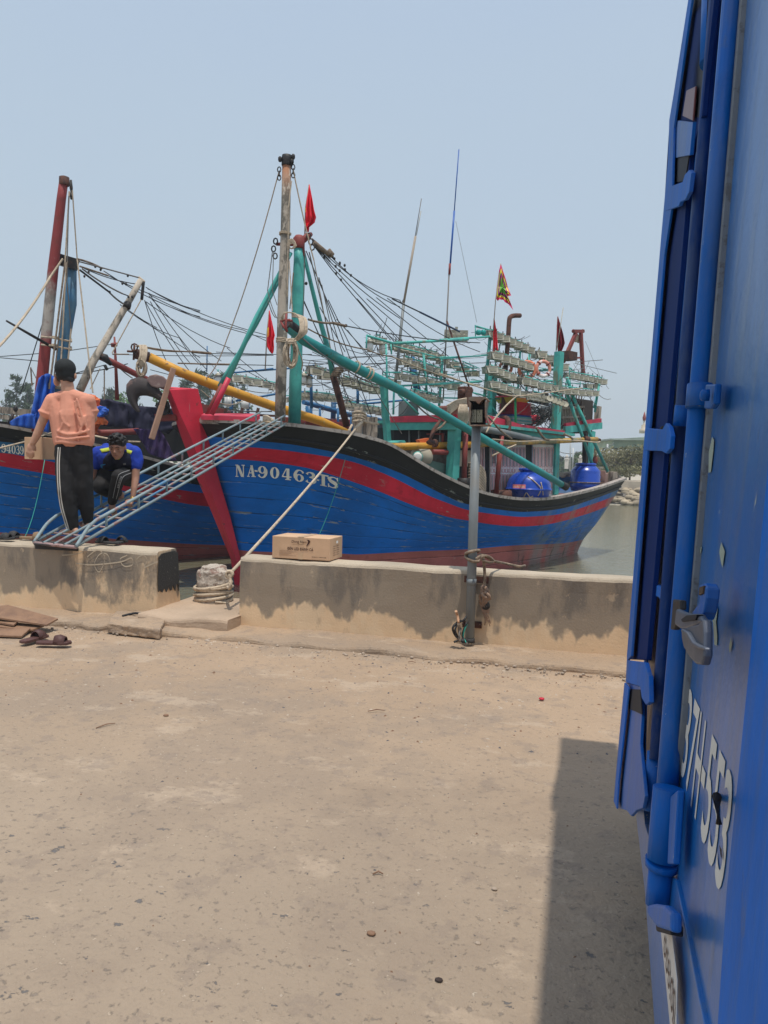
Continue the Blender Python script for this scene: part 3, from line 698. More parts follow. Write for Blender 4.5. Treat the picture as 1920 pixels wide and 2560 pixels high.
# near door (big panel): recessed field with the number, raised pressing nearer the camera
door = panel('door', [(1858, -160), (2250, -160), (2050, 2560+200), (1690, 2760), (1640, 2420), (1668, 2200), (1698, 1800), (1751, 1200), (1800, 600)], 0.0, tb2, truck, .045, .006)
panel('door_pressing', [(1985, -160), (2350, -160), (2150, 2760), (1768, 2760), (1790, 2560), (1812, 2230), (1865, 1700), (1912, 1200), (1960, 500)], .022, tb3, door, .03, .010)
panel('door_seal', [(1853, -60), (1858, -60), (1803, 600), (1753, 1200), (1703, 1800), (1664, 2120), (1662, 2120), (1700, 1800), (1749, 1200), (1799, 600)], .012, tgrey, truck, .02, .002)
# far door, seen past the locking bars
fd = panel('door', [(1790, -160), (1830, -160), (1660, 2000), (1640, 2150), (1620, 2180), (1604, 2060), (1606, 1800), (1617, 1650), (1661, 1200), (1710, 600), (1758, 250), (1764, 0)], -.01, tb2, truck, .04, .004)
panel('door_edge', [(1735, 400), (1752, 400), (1706, 1000), (1688, 1200), (1650, 1700), (1640, 1930), (1628, 1930), (1634, 1700), (1672, 1200), (1690, 1000)], .006, tb, fd, .006, .001)
panel('door_lip', [(1760, 240), (1765, 240), (1742, 380), (1715, 400), (1700, 600), (1662, 1200), (1618, 1650), (1611, 1900), (1604, 1900), (1612, 1650), (1655, 1200), (1703, 600), (1722, 400)], .016, tb3, fd, .004, .001)
# outer post and hinge side flange, bent out at the foot
def outer(name, poly, mat, off=.0, thick=.10, bev=.004): return panel(name, poly, off+(.03 if name != 'lower_rail' and name != 'number_plate' else 0), mat, truck, thick*.28, min(bev, .002))
post = outer('corner_post', [(1722, -10), (1730, -10), (1684, 320), (1678, 520), (1660, 640), (1612, 1200), (1577, 1640), (1567, 1652), (1567, 1640), (1602, 1200), (1652, 600), (1670, 400), (1673, 300), (1684, 235)], tb3, .02, .03, .003)
outer('post_web', [(1732, -40), (1790, -40), (1765, 180), (1755, 290), (1725, 390), (1707, 610), (1655, 1205), (1616, 1650), (1568, 1648), (1604, 1200), (1655, 600), (1672, 330), (1678, 290), (1700, 160)], M('post_shaded_blue', (.003, .022, .12), .75, layers=[((.3, .33, .4), 40, .74, .01, (1, 1, 1))], bump=.2, spec=.1), .0, .05)  # deep shade on this flange is put into its darker blue
outer('upper_recess', [(1736, -40), (1775, -40), (1758, 200), (1748, 296), (1680, 290), (1704, 150)], tdark, .0, .06, .002)
outer('red_reflector', [(1716, 226), (1738, 216), (1731, 302), (1706, 290)], M('red_reflector', (.12, .03, .03), .4), .012, .02, .003)
for a_, b_, c_, d_ in ((1050, 296, 1560, 390),):
    pass
outer('hinge_strap', [(1676, 300), (1732, 305), (1724, 388), (1671, 398)], tb, .010, .04, .004)
outer('hinge_recess', [(1671, 400), (1722, 388), (1712, 452), (1668, 462)], tdark, .004, .03, .002)
hg = outer('hinge', [(1664, 470), (1706, 455), (1712, 436), (1722, 425), (1728, 432), (1722, 480), (1712, 500), (1700, 505), (1696, 516), (1663, 528)], tb3, .022, .04, .004)
hg2 = outer('hinge', [(1615, 1070), (1655, 1074), (1664, 1058), (1672, 1066), (1677, 1090), (1674, 1122), (1664, 1134), (1654, 1128), (1610, 1126)], tb3, .022, .04, .004)
hg3 = outer('hinge', [(1567, 1650), (1612, 1656), (1618, 1680), (1622, 1690), (1623, 1755), (1614, 1762), (1604, 1745), (1600, 1716), (1564, 1706)], tb3, .022, .04, .004)
for h_, (bx_, by_) in ((hg, (1717, 462)), (hg, (1716, 480)), (hg2, (1667, 1073)), (hg2, (1662, 1118)), (hg3, (1617, 1700)), (hg3, (1620, 1746))):
    g = MB(); p = TP(bx_, by_, .03); g.lathe(p, [(.010, 0), (.010, .014), (.006, .018)], 6, (Vector((0, 1, 0)), UP, Vector((-1, 0, 0)))); g.build('bolt', blki, h_)
flap = outer('bent_flange', [(1563, 1706), (1602, 1716), (1604, 1790), (1600, 1860), (1612, 1990), (1606, 2020), (1590, 2026), (1577, 2040), (1566, 2026), (1546, 2020), (1536, 2004), (1540, 1940), (1552, 1830)], tb, .018, .03, .004)
outer('flange_hole', [(1571, 1722), (1600, 1724), (1604, 1786), (1572, 1772)], tdark, .021, .012, .001)
outer('flange_lip', [(1561, 1706), (1571, 1720), (1560, 1820), (1545, 1960), (1541, 2022), (1534, 2004), (1540, 1930), (1550, 1820)], tb3, .032, .02, .002)
# lower rail under the doors and number plate
rail = outer('lower_rail', [(1600, 1900), (1612, 2060), (1640, 2160), (1690, 2200), (1760, 2560), (1780, 2760), (1645, 2760), (1636, 2560), (1612, 2230), (1590, 2040)], tb2, .008, .06, .01)
pl_ = outer('number_plate', [(1652, 2330), (1679, 2332), (1692, 2450), (1688, 2620), (1680, 2620)], M('plate_white', (.62, .60, .56), .5, bump=0), .024, .006, .001)
# locking bars
def bar3(name, pts, r, off, mat, parent=truck, n=14):
    g = MB(); g.tube([TP(x, y, off) for x, y in pts], r, n); return g.build(name, mat, parent)
lb = bar3('locking_bar', [(1838, -90), (1780, 600), (1731, 1200), (1681, 1800), (1668, 1975)], .0215, .024, tb)
lb2 = bar3('locking_bar', [(1795, -90), (1776, 150), (1738, 600), (1690, 1200), (1652, 1700), (1641, 1900)], .0165, .018, tnav)
def collar(pts, r, off, parent=lb, nm='collar'): return bar3(nm, pts, r, off, tb, parent)
cl = collar([(1752, 962), (1747, 1020)], .0275, .026)
panel('clamp_plate', [(1764, 961), (1788, 960), (1784, 1010), (1776, 1022), (1760, 1022)], .03, tb, cl, .012, .003)
g = MB(); p = TP(1773, 988, .036); g.lathe(p, [(.012, 0), (.012, .012), (.007, .016)], 6, (Vector((0, 1, 0)), UP, Vector((-1, 0, 0)))); g.build('bolt', tb, cl)
collar([(1709, 1014), (1703, 1064)], .021, .020, lb2)
collar([(1776, -60), (1770, 160)], .022, .020, lb2)
collar([(1672, 1970), (1656, 2150)], .030, .028, nm='bearing_sleeve')
collar([(1656, 2150), (1654, 2165)], .0325, .028, nm='bearing_ring')
collar([(1654, 2165), (1644, 2262)], .024, .028, nm='bar_end')
collar([(1640, 1880), (1632, 2030)], .021, .018, lb2, nm='bearing_sleeve')
panel('bearing_plate', [(1676, 1990), (1694, 1975), (1683, 2160), (1668, 2160)], .03, tb, lb, .012, .003)
panel('cam_end', [(1618, 2262), (1632, 2258), (1660, 2262), (1676, 2280), (1676, 2330), (1640, 2318), (1618, 2288)], .05, tb, lb, .018, .006)
panel('cam_keeper', [(1638, 2296), (1676, 2310), (1676, 2338), (1640, 2328)], .046, tdark, lb, .02, .003)
# door handle and its catch
hb = MB()
rows = []
for x, y, o_, w in [(1686, 1560, .055, 26), (1700, 1566, .06, 22), (1712, 1572, .065, 26), (1724, 1590, .07, 44), (1740, 1612, .072, 60), (1756, 1625, .066, 66)]:
    pass
g = MB()
out_ = [(1703, 1572), (1716, 1568), (1745, 1560), (1757, 1548), (1759, 1580), (1758, 1640), (1752, 1662), (1738, 1660), (1722, 1642), (1708, 1618), (1704, 1598)]
g.prism([TP(x, y, .075) for x, y in out_], Vector((.012, 0, 0)))
hmet = M('handle_steel', (.10, .115, .15), .5, metal=.3, bump=.1, layers=[((.2, .2, .21), 4, .6, .1, (1, 1, 1), .6)])
hd = g.build('door_handle', hmet, truck, bevel=.003)
panel('handle_rim', [(1703, 1572), (1716, 1580), (1730, 1604), (1746, 1614), (1760, 1618), (1760, 1626), (1744, 1622), (1726, 1612), (1712, 1590), (1701, 1578)], .082, hmet, hd, .008, .002)
panel('handle_hub', [(1690, 1522), (1706, 1530), (1720, 1534), (1744, 1534), (1757, 1556), (1716, 1572), (1700, 1572), (1686, 1562)], .06, hmet, hd, .012, .004)
panel('hub_hole', [(1702, 1548), (1716, 1538), (1742, 1536), (1738, 1550), (1704, 1554)], .063, tdark, hd, .01, .001)
panel('catch', [(1682, 1498), (1700, 1500), (1700, 1524), (1692, 1526), (1690, 1560), (1684, 1574), (1676, 1574), (1680, 1530)], .05, blki, hd, .012, .003)
panel('catch_arm', [(1748, 1462), (1760, 1458), (1766, 1470), (1764, 1495), (1758, 1530), (1752, 1548), (1734, 1540), (1728, 1532), (1748, 1505)], .05, tb, hd, .02, .003)
panel('catch_slot', [(1748, 1468), (1758, 1464), (1756, 1484), (1746, 1488)], .053, M('rust_slot', (.08, .05, .03), .8), hd, .008, .001)
panel('latch', [(1629, 1455), (1640, 1462), (1654, 1468), (1658, 1494), (1650, 1500), (1644, 1492), (1630, 1490)], .02, tb3, fd, .02, .003)
# lettering 37H-553
def text_on(name, body, fmap, mat, parent, offset=0.0, bold=True, width=None):
    """builtin font outline, mapped by fmap(u, v) with u, v in 0..1 over the text's own box"""
    cu = bpy.data.curves.new('tmp', 'FONT'); cu.body = body; cu.offset = offset; cu.resolution_u = 4
    ob = bpy.data.objects.new('tmp', cu); COL.objects.link(ob); bpy.context.view_layer.update()
    me = bpy.data.meshes.new_from_object(ob.evaluated_get(bpy.context.evaluated_depsgraph_get()))
    bpy.data.objects.remove(ob); bpy.data.curves.remove(cu)
    bm = bmesh.new(); bm.from_mesh(me)
    xs = [v.co.x for v in bm.verts]; ys = [v.co.y for v in bm.verts]
    x0, x1, y0, y1 = min(xs), max(xs), min(ys), max(ys)
    g = MB(); g.v = [Vector(fmap((v.co.x-x0)/(x1-x0), (v.co.y-y0)/(y1-y0))) for v in bm.verts]
    for i, v in enumerate(bm.verts): v.index = i
    for f in bm.faces: g.face([v.index for v in f.verts])
    bm.free(); bpy.data.meshes.remove(me)
    return g.build(name, mat, parent, fixn=False)
def tface(y0, y1, z0, z1, off=.004):
    return lambda u, v: Vector((TC+.0517*(z0+(z1-z0)*v)-off, y0+(y1-y0)*u, z0+(z1-z0)*v))
wl = M('faded_white_lettering', (.58, .58, .54), .7, bump=0)
for ch, ya, yb in (('3', 1.66, 1.59), ('7', 1.575, 1.505), ('H', 1.495, 1.430), ('5', 1.375, 1.31), ('5', 1.30, 1.235), ('3', 1.228, 1.168)):
    text_on('lettering', ch, tface(ya, yb, .885, 1.063, .0015), wl, door, .010)
g = MB(); f_ = tface(1.422, 1.384, .885, 1.063, .0015); g.poly([f_(0, .42), f_(1, .42), f_(1, .58), f_(0, .58)]); g.build('lettering', wl, door, fixn=False)
pm = M('plate_ink', (.09, .05, .04), .7, bump=0)
for k, (ch, u0, v0) in enumerate((('5', .05, .55), ('3', .22, .55), ('0', .42, .05), ('2', .62, .05))):
    a = [TP(1656+26*f, 2345+250*f, .0262) for f in (0, 1)]
def plf(u, v): # over the visible plate
    y_ = 1.70-.26*u; z_ = .505+.085*v
    return Vector((TC+.0517*z_-.027, y_, z_))
text_on('plate_lettering', '553.02', lambda u, v: TP(1658+27*u+2*v, 2372+215*u-(40+60*u)*v, .0262), pm, pl_, .01)
# lug sticking out of the door over the lettering
g = MB(); g.tube([TP(1790, 1992, .0), TP(1792, 1992, .05), TP(1797, 2060, .045)], [.005, .006, .004], 8); g.build('hook', blki, door)
g = MB(); g.poly([TP(x, y, .004) for x, y in ((1798, 2112), (1804, 2124), (1806, 2150), (1801, 2138))]); g.build('hook_slot', tdark, door, fixn=False)
chipm = M('primer_chip', (.30, .36, .30), .7, bump=0)
for poly in ([(1780, 1092), (1785, 1100), (1783, 1130), (1777, 1180), (1771, 1182), (1772, 1130)], [(1757, 1212), (1762, 1222), (1758, 1255), (1756, 1240)], [(1803, 1355), (1812, 1378), (1806, 1420), (1801, 1400), (1798, 1380)], [(1784, 1488), (1790, 1510), (1794, 1522), (1790, 1555), (1793, 1590), (1792, 1614), (1786, 1612), (1783, 1560), (1776, 1525)], [(1827, 1593), (1830, 1612), (1824, 1633), (1822, 1618)], [(1748, 1363), (1754, 1368), (1752, 1384), (1748, 1378)]):
    g = MB(); g.poly([TP(x, y, .0025) for x, y in poly]); g.build('bare_paint_chip', chipm, door, fixn=False)
# ================================================================ the near boat's masts, booms, cabin
def polem(root, name, pts, r, mat, n=10, parent=None, lab=None):
    g = MB(); g.tube(pts, r, n); o = g.build(name, mat, parent or root)
    if lab: o['label'] = lab
    return o
DM = 12.95                                       # depth of the forward masts
mast = polem(boat, 'mast', [P(700, 1052, DM), P(704, 900, DM), P(706, 800, DM), P(709, 700, DM), P(713, 600, DM), P(715, 500, DM), P(717, 395, DM)],
             [.090, .090, .087, .085, .080, .076, .072], pole_w, 14, lab='peeling grey wooden mast')
g = MB(); c = P(717, 412, DM); g.lathe(c-UP*.02, [(.083, 0), (.087, .02), (.087, .12), (.080, .17), (.03, .19)], 14)
for px, py in ((700, 398), (733, 392), (730, 404)): g.ell(P(px, py, DM-.05), (.035, .035, .05), n=8, m=5)
g.build('mast_cap', blki, mast)
for (px, py) in ((698, 424), (733, 418)):
    g = MB(); 
    for k in range(3):
        a = P(px, py+10*k, DM-.04); ring = [a+RT*math.cos(t*.785)*.028+UP*math.sin(t*.785)*.045 if k % 2 == 0 else a+FW*math.cos(t*.785)*.028+UP*math.sin(t*.785)*.045 for t in range(8)]
        g.tube(ring, .010, 5, closed=True)
    g.build('block_and_shackle', blki, mast)
for k, (y, w) in enumerate(((583, 1), (586, 0), (847, 1), (851, 0), (855, 0))):
    g = MB(); x = 713 if y < 700 else 705; c = P(x, y, DM); ring = [c+RT*math.cos(t*.52)*.093+FW*math.sin(t*.52)*.093+UP*.006*math.sin(t) for t in range(12)]
    g.tube(ring, .012, 5, closed=True); g.build('rope_lashing', ropem, mast)
tm = polem(boat, 'mast', [P(736, 1066, 13.25), P(739, 940, 13.25), P(743, 820, 13.25), P(746, 720, 13.25), P(747, 650, 13.25), P(746, 622, 13.25)], [.108, .106, .098, .105, .085, .078], teal, 16, lab='thick teal painted mast')
g = MB(); g.lathe(P(747, 622, 13.25), [(.09, 0), (.10, .04), (.10, .17), (.06, .22)], 12)
g.tube([P(747, 608, 13.25), P(770, 590, 13.3), P(778, 585, 13.35)], [.06, .055, .035], 8); g.tube([P(758, 640, 13.25), P(757, 600, 13.25)], .03, 6)
g.tube([P(690, 610, 13.2), P(747, 612, 13.25)], .028, 6)
g.build('mast_head_iron', oxred, tm)
for k, (px, py) in enumerate(((689, 603), (684, 622), (688, 640), (772, 590), (777, 604), (781, 618))):
    g = MB(); a = P(px, py, 13.15); g.tube([a+RT*math.cos(t*.785)*.035+UP*math.sin(t*.785)*.05 for t in range(8)], .013, 5, closed=True); g.build('shackle', blki, tm)
polem(boat, 'mast_strut', [P(727, 632, 13.2), P(690, 700, 13.1), P(640, 795, 13.0), P(572, 945, 12.9)], [.035, .035, .04, .042], teal)
polem(boat, 'mast_strut', [P(720, 655, 13.3), P(640, 812, 13.3), P(566, 935, 13.4), P(548, 965, 13.5)], .034, teal)
polem(boat, 'mast_strut', [P(572, 945, 12.9), P(528, 1036, 12.9)], .045, crim, lab='red painted foot of the forward strut')
polem(boat, 'mast_strut', [P(556, 960, 13.4), P(512, 1046, 13.4)], .035, oxred)
polem(boat, 'mast_strut', [P(757, 624, 13.3), P(775, 700, 13.5), P(797, 790, 13.8), P(822, 880, 14.0), P(833, 940, 14.1)], [.032, .035, .04, .05, .055], teal)
polem(boat, 'mast_strut', [P(833, 940, 14.1), P(850, 1000, 14.2), P(867, 1066, 14.3)], .062, rustm, lab='rusty lower end of the aft strut')
g = MB()
for k in range(5):
    c = P(838+3*k, 934-2*k, 13.95); g.tube([c+RT*math.cos(t*.63)*.085+FW*math.sin(t*.63)*.085+UP*(.02*k-.04) for t in range(10)], .014, 5, closed=True)
g.tube([P(850, 930, 14), P(868, 926, 13.9), P(888, 922, 13.6)], .012, 5); g.build('rope_lashing', roped, boat)
# long teal boom from the bow to the stern quarter
BD0, BD1 = 12.2, 17.2
def bpt(px, py): f = (px-716)/(1412-716); return P(px, py, 1/((1-f)/BD0 + f/BD1))
boom = polem(boat, 'boom', [bpt(716, 812), bpt(760, 850), bpt(880, 915), bpt(1000, 975), bpt(1100, 1032), bpt(1200, 1092), bpt(1300, 1150), bpt(1412, 1216)], [.090, .087, .085, .083, .08, .078, .076, .072], boomt, 14, lab='long dark teal boom')
g = MB(); g.tube([bpt(1404, 1211), bpt(1416, 1218)], .082, 12); g.build('boom_band', blki, boom)
g = MB(); g.tube([bpt(716, 810), bpt(740, 828)], .098, 14); g.build('boom_band', blki, boom)
g = MB(); g.tube([P(702, 803, 12.05), P(712, 800, 12.0), P(730, 802, 12.1)], .02, 6); g.tube([P(716, 783, 12.0), P(714, 815, 12.0), P(718, 830, 12.0)], .018, 6); g.tube([P(702, 803, 12.05), P(708, 815, 12.0), P(716, 826, 12.0)], .018, 6)
g.build('boom_end_iron', oxred, boom)
g = MB()
for px, py in ((890, 917), (917, 930), (925, 935)): 
    c = bpt(px, py); t = (bpt(px+10, py+5.5)-c).normalized(); x = t.orthogonal().normalized(); y = t.cross(x); g.tube([c+(x*math.cos(a*.63)+y*math.sin(a*.63))*.098 for a in range(10)], .016, 5, closed=True)
g.build('rope_lashing', ropem, boom)
# coils hung on the boom ends
def coil(parent, name, mat, loops, r, seed=1, jit=2.0, d=12.0):
    rs = random.Random(seed); g = MB()
    for lp in loops:
        x0, y0, x1, y1, n = lp
        for k in range(n):
            w = rs.uniform(.55, 1.0); dx = rs.gauss(0, jit); dy = rs.gauss(0, jit)
            cx, cy = (x0+x1)/2+dx, (y0+y1)/2+dy; rx, ry = (x1-x0)/2*w, (y1-y0)/2*rs.uniform(.9, 1.04); dd = d + rs.uniform(-.06, .06)
            g.tube([P(cx+rx*math.cos(t*.5236), cy+ry*math.sin(t*.5236), dd+.03*math.sin(t*1.3+k)) for t in range(12)], r, 5, closed=True)
    return g.build(name, mat, parent)
c1 = empty('rope_coil', P(735, 915, 11.95), 'big pale rope coil tied round the end of the teal boom', 'rope coil')
coil(c1, 'coil', ropem, [(711, 852, 743, 918, 24)], .010, 3, 2.2, 11.9)
g = MB(); rs = random.Random(4)
for k in range(34):
    x = rs.uniform(750, 769); g.tube(spline([P(733+rs.uniform(-4, 4), 786+rs.uniform(-4, 6), 12.2), P(x-4, 795, 11.95), P(x, 820, 11.85), P(x-4, 835, 11.85), P(737+rs.uniform(-5, 6), 852, 11.9)], 4), .010, 5)
for k in range(3): g.tube(spline([P(704+k*2, 800, 11.95), P(708, 786-k, 11.9), P(722, 781, 11.9), P(738, 785, 11.95), P(750, 796, 11.95)], 4), .010, 5)
g.build('hanging_strands', ropem, c1)
g = MB(); g.tube([P(728+12*math.cos(t*.52), 851+4*math.sin(t*.52), 11.88-.08*math.sin(t*.52)) for t in range(12)], .012, 5, closed=True)
g.tube([P(728+12*math.cos(t*.52), 855+4*math.sin(t*.52), 11.88-.08*math.sin(t*.52)) for t in range(12)], .012, 5, closed=True)
g.tube(spline([P(740, 855, 11.9), P(748, 880, 12), P(756, 905, 12.1), P(754, 925, 12.2)], 4), .010, 5); g.build('binding', ropem, c1)
# red bow platform
g = MB(); g.prism([P(502, 1038, 13.1), P(640, 1042, 12.6), P(650, 1036, 12.7), P(632, 1034, 13.2), P(510, 1033, 13.6)], UP*-.075); g.build('bow_board', crim, boat)
g = MB(); g.beam(P(503, 1050, 13.3), P(640, 1053, 13.0), .05, .10); g.build('bow_beam', railw, boat)
# bitts with the mooring line
for k, (x0, x1, y0, y1) in enumerate(((884, 906, 1018, 1096), (908, 943, 1042, 1098))):
    g = MB(); a, b_ = P(x0, y1, 13.75+.1*k), P(x1, y1, 13.75+.1*k); w = (b_-a).length; top = P((x0+x1)/2, y0, 13.75+.1*k); bot = (a+b_)/2; bot.z -= .3
    ax = RT; hgt = top.z-bot.z; g.box((top+bot)/2+FW*w*.4, (w, w*.8, hgt), (RT, FW, UP))
    o = g.build('bitt', bwood, boat, bevel=.015); k_ = o.modifiers.new('s', 'SUBSURF'); k_.subdivision_type = 'SIMPLE'; k_.levels = k_.render_levels = 3
    k_ = o.modifiers.new('d', 'DISPLACE'); k_.texture = tx; k_.strength = .03; k_.texture_coords = 'OBJECT'; k_.texture_coords_object = cam
moor = empty('mooring_rope', PZ(530, 1500, .12), 'long pale mooring rope from the bow bitts down to the concrete bollard', 'rope')
g = MB()
for k, (y, h) in enumerate(((1034, 0), (1041, 2), (1048, -2), (1054, 3))):
    g.tube(spline([P(882, y, 13.7), P(893, y-5+h, 13.62), P(908, y-2, 13.66), P(914, y+6, 13.9), P(893, y+9, 14.2)], 4, closed=True), .022, 6)
g.tube(spline([P(908, 1052, 13.6), P(930, 1058, 13.6), P(946, 1060, 13.75)], 4), .022, 6); g.tube(spline([P(880, 1062, 13.6), P(872, 1078, 13.5), P(868, 1094, 13.45)], 4), .022, 6)
g.tube(spline([P(905, 1056, 13.6), P(896, 1064, 13.45), P(888, 1072, 13.4)], 4), .03, 6)
g.build('lashing', ropem, moor)
BOL = PZ(531, 1503, .115)
A_ = P(890, 1070, 13.4); B_ = P(573, 1436, 7.05)
g = MB(); g.tube(sagline(A_, B_, .05, 14), .0165, 7); g.build('mooring_line', ropem, moor)
g = MB(); bc = Vector((BOL.x, BOL.y+.02, .0)); rs = random.Random(9)
for k in range(6):
    z = .135+.028*k; pts = []
    for t in range(20):
        a = t*math.pi/10; rr = .178+.006*math.sin(k*2+a)
        pts.append(bc+Vector((math.cos(a)*rr, math.sin(a)*rr, z+.022*math.sin(a+k*1.1)+(.04*math.cos(a) if k > 3 else 0))))
    g.tube(pts, .0165, 7, closed=True)
g.tube(spline([bc+Vector((.17, -.05, .27)), P(575, 1470, 7.05), P(576, 1448, 7.05), B_], 4), .017, 7)
for k in range(2): g.tube([B_+RT*math.cos(t*.63)*.03+UP*math.sin(t*.63)*.03+FW*.02*k for t in range(10)], .014, 6, closed=True)
g.tube(spline([bc+Vector((.1, -.16, .14)), bc+Vector((.3, -.05, .11)), bc+Vector((.55, .05, .135)), bc+Vector((.9, .1, .2))], 4), .011, 6)
g.build('bollard_turns', ropem, moor)
g = MB()
def wob(a, h): return 1+.05*mnoise.noise(Vector((math.cos(a)*2, math.sin(a)*2, h*9)))+.03*mnoise.noise(Vector((math.cos(a)*7, math.sin(a)*7, h*25)))
g.lathe(bc, [(.19, .06), (.17, .12), (.158, .2), (.156, .3), (.16, .36), (.160, .395), (.158, .41), (.15, .42), (.13, .425), (.118, .45), (.112, .462), (.05, .468), (.004, .468)], 40, wob=wob)
bol = g.build('bollard', M('chipped_bollard_cement', (.50, .43, .36), .95, bump=1.0, bscale=28, bdist=.02, layers=[((.22, .12, .09), 11, .58, .05, (1, 1, 1), .8), ((.64, .58, .5), 17, .6, .05, (1, 1, 1), .7), ((.12, .09, .08), 22, .66, .03, (1, 1, .5), .8)]), origin=bc)
k = bol.modifiers.new('s', 'SUBSURF'); k.levels = k.render_levels = 2
k = bol.modifiers.new('d', 'DISPLACE'); k.texture = tx; k.strength = .05; k.texture_coords = 'LOCAL'
tag(bol, 'stubby chipped concrete bollard wound with rope in the gap between the walls', 'bollard')
g = MB(); g.tube(sagline(P(880, 1084, 13.5), P(792, 1350, 13.2), .15, 10), .006, 5); o = g.build('fishing_line', green_l, origin=P(792, 1350, 13.2)); tag(o, 'thin green line hanging from the bow bitts down the hull', 'line')
g = MB(); g.tube(sagline(P(112, 1148, 14.0), P(48, 1360, 13.2), .3, 10), .006, 5); o = g.build('fishing_line', green_l, origin=P(48, 1346, 13.2)); tag(o, 'thin green line hanging beside the man in the orange shirt', 'line')

# ---- yellow booms
yb = polem(boat, 'boom', [P(372, 893, 13.6), P(450, 930, 13.8), P(560, 972, 14.1), P(690, 1018, 14.6), P(800, 1052, 15.0), P(872, 1085, 15.3)], [.085, .085, .088, .088, .085, .08], yelp, 12, lab='yellow boom behind the masts')
g = MB(); g.tube([P(338, 884, 13.5), P(372, 893, 13.6)], .09, 10); g.tube([P(318, 878, 13.45), P(346, 880, 13.45)], .02, 6); g.tube([P(336, 862, 13.45), P(334, 900, 13.45)], .018, 6)
g.tube([P(336+8*math.cos(t*.785), 868+9*math.sin(t*.785), 13.4) for t in range(8)], .014, 5, closed=True); g.build('boom_end_iron', rustm, yb)
c2 = empty('rope_coil', P(350, 940, 13.3), 'pale rope coil hanging from the end of the yellow boom', 'rope coil')
coil(c2, 'coil', ropem, [(340, 900, 366, 940, 18)], .010, 5, 2.0, 13.25)
g = MB(); rs = random.Random(6)
for k in range(26): x = rs.uniform(348, 369); g.tube(spline([P(340+rs.uniform(0, 8), 866, 13.4), P(x, 864, 13.3), P(x+2, 885, 13.2), P(x-3, 905, 13.2), P(348+rs.uniform(-3, 6), 922, 13.25)], 4), .010, 5)
g.build('hanging_strands', ropem, c2)
D2 = 14.6
yb2 = polem(boat, 'boom', [P(976, 1117, D2), P(1080, 1115, 15.4), P(1180, 1111, 16.3)], [.072, .072, .070], yelp, 12, lab='yellow forward half of the midship boom')
polem(boat, 'boom', [P(1180, 1111, 16.3), P(1290, 1106, 17.4), P(1400, 1102, 18.6), P(1492, 1098, 19.8)], [.068, .066, .062, .058], yelw, 12, lab='worn green and yellow after half of the midship boom')
g = MB(); g.tube([P(1460, 1098, 19.3), P(1470, 1098, 19.4)], .075, 10); g.tube([P(1488, 1098, 19.8), P(1500, 1100, 19.9)], .04, 8); g.tube([P(1080, 1108, 15.3), P(1088, 1108, 15.4)], .085, 10); g.build('boom_band', rustm, yb2)
polem(boat, 'pipe_rail', [P(962, 1108, 14.6), P(1010, 1107, 14.9)], .05, tealp)
gp = polem(boat, 'pipe', [P(1200, 1071, 16.2), P(1262, 1082, 16.9), P(1330, 1097, 17.8), P(1372, 1104, 18.3)], [.075, .07, .065, .06], galv, 12, lab='grey pipe along the cabin roof edge')
# ---- left-hand boat: masts
DL = 14.6
pm_ = polem(boat2, 'mast', [P(92, 1080, DL), P(104, 960, DL), P(112, 880, DL), P(122, 780, DL), P(132, 680, DL), P(144, 580, DL), P(153, 500, DL), P(160, 447, DL)], [.105, .105, .10, .098, .095, .088, .082, .078], pole_r, 14, lab='peeling red and grey mast')
g = MB(); g.lathe(P(160.5, 464, DL), [(.09, 0), (.093, .02), (.09, .15), (.04, .17)], 12); g.build('mast_cap', rustm, pm_)
g = MB(); g.tube([P(177, 450, DL), P(178, 470, DL), P(179, 482, DL)], [.02, .03, .015], 6); g.tube([P(177, 482, DL), P(180, 498, DL)], .028, 6); g.build('block', blki, pm_)
polem(boat2, 'mast', [P(150, 1000, 14.9), P(157, 890, 14.9), P(163, 830, 14.9), P(176, 760, 14.9), P(180, 665, 14.9)], [.11, .11, .115, .115, .085], M('blue_mast_paint', (.03, .16, .33), .6, layers=[((.12, .2, .22), 2.4, .52, .14, (1, 1, .4), .9), ((.02, .03, .05), 5, .62, .08, (1, 1, .5), .7)]), 12, lab='blue painted mast')
g = MB(); g.beam(P(152, 650, 14.85), P(192, 662, 14.85), .16, .2); g.build('mast_head_timber', blki, boat2)
pb = polem(boat2, 'boom', [P(200, 975, 14.3), P(232, 905, 14.5), P(262, 855, 14.7), P(300, 790, 15), P(327, 745, 15.1), P(352, 700, 15.2)], [.078, .075, .07, .066, .062, .055], pole_w, 12, lab='crooked bare wooden spar')
polem(boat2, 'boom', [P(16, 802, 13.6), P(75, 836, 14.0), P(140, 873, 14.5)], [.018, .026, .03], blki, 8, lab='thin black yard on the red mast')
polem(boat2, 'boom', [P(252, 892, 14.6), P(300, 915, 14.9), P(345, 938, 15.2), P(420, 972, 15.8)], [.065, .06, .058, .055], oxred, 12, lab='dark red boom')
g = MB(); g.tube([P(250, 888, 14.6), P(262, 894, 14.6), P(278, 912, 14.7)], [.05, .075, .03], 8); g.tube([P(262, 913, 14.6), P(268, 925, 14.6)], .03, 6); g.build('boom_end_iron', blki, boat2)
polem(boat2, 'pipe_rail', [P(225, 1083, 14.6), P(300, 1081, 15), P(345, 1078, 15.3)], .065, oxred, 10)
for y in (848, 868):
    g = MB(); g.tube([P(104, y-6, 14.45), P(130, y-4, 14.3), P(178, y+6, 14.5), P(178, y, 15.05), P(108, y-10, 14.95)], .02, 6, closed=True); g.build('rope_lashing', ropem, boat2)
g = MB()
for k in range(9): g.tube([P(113+5*k, 957+k*1.2, 14.3)+UP*.045*math.sin(t*.785)+FW*.05*math.cos(t*.785) for t in range(8)], .018, 5, closed=True)
g.beam(P(112, 960, 14.3), P(158, 970, 14.3), .06); g.build('rope_windlass', ropem, boat2)
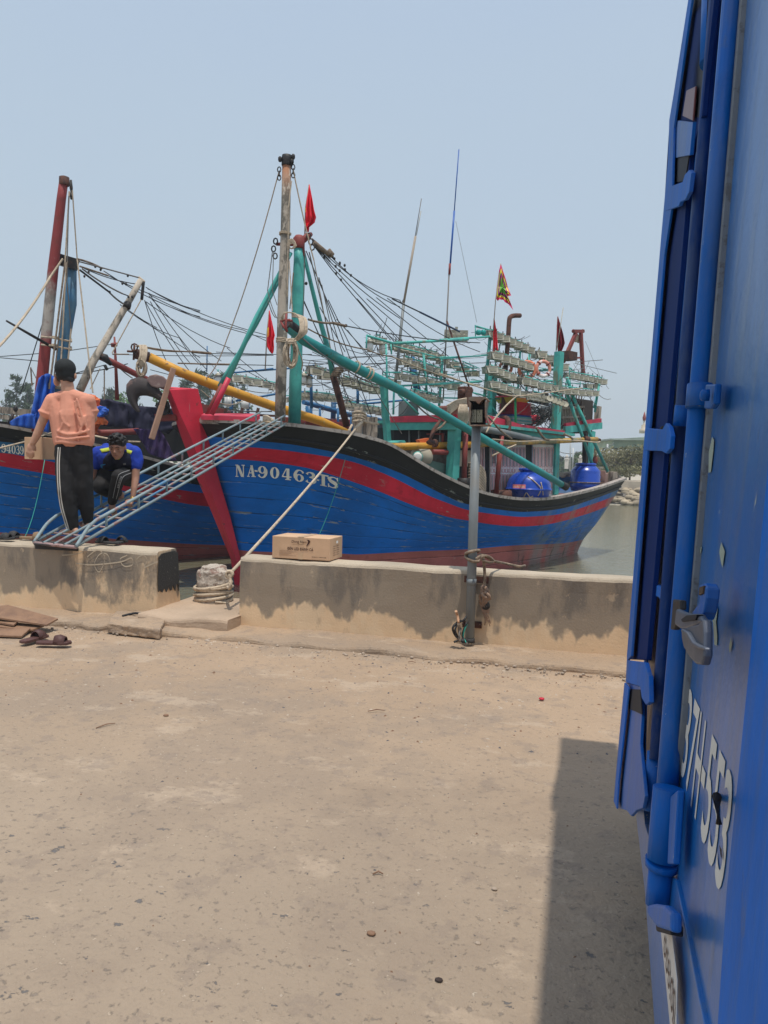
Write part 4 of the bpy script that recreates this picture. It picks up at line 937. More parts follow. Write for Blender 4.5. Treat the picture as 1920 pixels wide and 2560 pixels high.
g = MB(); g.tube([P(286, 842, 17), P(289, 900, 17), P(293, 1000, 17)], [.02, .03, .045], 8); g.tube([P(284, 858, 17), P(286, 866, 17)], .07, 8); g.build('antenna_mast', oxred, boat2)
# grey rail and plank bulwark of the vessel lying outside the left boat
b3 = empty('boat', P(40, 1060, 17.5), 'grey weathered wooden boat lying behind the blue tarpaulin at the left edge', 'boat')
g = MB()
for k, (ya, yb_) in enumerate(((1018, 1036), (1038, 1050))): g.prism([P(-60, ya-8, 17), P(150, ya+14, 18), P(150, yb_+14, 18), P(-60, yb_-10, 17)], FW*.12)
g.build('bulwark', bwood, b3)
g = MB(); g.prism([P(-60, 1046, 17.2), P(150, 1070, 18.2), P(150, 1140, 18.2), P(-60, 1130, 17.2)], FW*2.0); g.build('hull', HK, b3)
g = MB(); g.tube([P(22, 1065, 16.9), P(33, 1034, 16.9)], [.06, .03], 6); g.ell(P(39, 1022, 16.9), (.05, .05, .07)); g.build('cleat', blki, b3)

# ================================================================ cabin of the near boat
def slabB(name, b0, poly, mat, thick=.06, parent=boat, bevel=0):
    g = MB(); g.prism([Q(x, y, b0) for x, y in poly], AM*-thick); return g.build(name, mat, parent, bevel=bevel)
def slabA(name, a0, poly, mat, thick=.06, parent=boat, bevel=0):
    g = MB(); g.prism([QA(x, y, a0) for x, y in poly], AE*thick); return g.build(name, mat, parent, bevel=bevel)
cabin = empty('cabin', LB(5.5, .8, .3) , None); cabin.parent = boat; cabin.location = LB(5.5, .8, .3)-wloc(boat)
AF = 3.9
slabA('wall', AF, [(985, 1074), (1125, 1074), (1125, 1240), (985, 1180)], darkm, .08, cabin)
slabA('wall_lower', AF-.02, [(985, 1122), (1125, 1125), (1125, 1260), (985, 1200)], M('engine_grey', (.16, .15, .13), .8, layers=[((.08, .06, .04), 4, .5, .1, (1, 1, 1), .8)]), .05, cabin)
for x in (1021, 1045, 1098): slabA('window_frame', AF-.03, [(x, 1076), (x+3, 1076), (x+3, 1122), (x, 1120)], galv, .03, cabin)
slabA('window_frame', AF-.04, [(1066, 1083), (1108, 1083), (1108, 1087), (1066, 1087)], oxred, .03, cabin)
slabA('window_frame', AF-.04, [(1104, 1083), (1109, 1083), (1109, 1122), (1104, 1122)], oxred, .03, cabin)
slabA('fascia', AF-.25, [(974, 1041), (1142, 1036), (1142, 1054), (976, 1056)], crim, .08, cabin)
slabA('fascia', AF-.22, [(976, 1056), (1142, 1054), (1142, 1074), (976, 1075)], teal, .08, cabin)['label'] = 'teal fascia board'
g = MB(); g.prism([LB(AF-.2, -.55, 2.38), LB(AF-.2, 1.62, 2.38), LB(8.6, 1.5, 2.30), LB(8.6, -1.2, 2.30)], UP*.06); g.build('roof', tealp, cabin)
g = MB(); g.box8([LB(AF+.1, -1.1, .3), LB(AF+.1, 1.06, .3), LB(8.4, 1.06, .3), LB(8.4, -1.1, .3), LB(AF+.1, -1.1, 2.3), LB(AF+.1, 1.06, 2.3), LB(8.4, 1.06, 2.3), LB(8.4, -1.1, 2.3)]); g.build('cabin_body', M('cabin_dark_paint', (.03, .05, .05), .8), cabin)
Bc = 1.2
slabB('wall', Bc-.05, [(1140, 1078), (1228, 1085), (1228, 1140), (1140, 1130)], darkm, .05, cabin)
slabB('panel', Bc, [(1148, 1126), (1184, 1126), (1184, 1166), (1148, 1166)], creamp, .04, cabin)
for k, (x0, x1, y0, y1, y2, y3) in enumerate(((1196, 1212, 1104, 1106, 1236, 1232), (1226, 1253, 1110, 1112, 1243, 1238), (1254, 1314, 1108, 1111, 1243, 1236), (1332, 1386, 1110, 1112, 1240, 1232))):
    slabB('shutter_door', Bc+.02*(k % 2), [(x0, y0), (x1, y1), (x1, y2), (x0, y2+2)], shut, .04, cabin)
    sd = [o for o in bpy.data.objects if o.name.startswith('shutter_door')][-1]
    g = MB(); bl_ = Bc+.02*(k % 2)+.008; g2 = MB()
    n_ = max(2, int((x1-x0)/8)); w_ = (x1-x0)/n_
    def line(gg, xa, ya, xb, yb_, w=.0055): gg.beam(Q(xa, ya, bl_), Q(xb, yb_, bl_), w, .008, up=AM)
    for j in range(n_):
        xa, xb = x0+j*w_+1.6, x0+(j+1)*w_-1.6
        for (u0, u1) in ((1119, 1168), (1172, 1181), (1186, 1234)):
            if u0 == 1186 and k == 2 and j > 2: continue
            line(g, xa, u0, xa, u1); line(g, xb, u0, xb, u1); line(g, xa, u0, xb, u0); line(g, xa, u1, xb, u1)
        line(g2, (xa+xb)/2, 1121, (xa+xb)/2, 1166, .018); line(g2, (xa+xb)/2, 1188, (xa+xb)/2, 1232, .018)
    g.build('red_piping', redp, sd, fixn=True); g2.build('groove', M('shutter_groove', (.22, .2, .22), .8, bump=0) if k == 0 else bpy.data.materials['shutter_groove'], sd)
slabB('window', Bc+.03, [(1231, 1124), (1240, 1124), (1240, 1158), (1231, 1158)], glassd, .02, cabin)
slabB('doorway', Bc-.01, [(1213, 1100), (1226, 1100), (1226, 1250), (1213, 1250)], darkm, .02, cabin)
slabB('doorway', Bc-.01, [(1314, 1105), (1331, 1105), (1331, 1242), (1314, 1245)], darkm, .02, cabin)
# long fascia of the upper deck on the port side
slabB('fascia', Bc+.22, [(1219, 1037), (1260, 1048), (1300, 1060), (1350, 1068), (1412, 1077), (1412, 1090), (1350, 1082), (1300, 1076), (1262, 1068), (1219, 1062)], crim, .08, cabin)
slabB('fascia', Bc+.20, [(1200, 1058), (1262, 1068), (1300, 1076), (1350, 1082), (1412, 1090), (1414, 1100), (1350, 1098), (1270, 1088), (1200, 1078)], teal, .08, cabin)
# stout posts
def post_(pts, r, mat, name='post', n=10, lab=None, sq=None):
    g = MB()
    if sq:
        for a, b_ in zip(pts, pts[1:]): g.beam(a, b_, sq, sq)
    else: g.tube(pts, r, n)
    o = g.build(name, mat, boat)
    if lab: o['label'] = lab
    return o
post_([Q(1138, 1036, 1.75), Q(1135, 1110, 1.75), Q(1130, 1205, 1.75)], 0, teal, sq=.19, lab='square teal cabin post')
post_([Q(959, 960, .6), Q(964, 1040, .6), Q(970, 1112, .6)], 0, tealp, sq=.11)
post_([Q(1164, 1080, 1.9), Q(1160, 1195, 1.9)], .055, oxred, lab='red pipe post')
post_([Q(1398, 880, 1.2), Q(1394, 960, 1.2), Q(1388, 1090, 1.2), Q(1384, 1236, 1.2)], 0, tealp, sq=.17)
post_([Q(1232, 925, .5), Q(1228, 1040, .5)], 0, tealp, sq=.16)
post_([Q(1476, 1078, -.3), Q(1467, 1170, -.3)], 0, tealp, sq=.22, lab='forked teal stern post'); post_([Q(1463, 1076, .1), Q(1463, 1165, .1)], 0, blki, sq=.12)
ex = post_([Q(1240, 1236, 1.62), Q(1254, 1090, 1.62)], .055, oxred, name='exhaust_pipe'); 
ex = post_(spline([Q(1258, 1030, .9), Q(1262, 950, .9), Q(1270, 850, .9), Q(1273, 803, .9), Q(1277, 792, .9), Q(1288, 789, .9), Q(1300, 789, .9)], 4), .055, rustm, name='exhaust_pipe', lab='rusty bent funnel pipe')
post_(spline([Q(1254, 1045, 1.2), Q(1266, 1046, 1.4), Q(1272, 1056, 1.5), Q(1270, 1080, 1.55)], 4), .06, rustm, name='exhaust_pipe')
# stern platform
AP = 9.6
slabB('platform_board', .9, [(1415, 1058), (1504, 1046), (1504, 1056), (1415, 1066)], crim, .07)
slabB('platform_board', .93, [(1414, 1066), (1506, 1056), (1506, 1072), (1414, 1083)], tealp, .08)
g = MB(); g.prism([Q(1414, 1076, .9), Q(1505, 1066, .9), Q(1505, 1066, .9)-AM*1.8, Q(1414, 1076, .9)-AM*1.8], UP*-.05); g.build('platform_deck', deckw, boat)
post_([Q(1493, 1048, .6), Q(1496, 1016, .6)], 0, bwood, sq=.13, name='timber_stub')
# crate rack of upright laths on the platform
rk = empty('slatted_crate', Q(1430, 1062, .5), 'dark slatted wooden crate standing on the stern platform behind teal struts', 'crate')
g = MB()
for k in range(9): x = 1405+6.5*k; g.beam(Q(x+3, 1062, .6), Q(x-1, 1018+.1*k, .6), .055, .03)
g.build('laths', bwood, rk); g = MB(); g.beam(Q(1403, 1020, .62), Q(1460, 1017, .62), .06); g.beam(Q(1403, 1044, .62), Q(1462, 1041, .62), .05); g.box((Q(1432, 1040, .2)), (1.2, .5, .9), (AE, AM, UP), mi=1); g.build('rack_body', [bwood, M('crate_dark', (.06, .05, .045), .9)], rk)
g = MB()
for k in range(8): x = 1410+6*k; g.tube([Q(x, 1018, .55), Q(x-4+k, 984, .5)], .018, 5)
g.build('loose_poles', M('dark_bamboo', (.06, .045, .04), .8), rk)
# slanting teal stays at the stern
for a_, b_ in (((1417, 983), (1492, 1192)), ((1432, 990), (1519, 1178)), ((1417, 944), (1434, 994)), ((1498, 960), (1487, 1030))):
    post_([Q(*a_, .95), Q(*b_, .95)], .042 if a_[0] != 1498 else .03, tealp, name='stay')
# red A frame
af = empty('a_frame', Q(1440, 900, .0)); af.parent = boat; af.location = Q(1440, 900, .0)-wloc(boat)
for p_, q_ in (((1440, 832), (1408, 905)), ((1452, 832), (1458, 942)), ((1426, 896), (1452, 894)), ((1434, 828), (1458, 828)), ((1452, 896), (1458, 904))):
    g = MB(); g.beam(Q(*p_, .1), Q(*q_, .1), .085 if p_[1] < 860 else .05); g.build('strut', oxred, af)
for px in (1434, 1457):
    g = MB(); g.tube([Q(px+4*math.cos(t*.785), 828+4*math.sin(t*.785), .05) for t in range(8)], .016, 5, closed=True); g.build('eye_bolt', oxred, af)
g = MB(); g.box(Q(1421, 890, .3), (.4, .3, .22), (AE, AM, UP)); g.build('winch_head', rustm, af)
g = MB()
for px, py in ((1442, 842), (1446, 850), (1440, 848)): g.ell(Q(px, py, .0), (.06, .05, .09), n=8, m=5)
g.build('rope_knot', ropem, af)
# ================================================================ lamps, frames, rigging, flags
def dep(px, b=0.0, o=OB): return depth(Q(px, 1100, b, o))
def K5(x, y): return (1100+x/3.19, 750+y/3.19)      # reading scales used while measuring the photo
def K7(x, y): return (700+x/3.318, 750+y/3.318)
lampi = [0]
lp_m = M('lamp_glass', (.30, .28, .20), .25, bump=0, spec=.7)
lamp_me = {}
def lamp_mesh(kind):
    if kind in lamp_me: return lamp_me[kind]
    g = MB()
    if kind == 'flood':                 # hooded floodlight box with a slanting visor and open dark reflector
        g.prism([(-.15, -.10, .07), (.15, -.10, .07), (.15, .10, .07), (-.15, .10, .07)], (0, 0, -.015))
        g.prism([(-.13, -.09, .055), (.13, -.09, .055), (.11, -.12, -.07), (-.11, -.12, -.07)], (0, .012, 0))
        g.box8([(-.12, -.05, -.07), (.12, -.05, -.07), (.12, .09, -.06), (-.12, .09, -.06), (-.12, -.06, .056), (.12, -.06, .056), (.12, .09, .056), (-.12, .09, .056)])
        g.box((0, 0, .095), (.03, .03, .05)); g.box((-.135, 0, .0), (.012, .16, .13)); g.box((.135, 0, .0), (.012, .16, .13))
        g.box((0, -.115, -.005), (.15, .012, .07), mi=1)
    elif kind == 'led':                 # flat panel with four round lenses
        g.box((0, 0, 0), (.34, .05, .17)); g.box((0, .05, 0), (.30, .06, .12))
        for k in range(4): g.lathe((-.12+.08*k, -.026, 0), [(.032, 0), (.032, .012), (.026, .014)], 10, (Vector((1, 0, 0)), Vector((0, 0, 1)), Vector((0, -1, 0))), mi=1)
        g.box((0, 0, .1), (.04, .03, .06))
    elif kind == 'bulb':
        g.lathe((0, 0, 0), [(.02, -.12), (.045, -.11), (.055, -.05), (.05, 0), (.03, .03), (.025, .06), (.01, .10)], 10, mi=1)
        g.lathe((0, 0, .02), [(.075, 0), (.04, .04), (.02, .05)], 10)
    else:                               # round cup lamp
        ax = (Vector((1, 0, 0)), Vector((0, .5, .86)), Vector((0, -.86, .5)))
        g.lathe((0, 0, 0), [(.02, -.10), (.06, -.08), (.085, 0), (.07, .0), (.03, -.03)], 14, ax); g.lathe((0, 0, 0), [(.07, .0), (.02, -.02)], 14, ax, mi=1, caps=True)
    o = g.build('tmp_' + kind, [lampm, lp_m if kind != 'bulb' else lampb]); me = o.data; bpy.data.objects.remove(o); me.name = kind + '_lamp'; lamp_me[kind] = me
    return me
greenglass = M('teal_insulator', (.02, .30, .28), .3, bump=0)
def lampat(p, parent, kind='flood', yaw=0.0, s=1.0, name=None):
    o = bpy.data.objects.new(name or {'flood': 'flood_lamp', 'led': 'led_lamp', 'bulb': 'bulb_lamp', 'cup': 'cup_lamp'}[kind], lamp_mesh(kind)); COL.objects.link(o)
    o.parent = parent; o.location = Vector(p)-wloc(parent); o.rotation_euler = (random.uniform(-.08, .08), random.uniform(-.08, .08), YAW+yaw); o.scale = (s, s, s)
    return o
def rack(parent, name, pts, mat=teal, r=.016):
    g = MB(); g.tube(pts, r, 6); return g.build(name, mat, parent)
def lamprow(parent, p0, p1, n, d0, d1, kind='flood', yaw=TH*.6, s=1.0, bow=0.0):
    pp = [P(p0[0]+(p1[0]-p0[0])*t, p0[1]+(p1[1]-p0[1])*t + bow*4*t*(1-t), 1/((1-t)/d0+t/d1)) for t in [k/max(1, n-1) for k in range(n)]]
    rg_ = MB(); rl = [q+UP*.12 for q in pp] if n > 1 else [pp[0]+UP*.12, pp[0]+UP*.2]; rg_.tube(rl, .016, 6)
    for q in pp:                     # feed wires, clips and stays that hang on the rail
        for _ in range(2):
            a_ = q+UP*.12+RT*random.uniform(-.12, .12); b_ = a_+RT*random.uniform(-.45, .45)+UP*random.uniform(-.55, .35); rg_.tube(sagline(a_, b_, random.uniform(0, .12), 5), random.choice([.004, .005, .007]), 4, caps=False, mi=random.choice([1, 1, 2]))
        rg_.tube([q+UP*.12, q+UP*.19], .012, 5, mi=1)
    rk_ = rg_.build('lamp_rail', [teal, wire, wireg], parent)
    for q in pp: lampat(q, rk_, kind, yaw+random.uniform(-.1, .1), s)
    return rk_
R_ = math.radians
lamprow(boat, K5(400, 275), K5(700, 400), 7, 17.6, 18.8, s=1.08); lamprow(boat, K5(790, 440), K5(970, 540), 4, 19.1, 20.0, s=1.2)
lamprow(boat, K5(440, 450), K5(690, 535), 5, 17.4, 18.4, s=1.15); lamprow(boat, K5(400, 560), K5(600, 640), 5, 17.0, 17.8, s=1.1)
lamprow(boat, K5(670, 650), K5(1220, 748), 11, 17.6, 20.6, s=1.02, bow=6); lamprow(boat, K5(1030, 605), K5(1290, 655), 8, 20.0, 21.0, s=.92)
lamprow(boat, K5(420, 680), K5(640, 755), 5, 17.0, 17.6, s=1.05); lamprow(boat, K5(1180, 690), K5(1235, 690), 2, 20.5, 20.8, s=.8)
lamprow(boat, K5(740, 770), K5(830, 790), 3, 17.5, 18.0, 'led', yaw=.3, s=.9); lamprow(boat, K5(880, 785), K5(1000, 830), 5, 17.8, 18.4, 'cup', yaw=.2, s=1.0)
lamprow(boat, K7(960, 390), K7(1300, 480), 8, 15.8, 17.2, s=.95); lamprow(boat, K7(1350, 510), K7(1600, 612), 4, 17.2, 17.8, s=.95)
lamprow(boat, K7(1030, 515), K7(1330, 612), 6, 15.6, 16.8, s=.92); lamprow(boat, K7(1010, 640), K7(1440, 725), 7, 15.4, 17.0, s=.9)
lamprow(boat, K7(1090, 785), K7(1310, 830), 5, 15.4, 16.2, 'led', yaw=.6, s=.75)
lamprow(boat, K7(1460, 300), K7(1462, 300), 1, 17.4, 17.4, 'led', yaw=0, s=1.55); lamprow(boat, K7(800, 340), K7(830, 345), 2, 15.2, 15.3, s=.85)
lamprow(boat, K7(745, 365), K7(848, 380), 2, 15.1, 15.3, 'bulb', s=1.3)
lamprow(boat2, K7(290, 590), K7(380, 630), 2, 16.5, 16.9, s=1.25); lamprow(boat2, K7(530, 675), K7(800, 755), 7, 17.2, 18.4, s=1.15)
lamprow(boat2, K7(195, 645), K7(240, 662), 2, 16.4, 16.5, 'bulb', s=1.35); lamprow(boat2, K7(205, 800), K7(410, 815), 3, 18.0, 19.0, 'led', yaw=.5, s=1.0)
lamprow(boat2, K7(300, 800), K7(560, 850), 4, 20, 21, s=1.0); lamprow(boat2, K7(560, 880), K7(850, 930), 5, 20, 21.5, 'led', yaw=.4, s=1.1)
lamprow(boat2, (590, 948), (690, 968), 5, 20.0, 20.6, s=1.2); lamprow(boat2, (545, 944), (548, 944), 1, 19, 19, 'bulb', s=1.5)
lamprow(boat2, (705, 1000), (760, 1000), 3, 21.0, 21.6, s=1.0); lamprow(boat2, K7(850, 660), K7(960, 690), 3, 18.0, 18.6, s=.8)
# teal frame pipes of the near boat
def fr(a, b_, r=.018, m_=teal, d=None, parent=boat, nm='frame_pipe', bb=None):
    (x0, y0), (x1, y1) = a, b_
    if bb is not None: q0, q1 = Q(x0, y0, bb), Q(x1, y1, bb)
    else: q0, q1 = P(x0, y0, d[0]), P(x1, y1, d[-1])
    g = MB(); g.tube([q0, q1], r, 6); return g.build(nm, m_, parent)
for a_, b_, r_, b0 in ((K5(400, 290), K5(355, 780), .042, .9), (K5(715, 430), K5(665, 970), .032, .6), (K5(640, 410), K5(600, 1080), .026, .8), (K5(500, 270), K5(420, 600), .016, .8),
    (K5(0, 318), K5(395, 292), .026, 1.0), (K5(280, 205), K5(490, 268), .018, .9), (K5(283, 205), K5(283, 290), .014, .9), (K5(620, 578), K5(1045, 546), .026, .6), (K5(1040, 546), K5(1060, 562), .02, .6),
    (K5(330, 440), K5(650, 412), .016, .7), (K5(1000, 603), K5(1325, 636), .018, .3), (K5(1275, 640), K5(1262, 690), .02, .3), (K5(1250, 765), K5(1225, 860), .026, .3), (K5(1120, 650), K5(1115, 720), .014, .3),
    (K5(980, 660), K5(1270, 675), .012, .3), (K5(0, 665), K5(330, 650), .022, 1.1), (K5(0, 470), K5(380, 440), .016, 1.0), (K5(0, 780), K5(560, 790), .018, .8), (K5(830, 645), K5(930, 645), .03, .3),
    (K5(380, 790), K5(470, 930), .02, .9), (K5(690, 780), K5(560, 960), .016, .9), (K5(960, 830), K5(860, 1040), .02, .9), (K5(690, 800), K5(760, 960), .018, .7), (K5(380, 770), K5(230, 730), .018, 1.0),
    (K7(720, 295), K7(940, 360), .024, 1.5), (K7(940, 360), K7(1560, 325), .030, 1.3), (K7(720, 295), K7(715, 400), .014, 1.5), (K7(880, 365), K7(895, 900), .018, 1.3), (K7(920, 365), K7(925, 450), .016, 1.3),
    (K7(1190, 440), K7(1225, 850), .026, 1.0), (K7(1350, 470), K7(1320, 880), .030, .8), (K7(860, 600), K7(1000, 600), .016, 1.2), (K7(1000, 712), K7(1659, 680), .022, 1.1), (K7(940, 380), K7(1330, 480), .014, 1.2),
    (K7(1230, 480), K7(1659, 465), .016, 1.0), (K7(940, 950), K7(945, 760), .022, 1.0), (K7(980, 780), K7(1150, 945), .020, 1.2), (K7(1000, 735), K7(1300, 790), .014, 1.0)):
    fr(a_, b_, r_, bb=b0, m_=teal if r_ < .03 else tealp)
fr(K5(600, 760), K5(605, 1080), .03, M('bright_green_paint', (.03, .38, .14), .5), bb=1.3, nm='frame_pipe')
# water tank on the roof (grey box), insulators, upper clutter
g = MB(); g.box(P(1022, 1020, 16.6)+FW*.4, (.42, .5, .30), (RT, FW, UP)); g.build('roof_box', galv, boat, bevel=.01)
for x in (308, 345): g = MB(); g.lathe(Q(*K5(x, 262), .9), [(.03, -.05), (.06, -.03), (.06, .04), (.03, .07)], 10); g.build('insulator', greenglass, boat)
# second boat's blue frame and red cabin roof line
for a_, b_, r_, d_ in ((K7(195, 845), K7(600, 960), .07, (19.5, 21)), (K7(175, 770), K7(250, 765), .05, (19, 19)), (K7(445, 840), K7(440, 1020), .07, (20.5, 20.5)), (K7(255, 540), K7(262, 900), .035, (17.5, 17.5)),
    (K7(275, 540), K7(430, 590), .02, (17.5, 18)), (K7(240, 880), K7(242, 1010), .09, (19.5, 19.5)), (K7(645, 700), K7(645, 860), .035, (18.5, 18.5)), (K7(440, 860), K7(850, 820), .02, (20, 21)),
    (K7(600, 940), K7(900, 1010), .05, (21, 22)), ((880, 1042), (880, 1090), .05, (19, 19)), ((518, 865), (517, 930), .014, (19, 19)), ((575, 932), (740, 920), .02, (18, 18)), ((800, 1020), (800, 1075), .03, (19, 19)), ((845, 1020), (845, 1085), .03, (19.5, 19.5)),
    ((590, 1002), (690, 985), .03, (20, 20)), ((578, 1000), (578, 1040), .05, (20, 20)), ((620, 990), (620, 1040), .04, (20, 20)), ((905, 1010), (1020, 1000), .03, (21, 21)), (K7(1085, 475), K7(1140, 750), .10, (20, 20))):
    fr(a_, b_, r_, bframe, d=d_, parent=boat2)
g = MB()
g.prism([P(705, 1042, 19), P(960, 1052, 21), P(960, 1062, 21), P(705, 1056, 19)], FW*1.2); g.prism([P(770, 1048, 18.4), P(900, 1060, 19.4), P(900, 1075, 19.4), P(760, 1062, 18.4)], FW*1.2)
g.build('cabin_roof', oxred, boat2, bevel=.01)
g = MB(); g.prism([P(760, 1058, 18.8), P(960, 1062, 20.4), P(960, 1100, 20.4), P(760, 1096, 18.8)], FW*1.5); g.build('cabin_wall', M('far_cabin_wall', (.10, .16, .22), .7, layers=[((.02, .03, .04), 1.5, .5, .03, (1, 1, .3), .9)]), boat2)
g = MB()
for k, x in enumerate((528, 560, 600, 640)): g.beam(P(x, 1045, 17.5), P(x+6, 1020, 17.5), .06)
g.beam(P(505, 1030, 17.4), P(690, 1040, 18.4), .05); g.build('deck_rail', rustm, boat2)
g = MB(); g.prism([P(500, 1008, 17), P(560, 1022, 17.5), P(560, 1034, 17.5), P(500, 1030, 17)], FW*.8); g.build('hatch', oxred, boat2)
g = MB(); g.tube([P(570, 993, 19), P(570, 1016, 19)], .09, 8); g.tube([P(613, 998, 19.4), P(613, 1022, 19.4)], .10, 8); g.build('vent', lampb, boat2)
# ---------------- rigging wires: (x0, y0, d0, x1, y1, d1, sag, radius, material)
def C5(x, y): return (500+x/3.318, 350+y/3.318)
def C1(x, y): return (x/3.318, 400+y/3.318)
def C3(x, y): return (300+x/2.765, 700+y/2.765)
W1 = []
def w(a, da, b_, db, sag=0, r=.0085, m_=wire, lst=W1): lst.append((a, da, b_, db, sag, r, m_))
# from mast cap
w((697, 430), 12.9, C5(220, 1659), 13.6, .15, .010, ropem); w(C5(220, 1659), 13.6, (516, 945), 13.8, .1, .010, ropem)
w((733, 425), 12.9, C5(945, 1000), 13.1, .05, .012, ropem); w(C5(945, 1000), 13.1, (832, 900), 13.8, 0, .008, ropem); w(C5(760, 340), 12.9, C5(735, 560), 12.8, -.02, .009, ropem); w(C5(735, 560), 12.85, C5(722, 1300), 12.8, 0, .010, ropem)
w(C5(600, 930), 12.9, C5(560, 1250), 12.9, .0, .008, wireg); w(C5(560, 1250), 12.9, C5(640, 1480), 12.9, .05, .008, wireg); w(C5(610, 930), 12.9, C5(600, 1250), 12.9, 0, .007, wireg); w(C5(600, 1250), 12.9, C5(640, 1370), 12.9, 0, .007, wireg)
w(C5(740, 1000), 12.8, C5(765, 1420), 12.7, 0, .010, ropem); w(C5(775, 1100), 12.9, C5(745, 1400), 12.8, 0, .010, roped); w(C5(870, 920), 13.0, C5(850, 1659), 13.2, 0, .008, wireg); w(C5(905, 930), 13.2, C5(1080, 1659), 13.6, 0, .011, wireg)
w(C5(880, 920), 13.3, C5(1150, 1560), 13.8, 0, .009, wire); w(C5(1150, 1560), 13.8, (958, 1120), 15.0, 0, .009, wire); w(C5(985, 1140), 13.3, (880, 960), 14.4, 0, .009, wireg); w(C5(1010, 1200), 13.3, (868, 1010), 14.2, 0, .008, wireg)
# bundle going aft from the mast head
for k, (x1, y1, d1, sg) in enumerate(((*C5(1659, 1385), 15.0, .1), (*C5(1659, 1330), 15.0, .1), (*C5(1659, 1480), 15.0, .05), (*C5(1659, 1659), 14.8, 0), (*C5(1580, 1659), 14.6, 0))):
    w(C5(930+5*k, 820+16*k), 13.3, C5(1070+5*k, 950+30*k), 13.6, .0, .014 if k < 3 else .009); w(C5(1070+5*k, 950+30*k), 13.6, (x1, y1), d1, sg)
w(C5(1659, 1330), 15.0, K7(1020, 0), 15.3, .05); w(K7(930, -10), 15.1, K7(1160, 100), 15.7, 0, .014); w(K7(1160, 100), 15.7, K7(1490, 262), 16.8, 0, .02, M('blue_cable', (.02, .04, .10), .5, bump=0)); w(K7(890, -15), 15.0, K7(1659, 430), 17.2, .1); w(K7(800, -20), 14.9, K7(1400, 470), 16.5, 0)
w(K7(720, -10), 14.7, K7(1250, 440), 16.2, 0); w(K7(640, -10), 14.6, K7(950, 350), 15.6, 0); w(K7(400, 0), 13.8, K7(640, 500), 14.6, 0); w(K7(640, 500), 14.6, K7(1010, 1110), 15.4, 0, .009, wireg); w(K7(190, 0), 13.3, K7(600, 880), 14.4, 0)
w(K7(470, 160), 14.0, K7(760, 480), 15.0, 0); w(K7(760, 480), 15.0, K7(900, 640), 15.6, 0); w(K7(200, 10), 13.4, K7(330, 310), 14.0, 0); w(K7(330, 60), 13.7, K7(540, 430), 14.4, 0); w(K7(560, 250), 14.4, K7(800, 560), 15.2, 0, .007)
# forestay line of the teal boom
w(K7(235, 160), 12.2, K7(440, 190), 12.6, .02, .018, roped); w(K7(440, 190), 12.6, K7(545, 215), 12.8, 0, .024, roped); w(K7(545, 215), 12.8, K7(1659, 355), 16.5, .05, .010); w(K7(235, 240), 12.2, K7(720, 410), 13.6, .05, .012, roped)
w(K7(720, 410), 13.6, K7(930, 470), 14.2, .02, .012, roped); w(K7(930, 470), 14.2, K7(1659, 710), 16.6, .05, .012, ropem); w(K7(190, 320), 12.3, K7(560, 585), 13.0, .03, .013, M('grey_hose', (.16, .17, .18), .5, bump=0)); w(K7(560, 585), 13.0, K7(900, 720), 14.0, .05, .012, wireg)
w(K7(900, 720), 13.9, K7(1060, 765), 14.3, .03, .014, wireg); w(K7(1060, 765), 14.3, K7(1310, 985), 15.3, .1, .016, wireg); w(K7(1310, 985), 15.3, K7(1440, 1000), 15.6, .05, .016, wireg); w(K7(820, 670), 13.8, K7(1040, 740), 14.2, .05, .014, wireg)
# long level wires between boats
for (x0, y0, x1, y1, d0, d1) in ((540, 880, 780, 886, 15, 15), (*K7(190, 450), *K7(850, 455), 14.5, 16), (*K7(190, 495), *K7(1000, 520), 14.5, 16.5), (*K7(190, 520), *K7(950, 515), 14.5, 16.5), (*K7(190, 545), *K7(420, 520), 14.5, 15), (*K7(200, 700), *K7(690, 640), 16, 17),
    (*K7(180, 690), *K7(430, 680), 16, 17), (*K7(270, 545), *K7(880, 740), 16, 18), (*K7(520, 625), *K7(880, 740), 15, 16), (*K7(340, 690), *K7(700, 850), 17, 18), (*K7(200, 590), *K7(640, 840), 17, 19), (*K7(560, 410), *K7(900, 440), 15, 16), (*K7(850, 455), *K7(1100, 460), 15.5, 16.5),
    (*K7(600, 575), *K7(950, 490), 15, 16), (*K7(450, 470), *K7(620, 470), 15, 15.5), (*K7(980, 560), *K7(1659, 700), 15.5, 17), (*K7(250, 910), *K7(470, 880), 18, 19), (*K7(400, 1000), *K7(640, 900), 18, 19), (*K7(640, 950), *K7(870, 1000), 19, 20), (*K7(190, 940), *K7(560, 1010), 19, 20)):
    w((x0, y0), d0, (x1, y1), d1, random.uniform(0, .08), .007)
for (x0, y0, x1, y1) in ((*C3(190, 60), *C3(1010, 380)), (*C3(200, 100), *C3(850, 345)), (*C3(200, 120), *C3(1010, 400)), (*C3(180, 150), *C3(760, 470)), (*C3(170, 140), *C3(320, 560)), (*C3(175, 150), *C3(520, 680)), (*C3(200, 110), *C3(700, 560)), (*C3(210, 150), *C3(480, 570)), (*C3(200, 90), *C3(600, 620)), (*C3(0, 170), *C3(410, 400))):
    w((x0, y0), 15.3, (x1, y1), 17.0, .08, .0085)
w(C3(410, 400), 16.5, C3(560, 590), 17.5, .05, .008); w(C3(850, 345), 16.5, C3(1010, 420), 17, 0, .008); w(C3(190, 465), 13.8, C3(500, 495), 14.4, .02, .014, roped); w(C3(500, 495), 14.4, C3(630, 508), 14.6, 0, .026, roped); w(C3(630, 508), 14.6, C3(1060, 520), 15.6, 0)
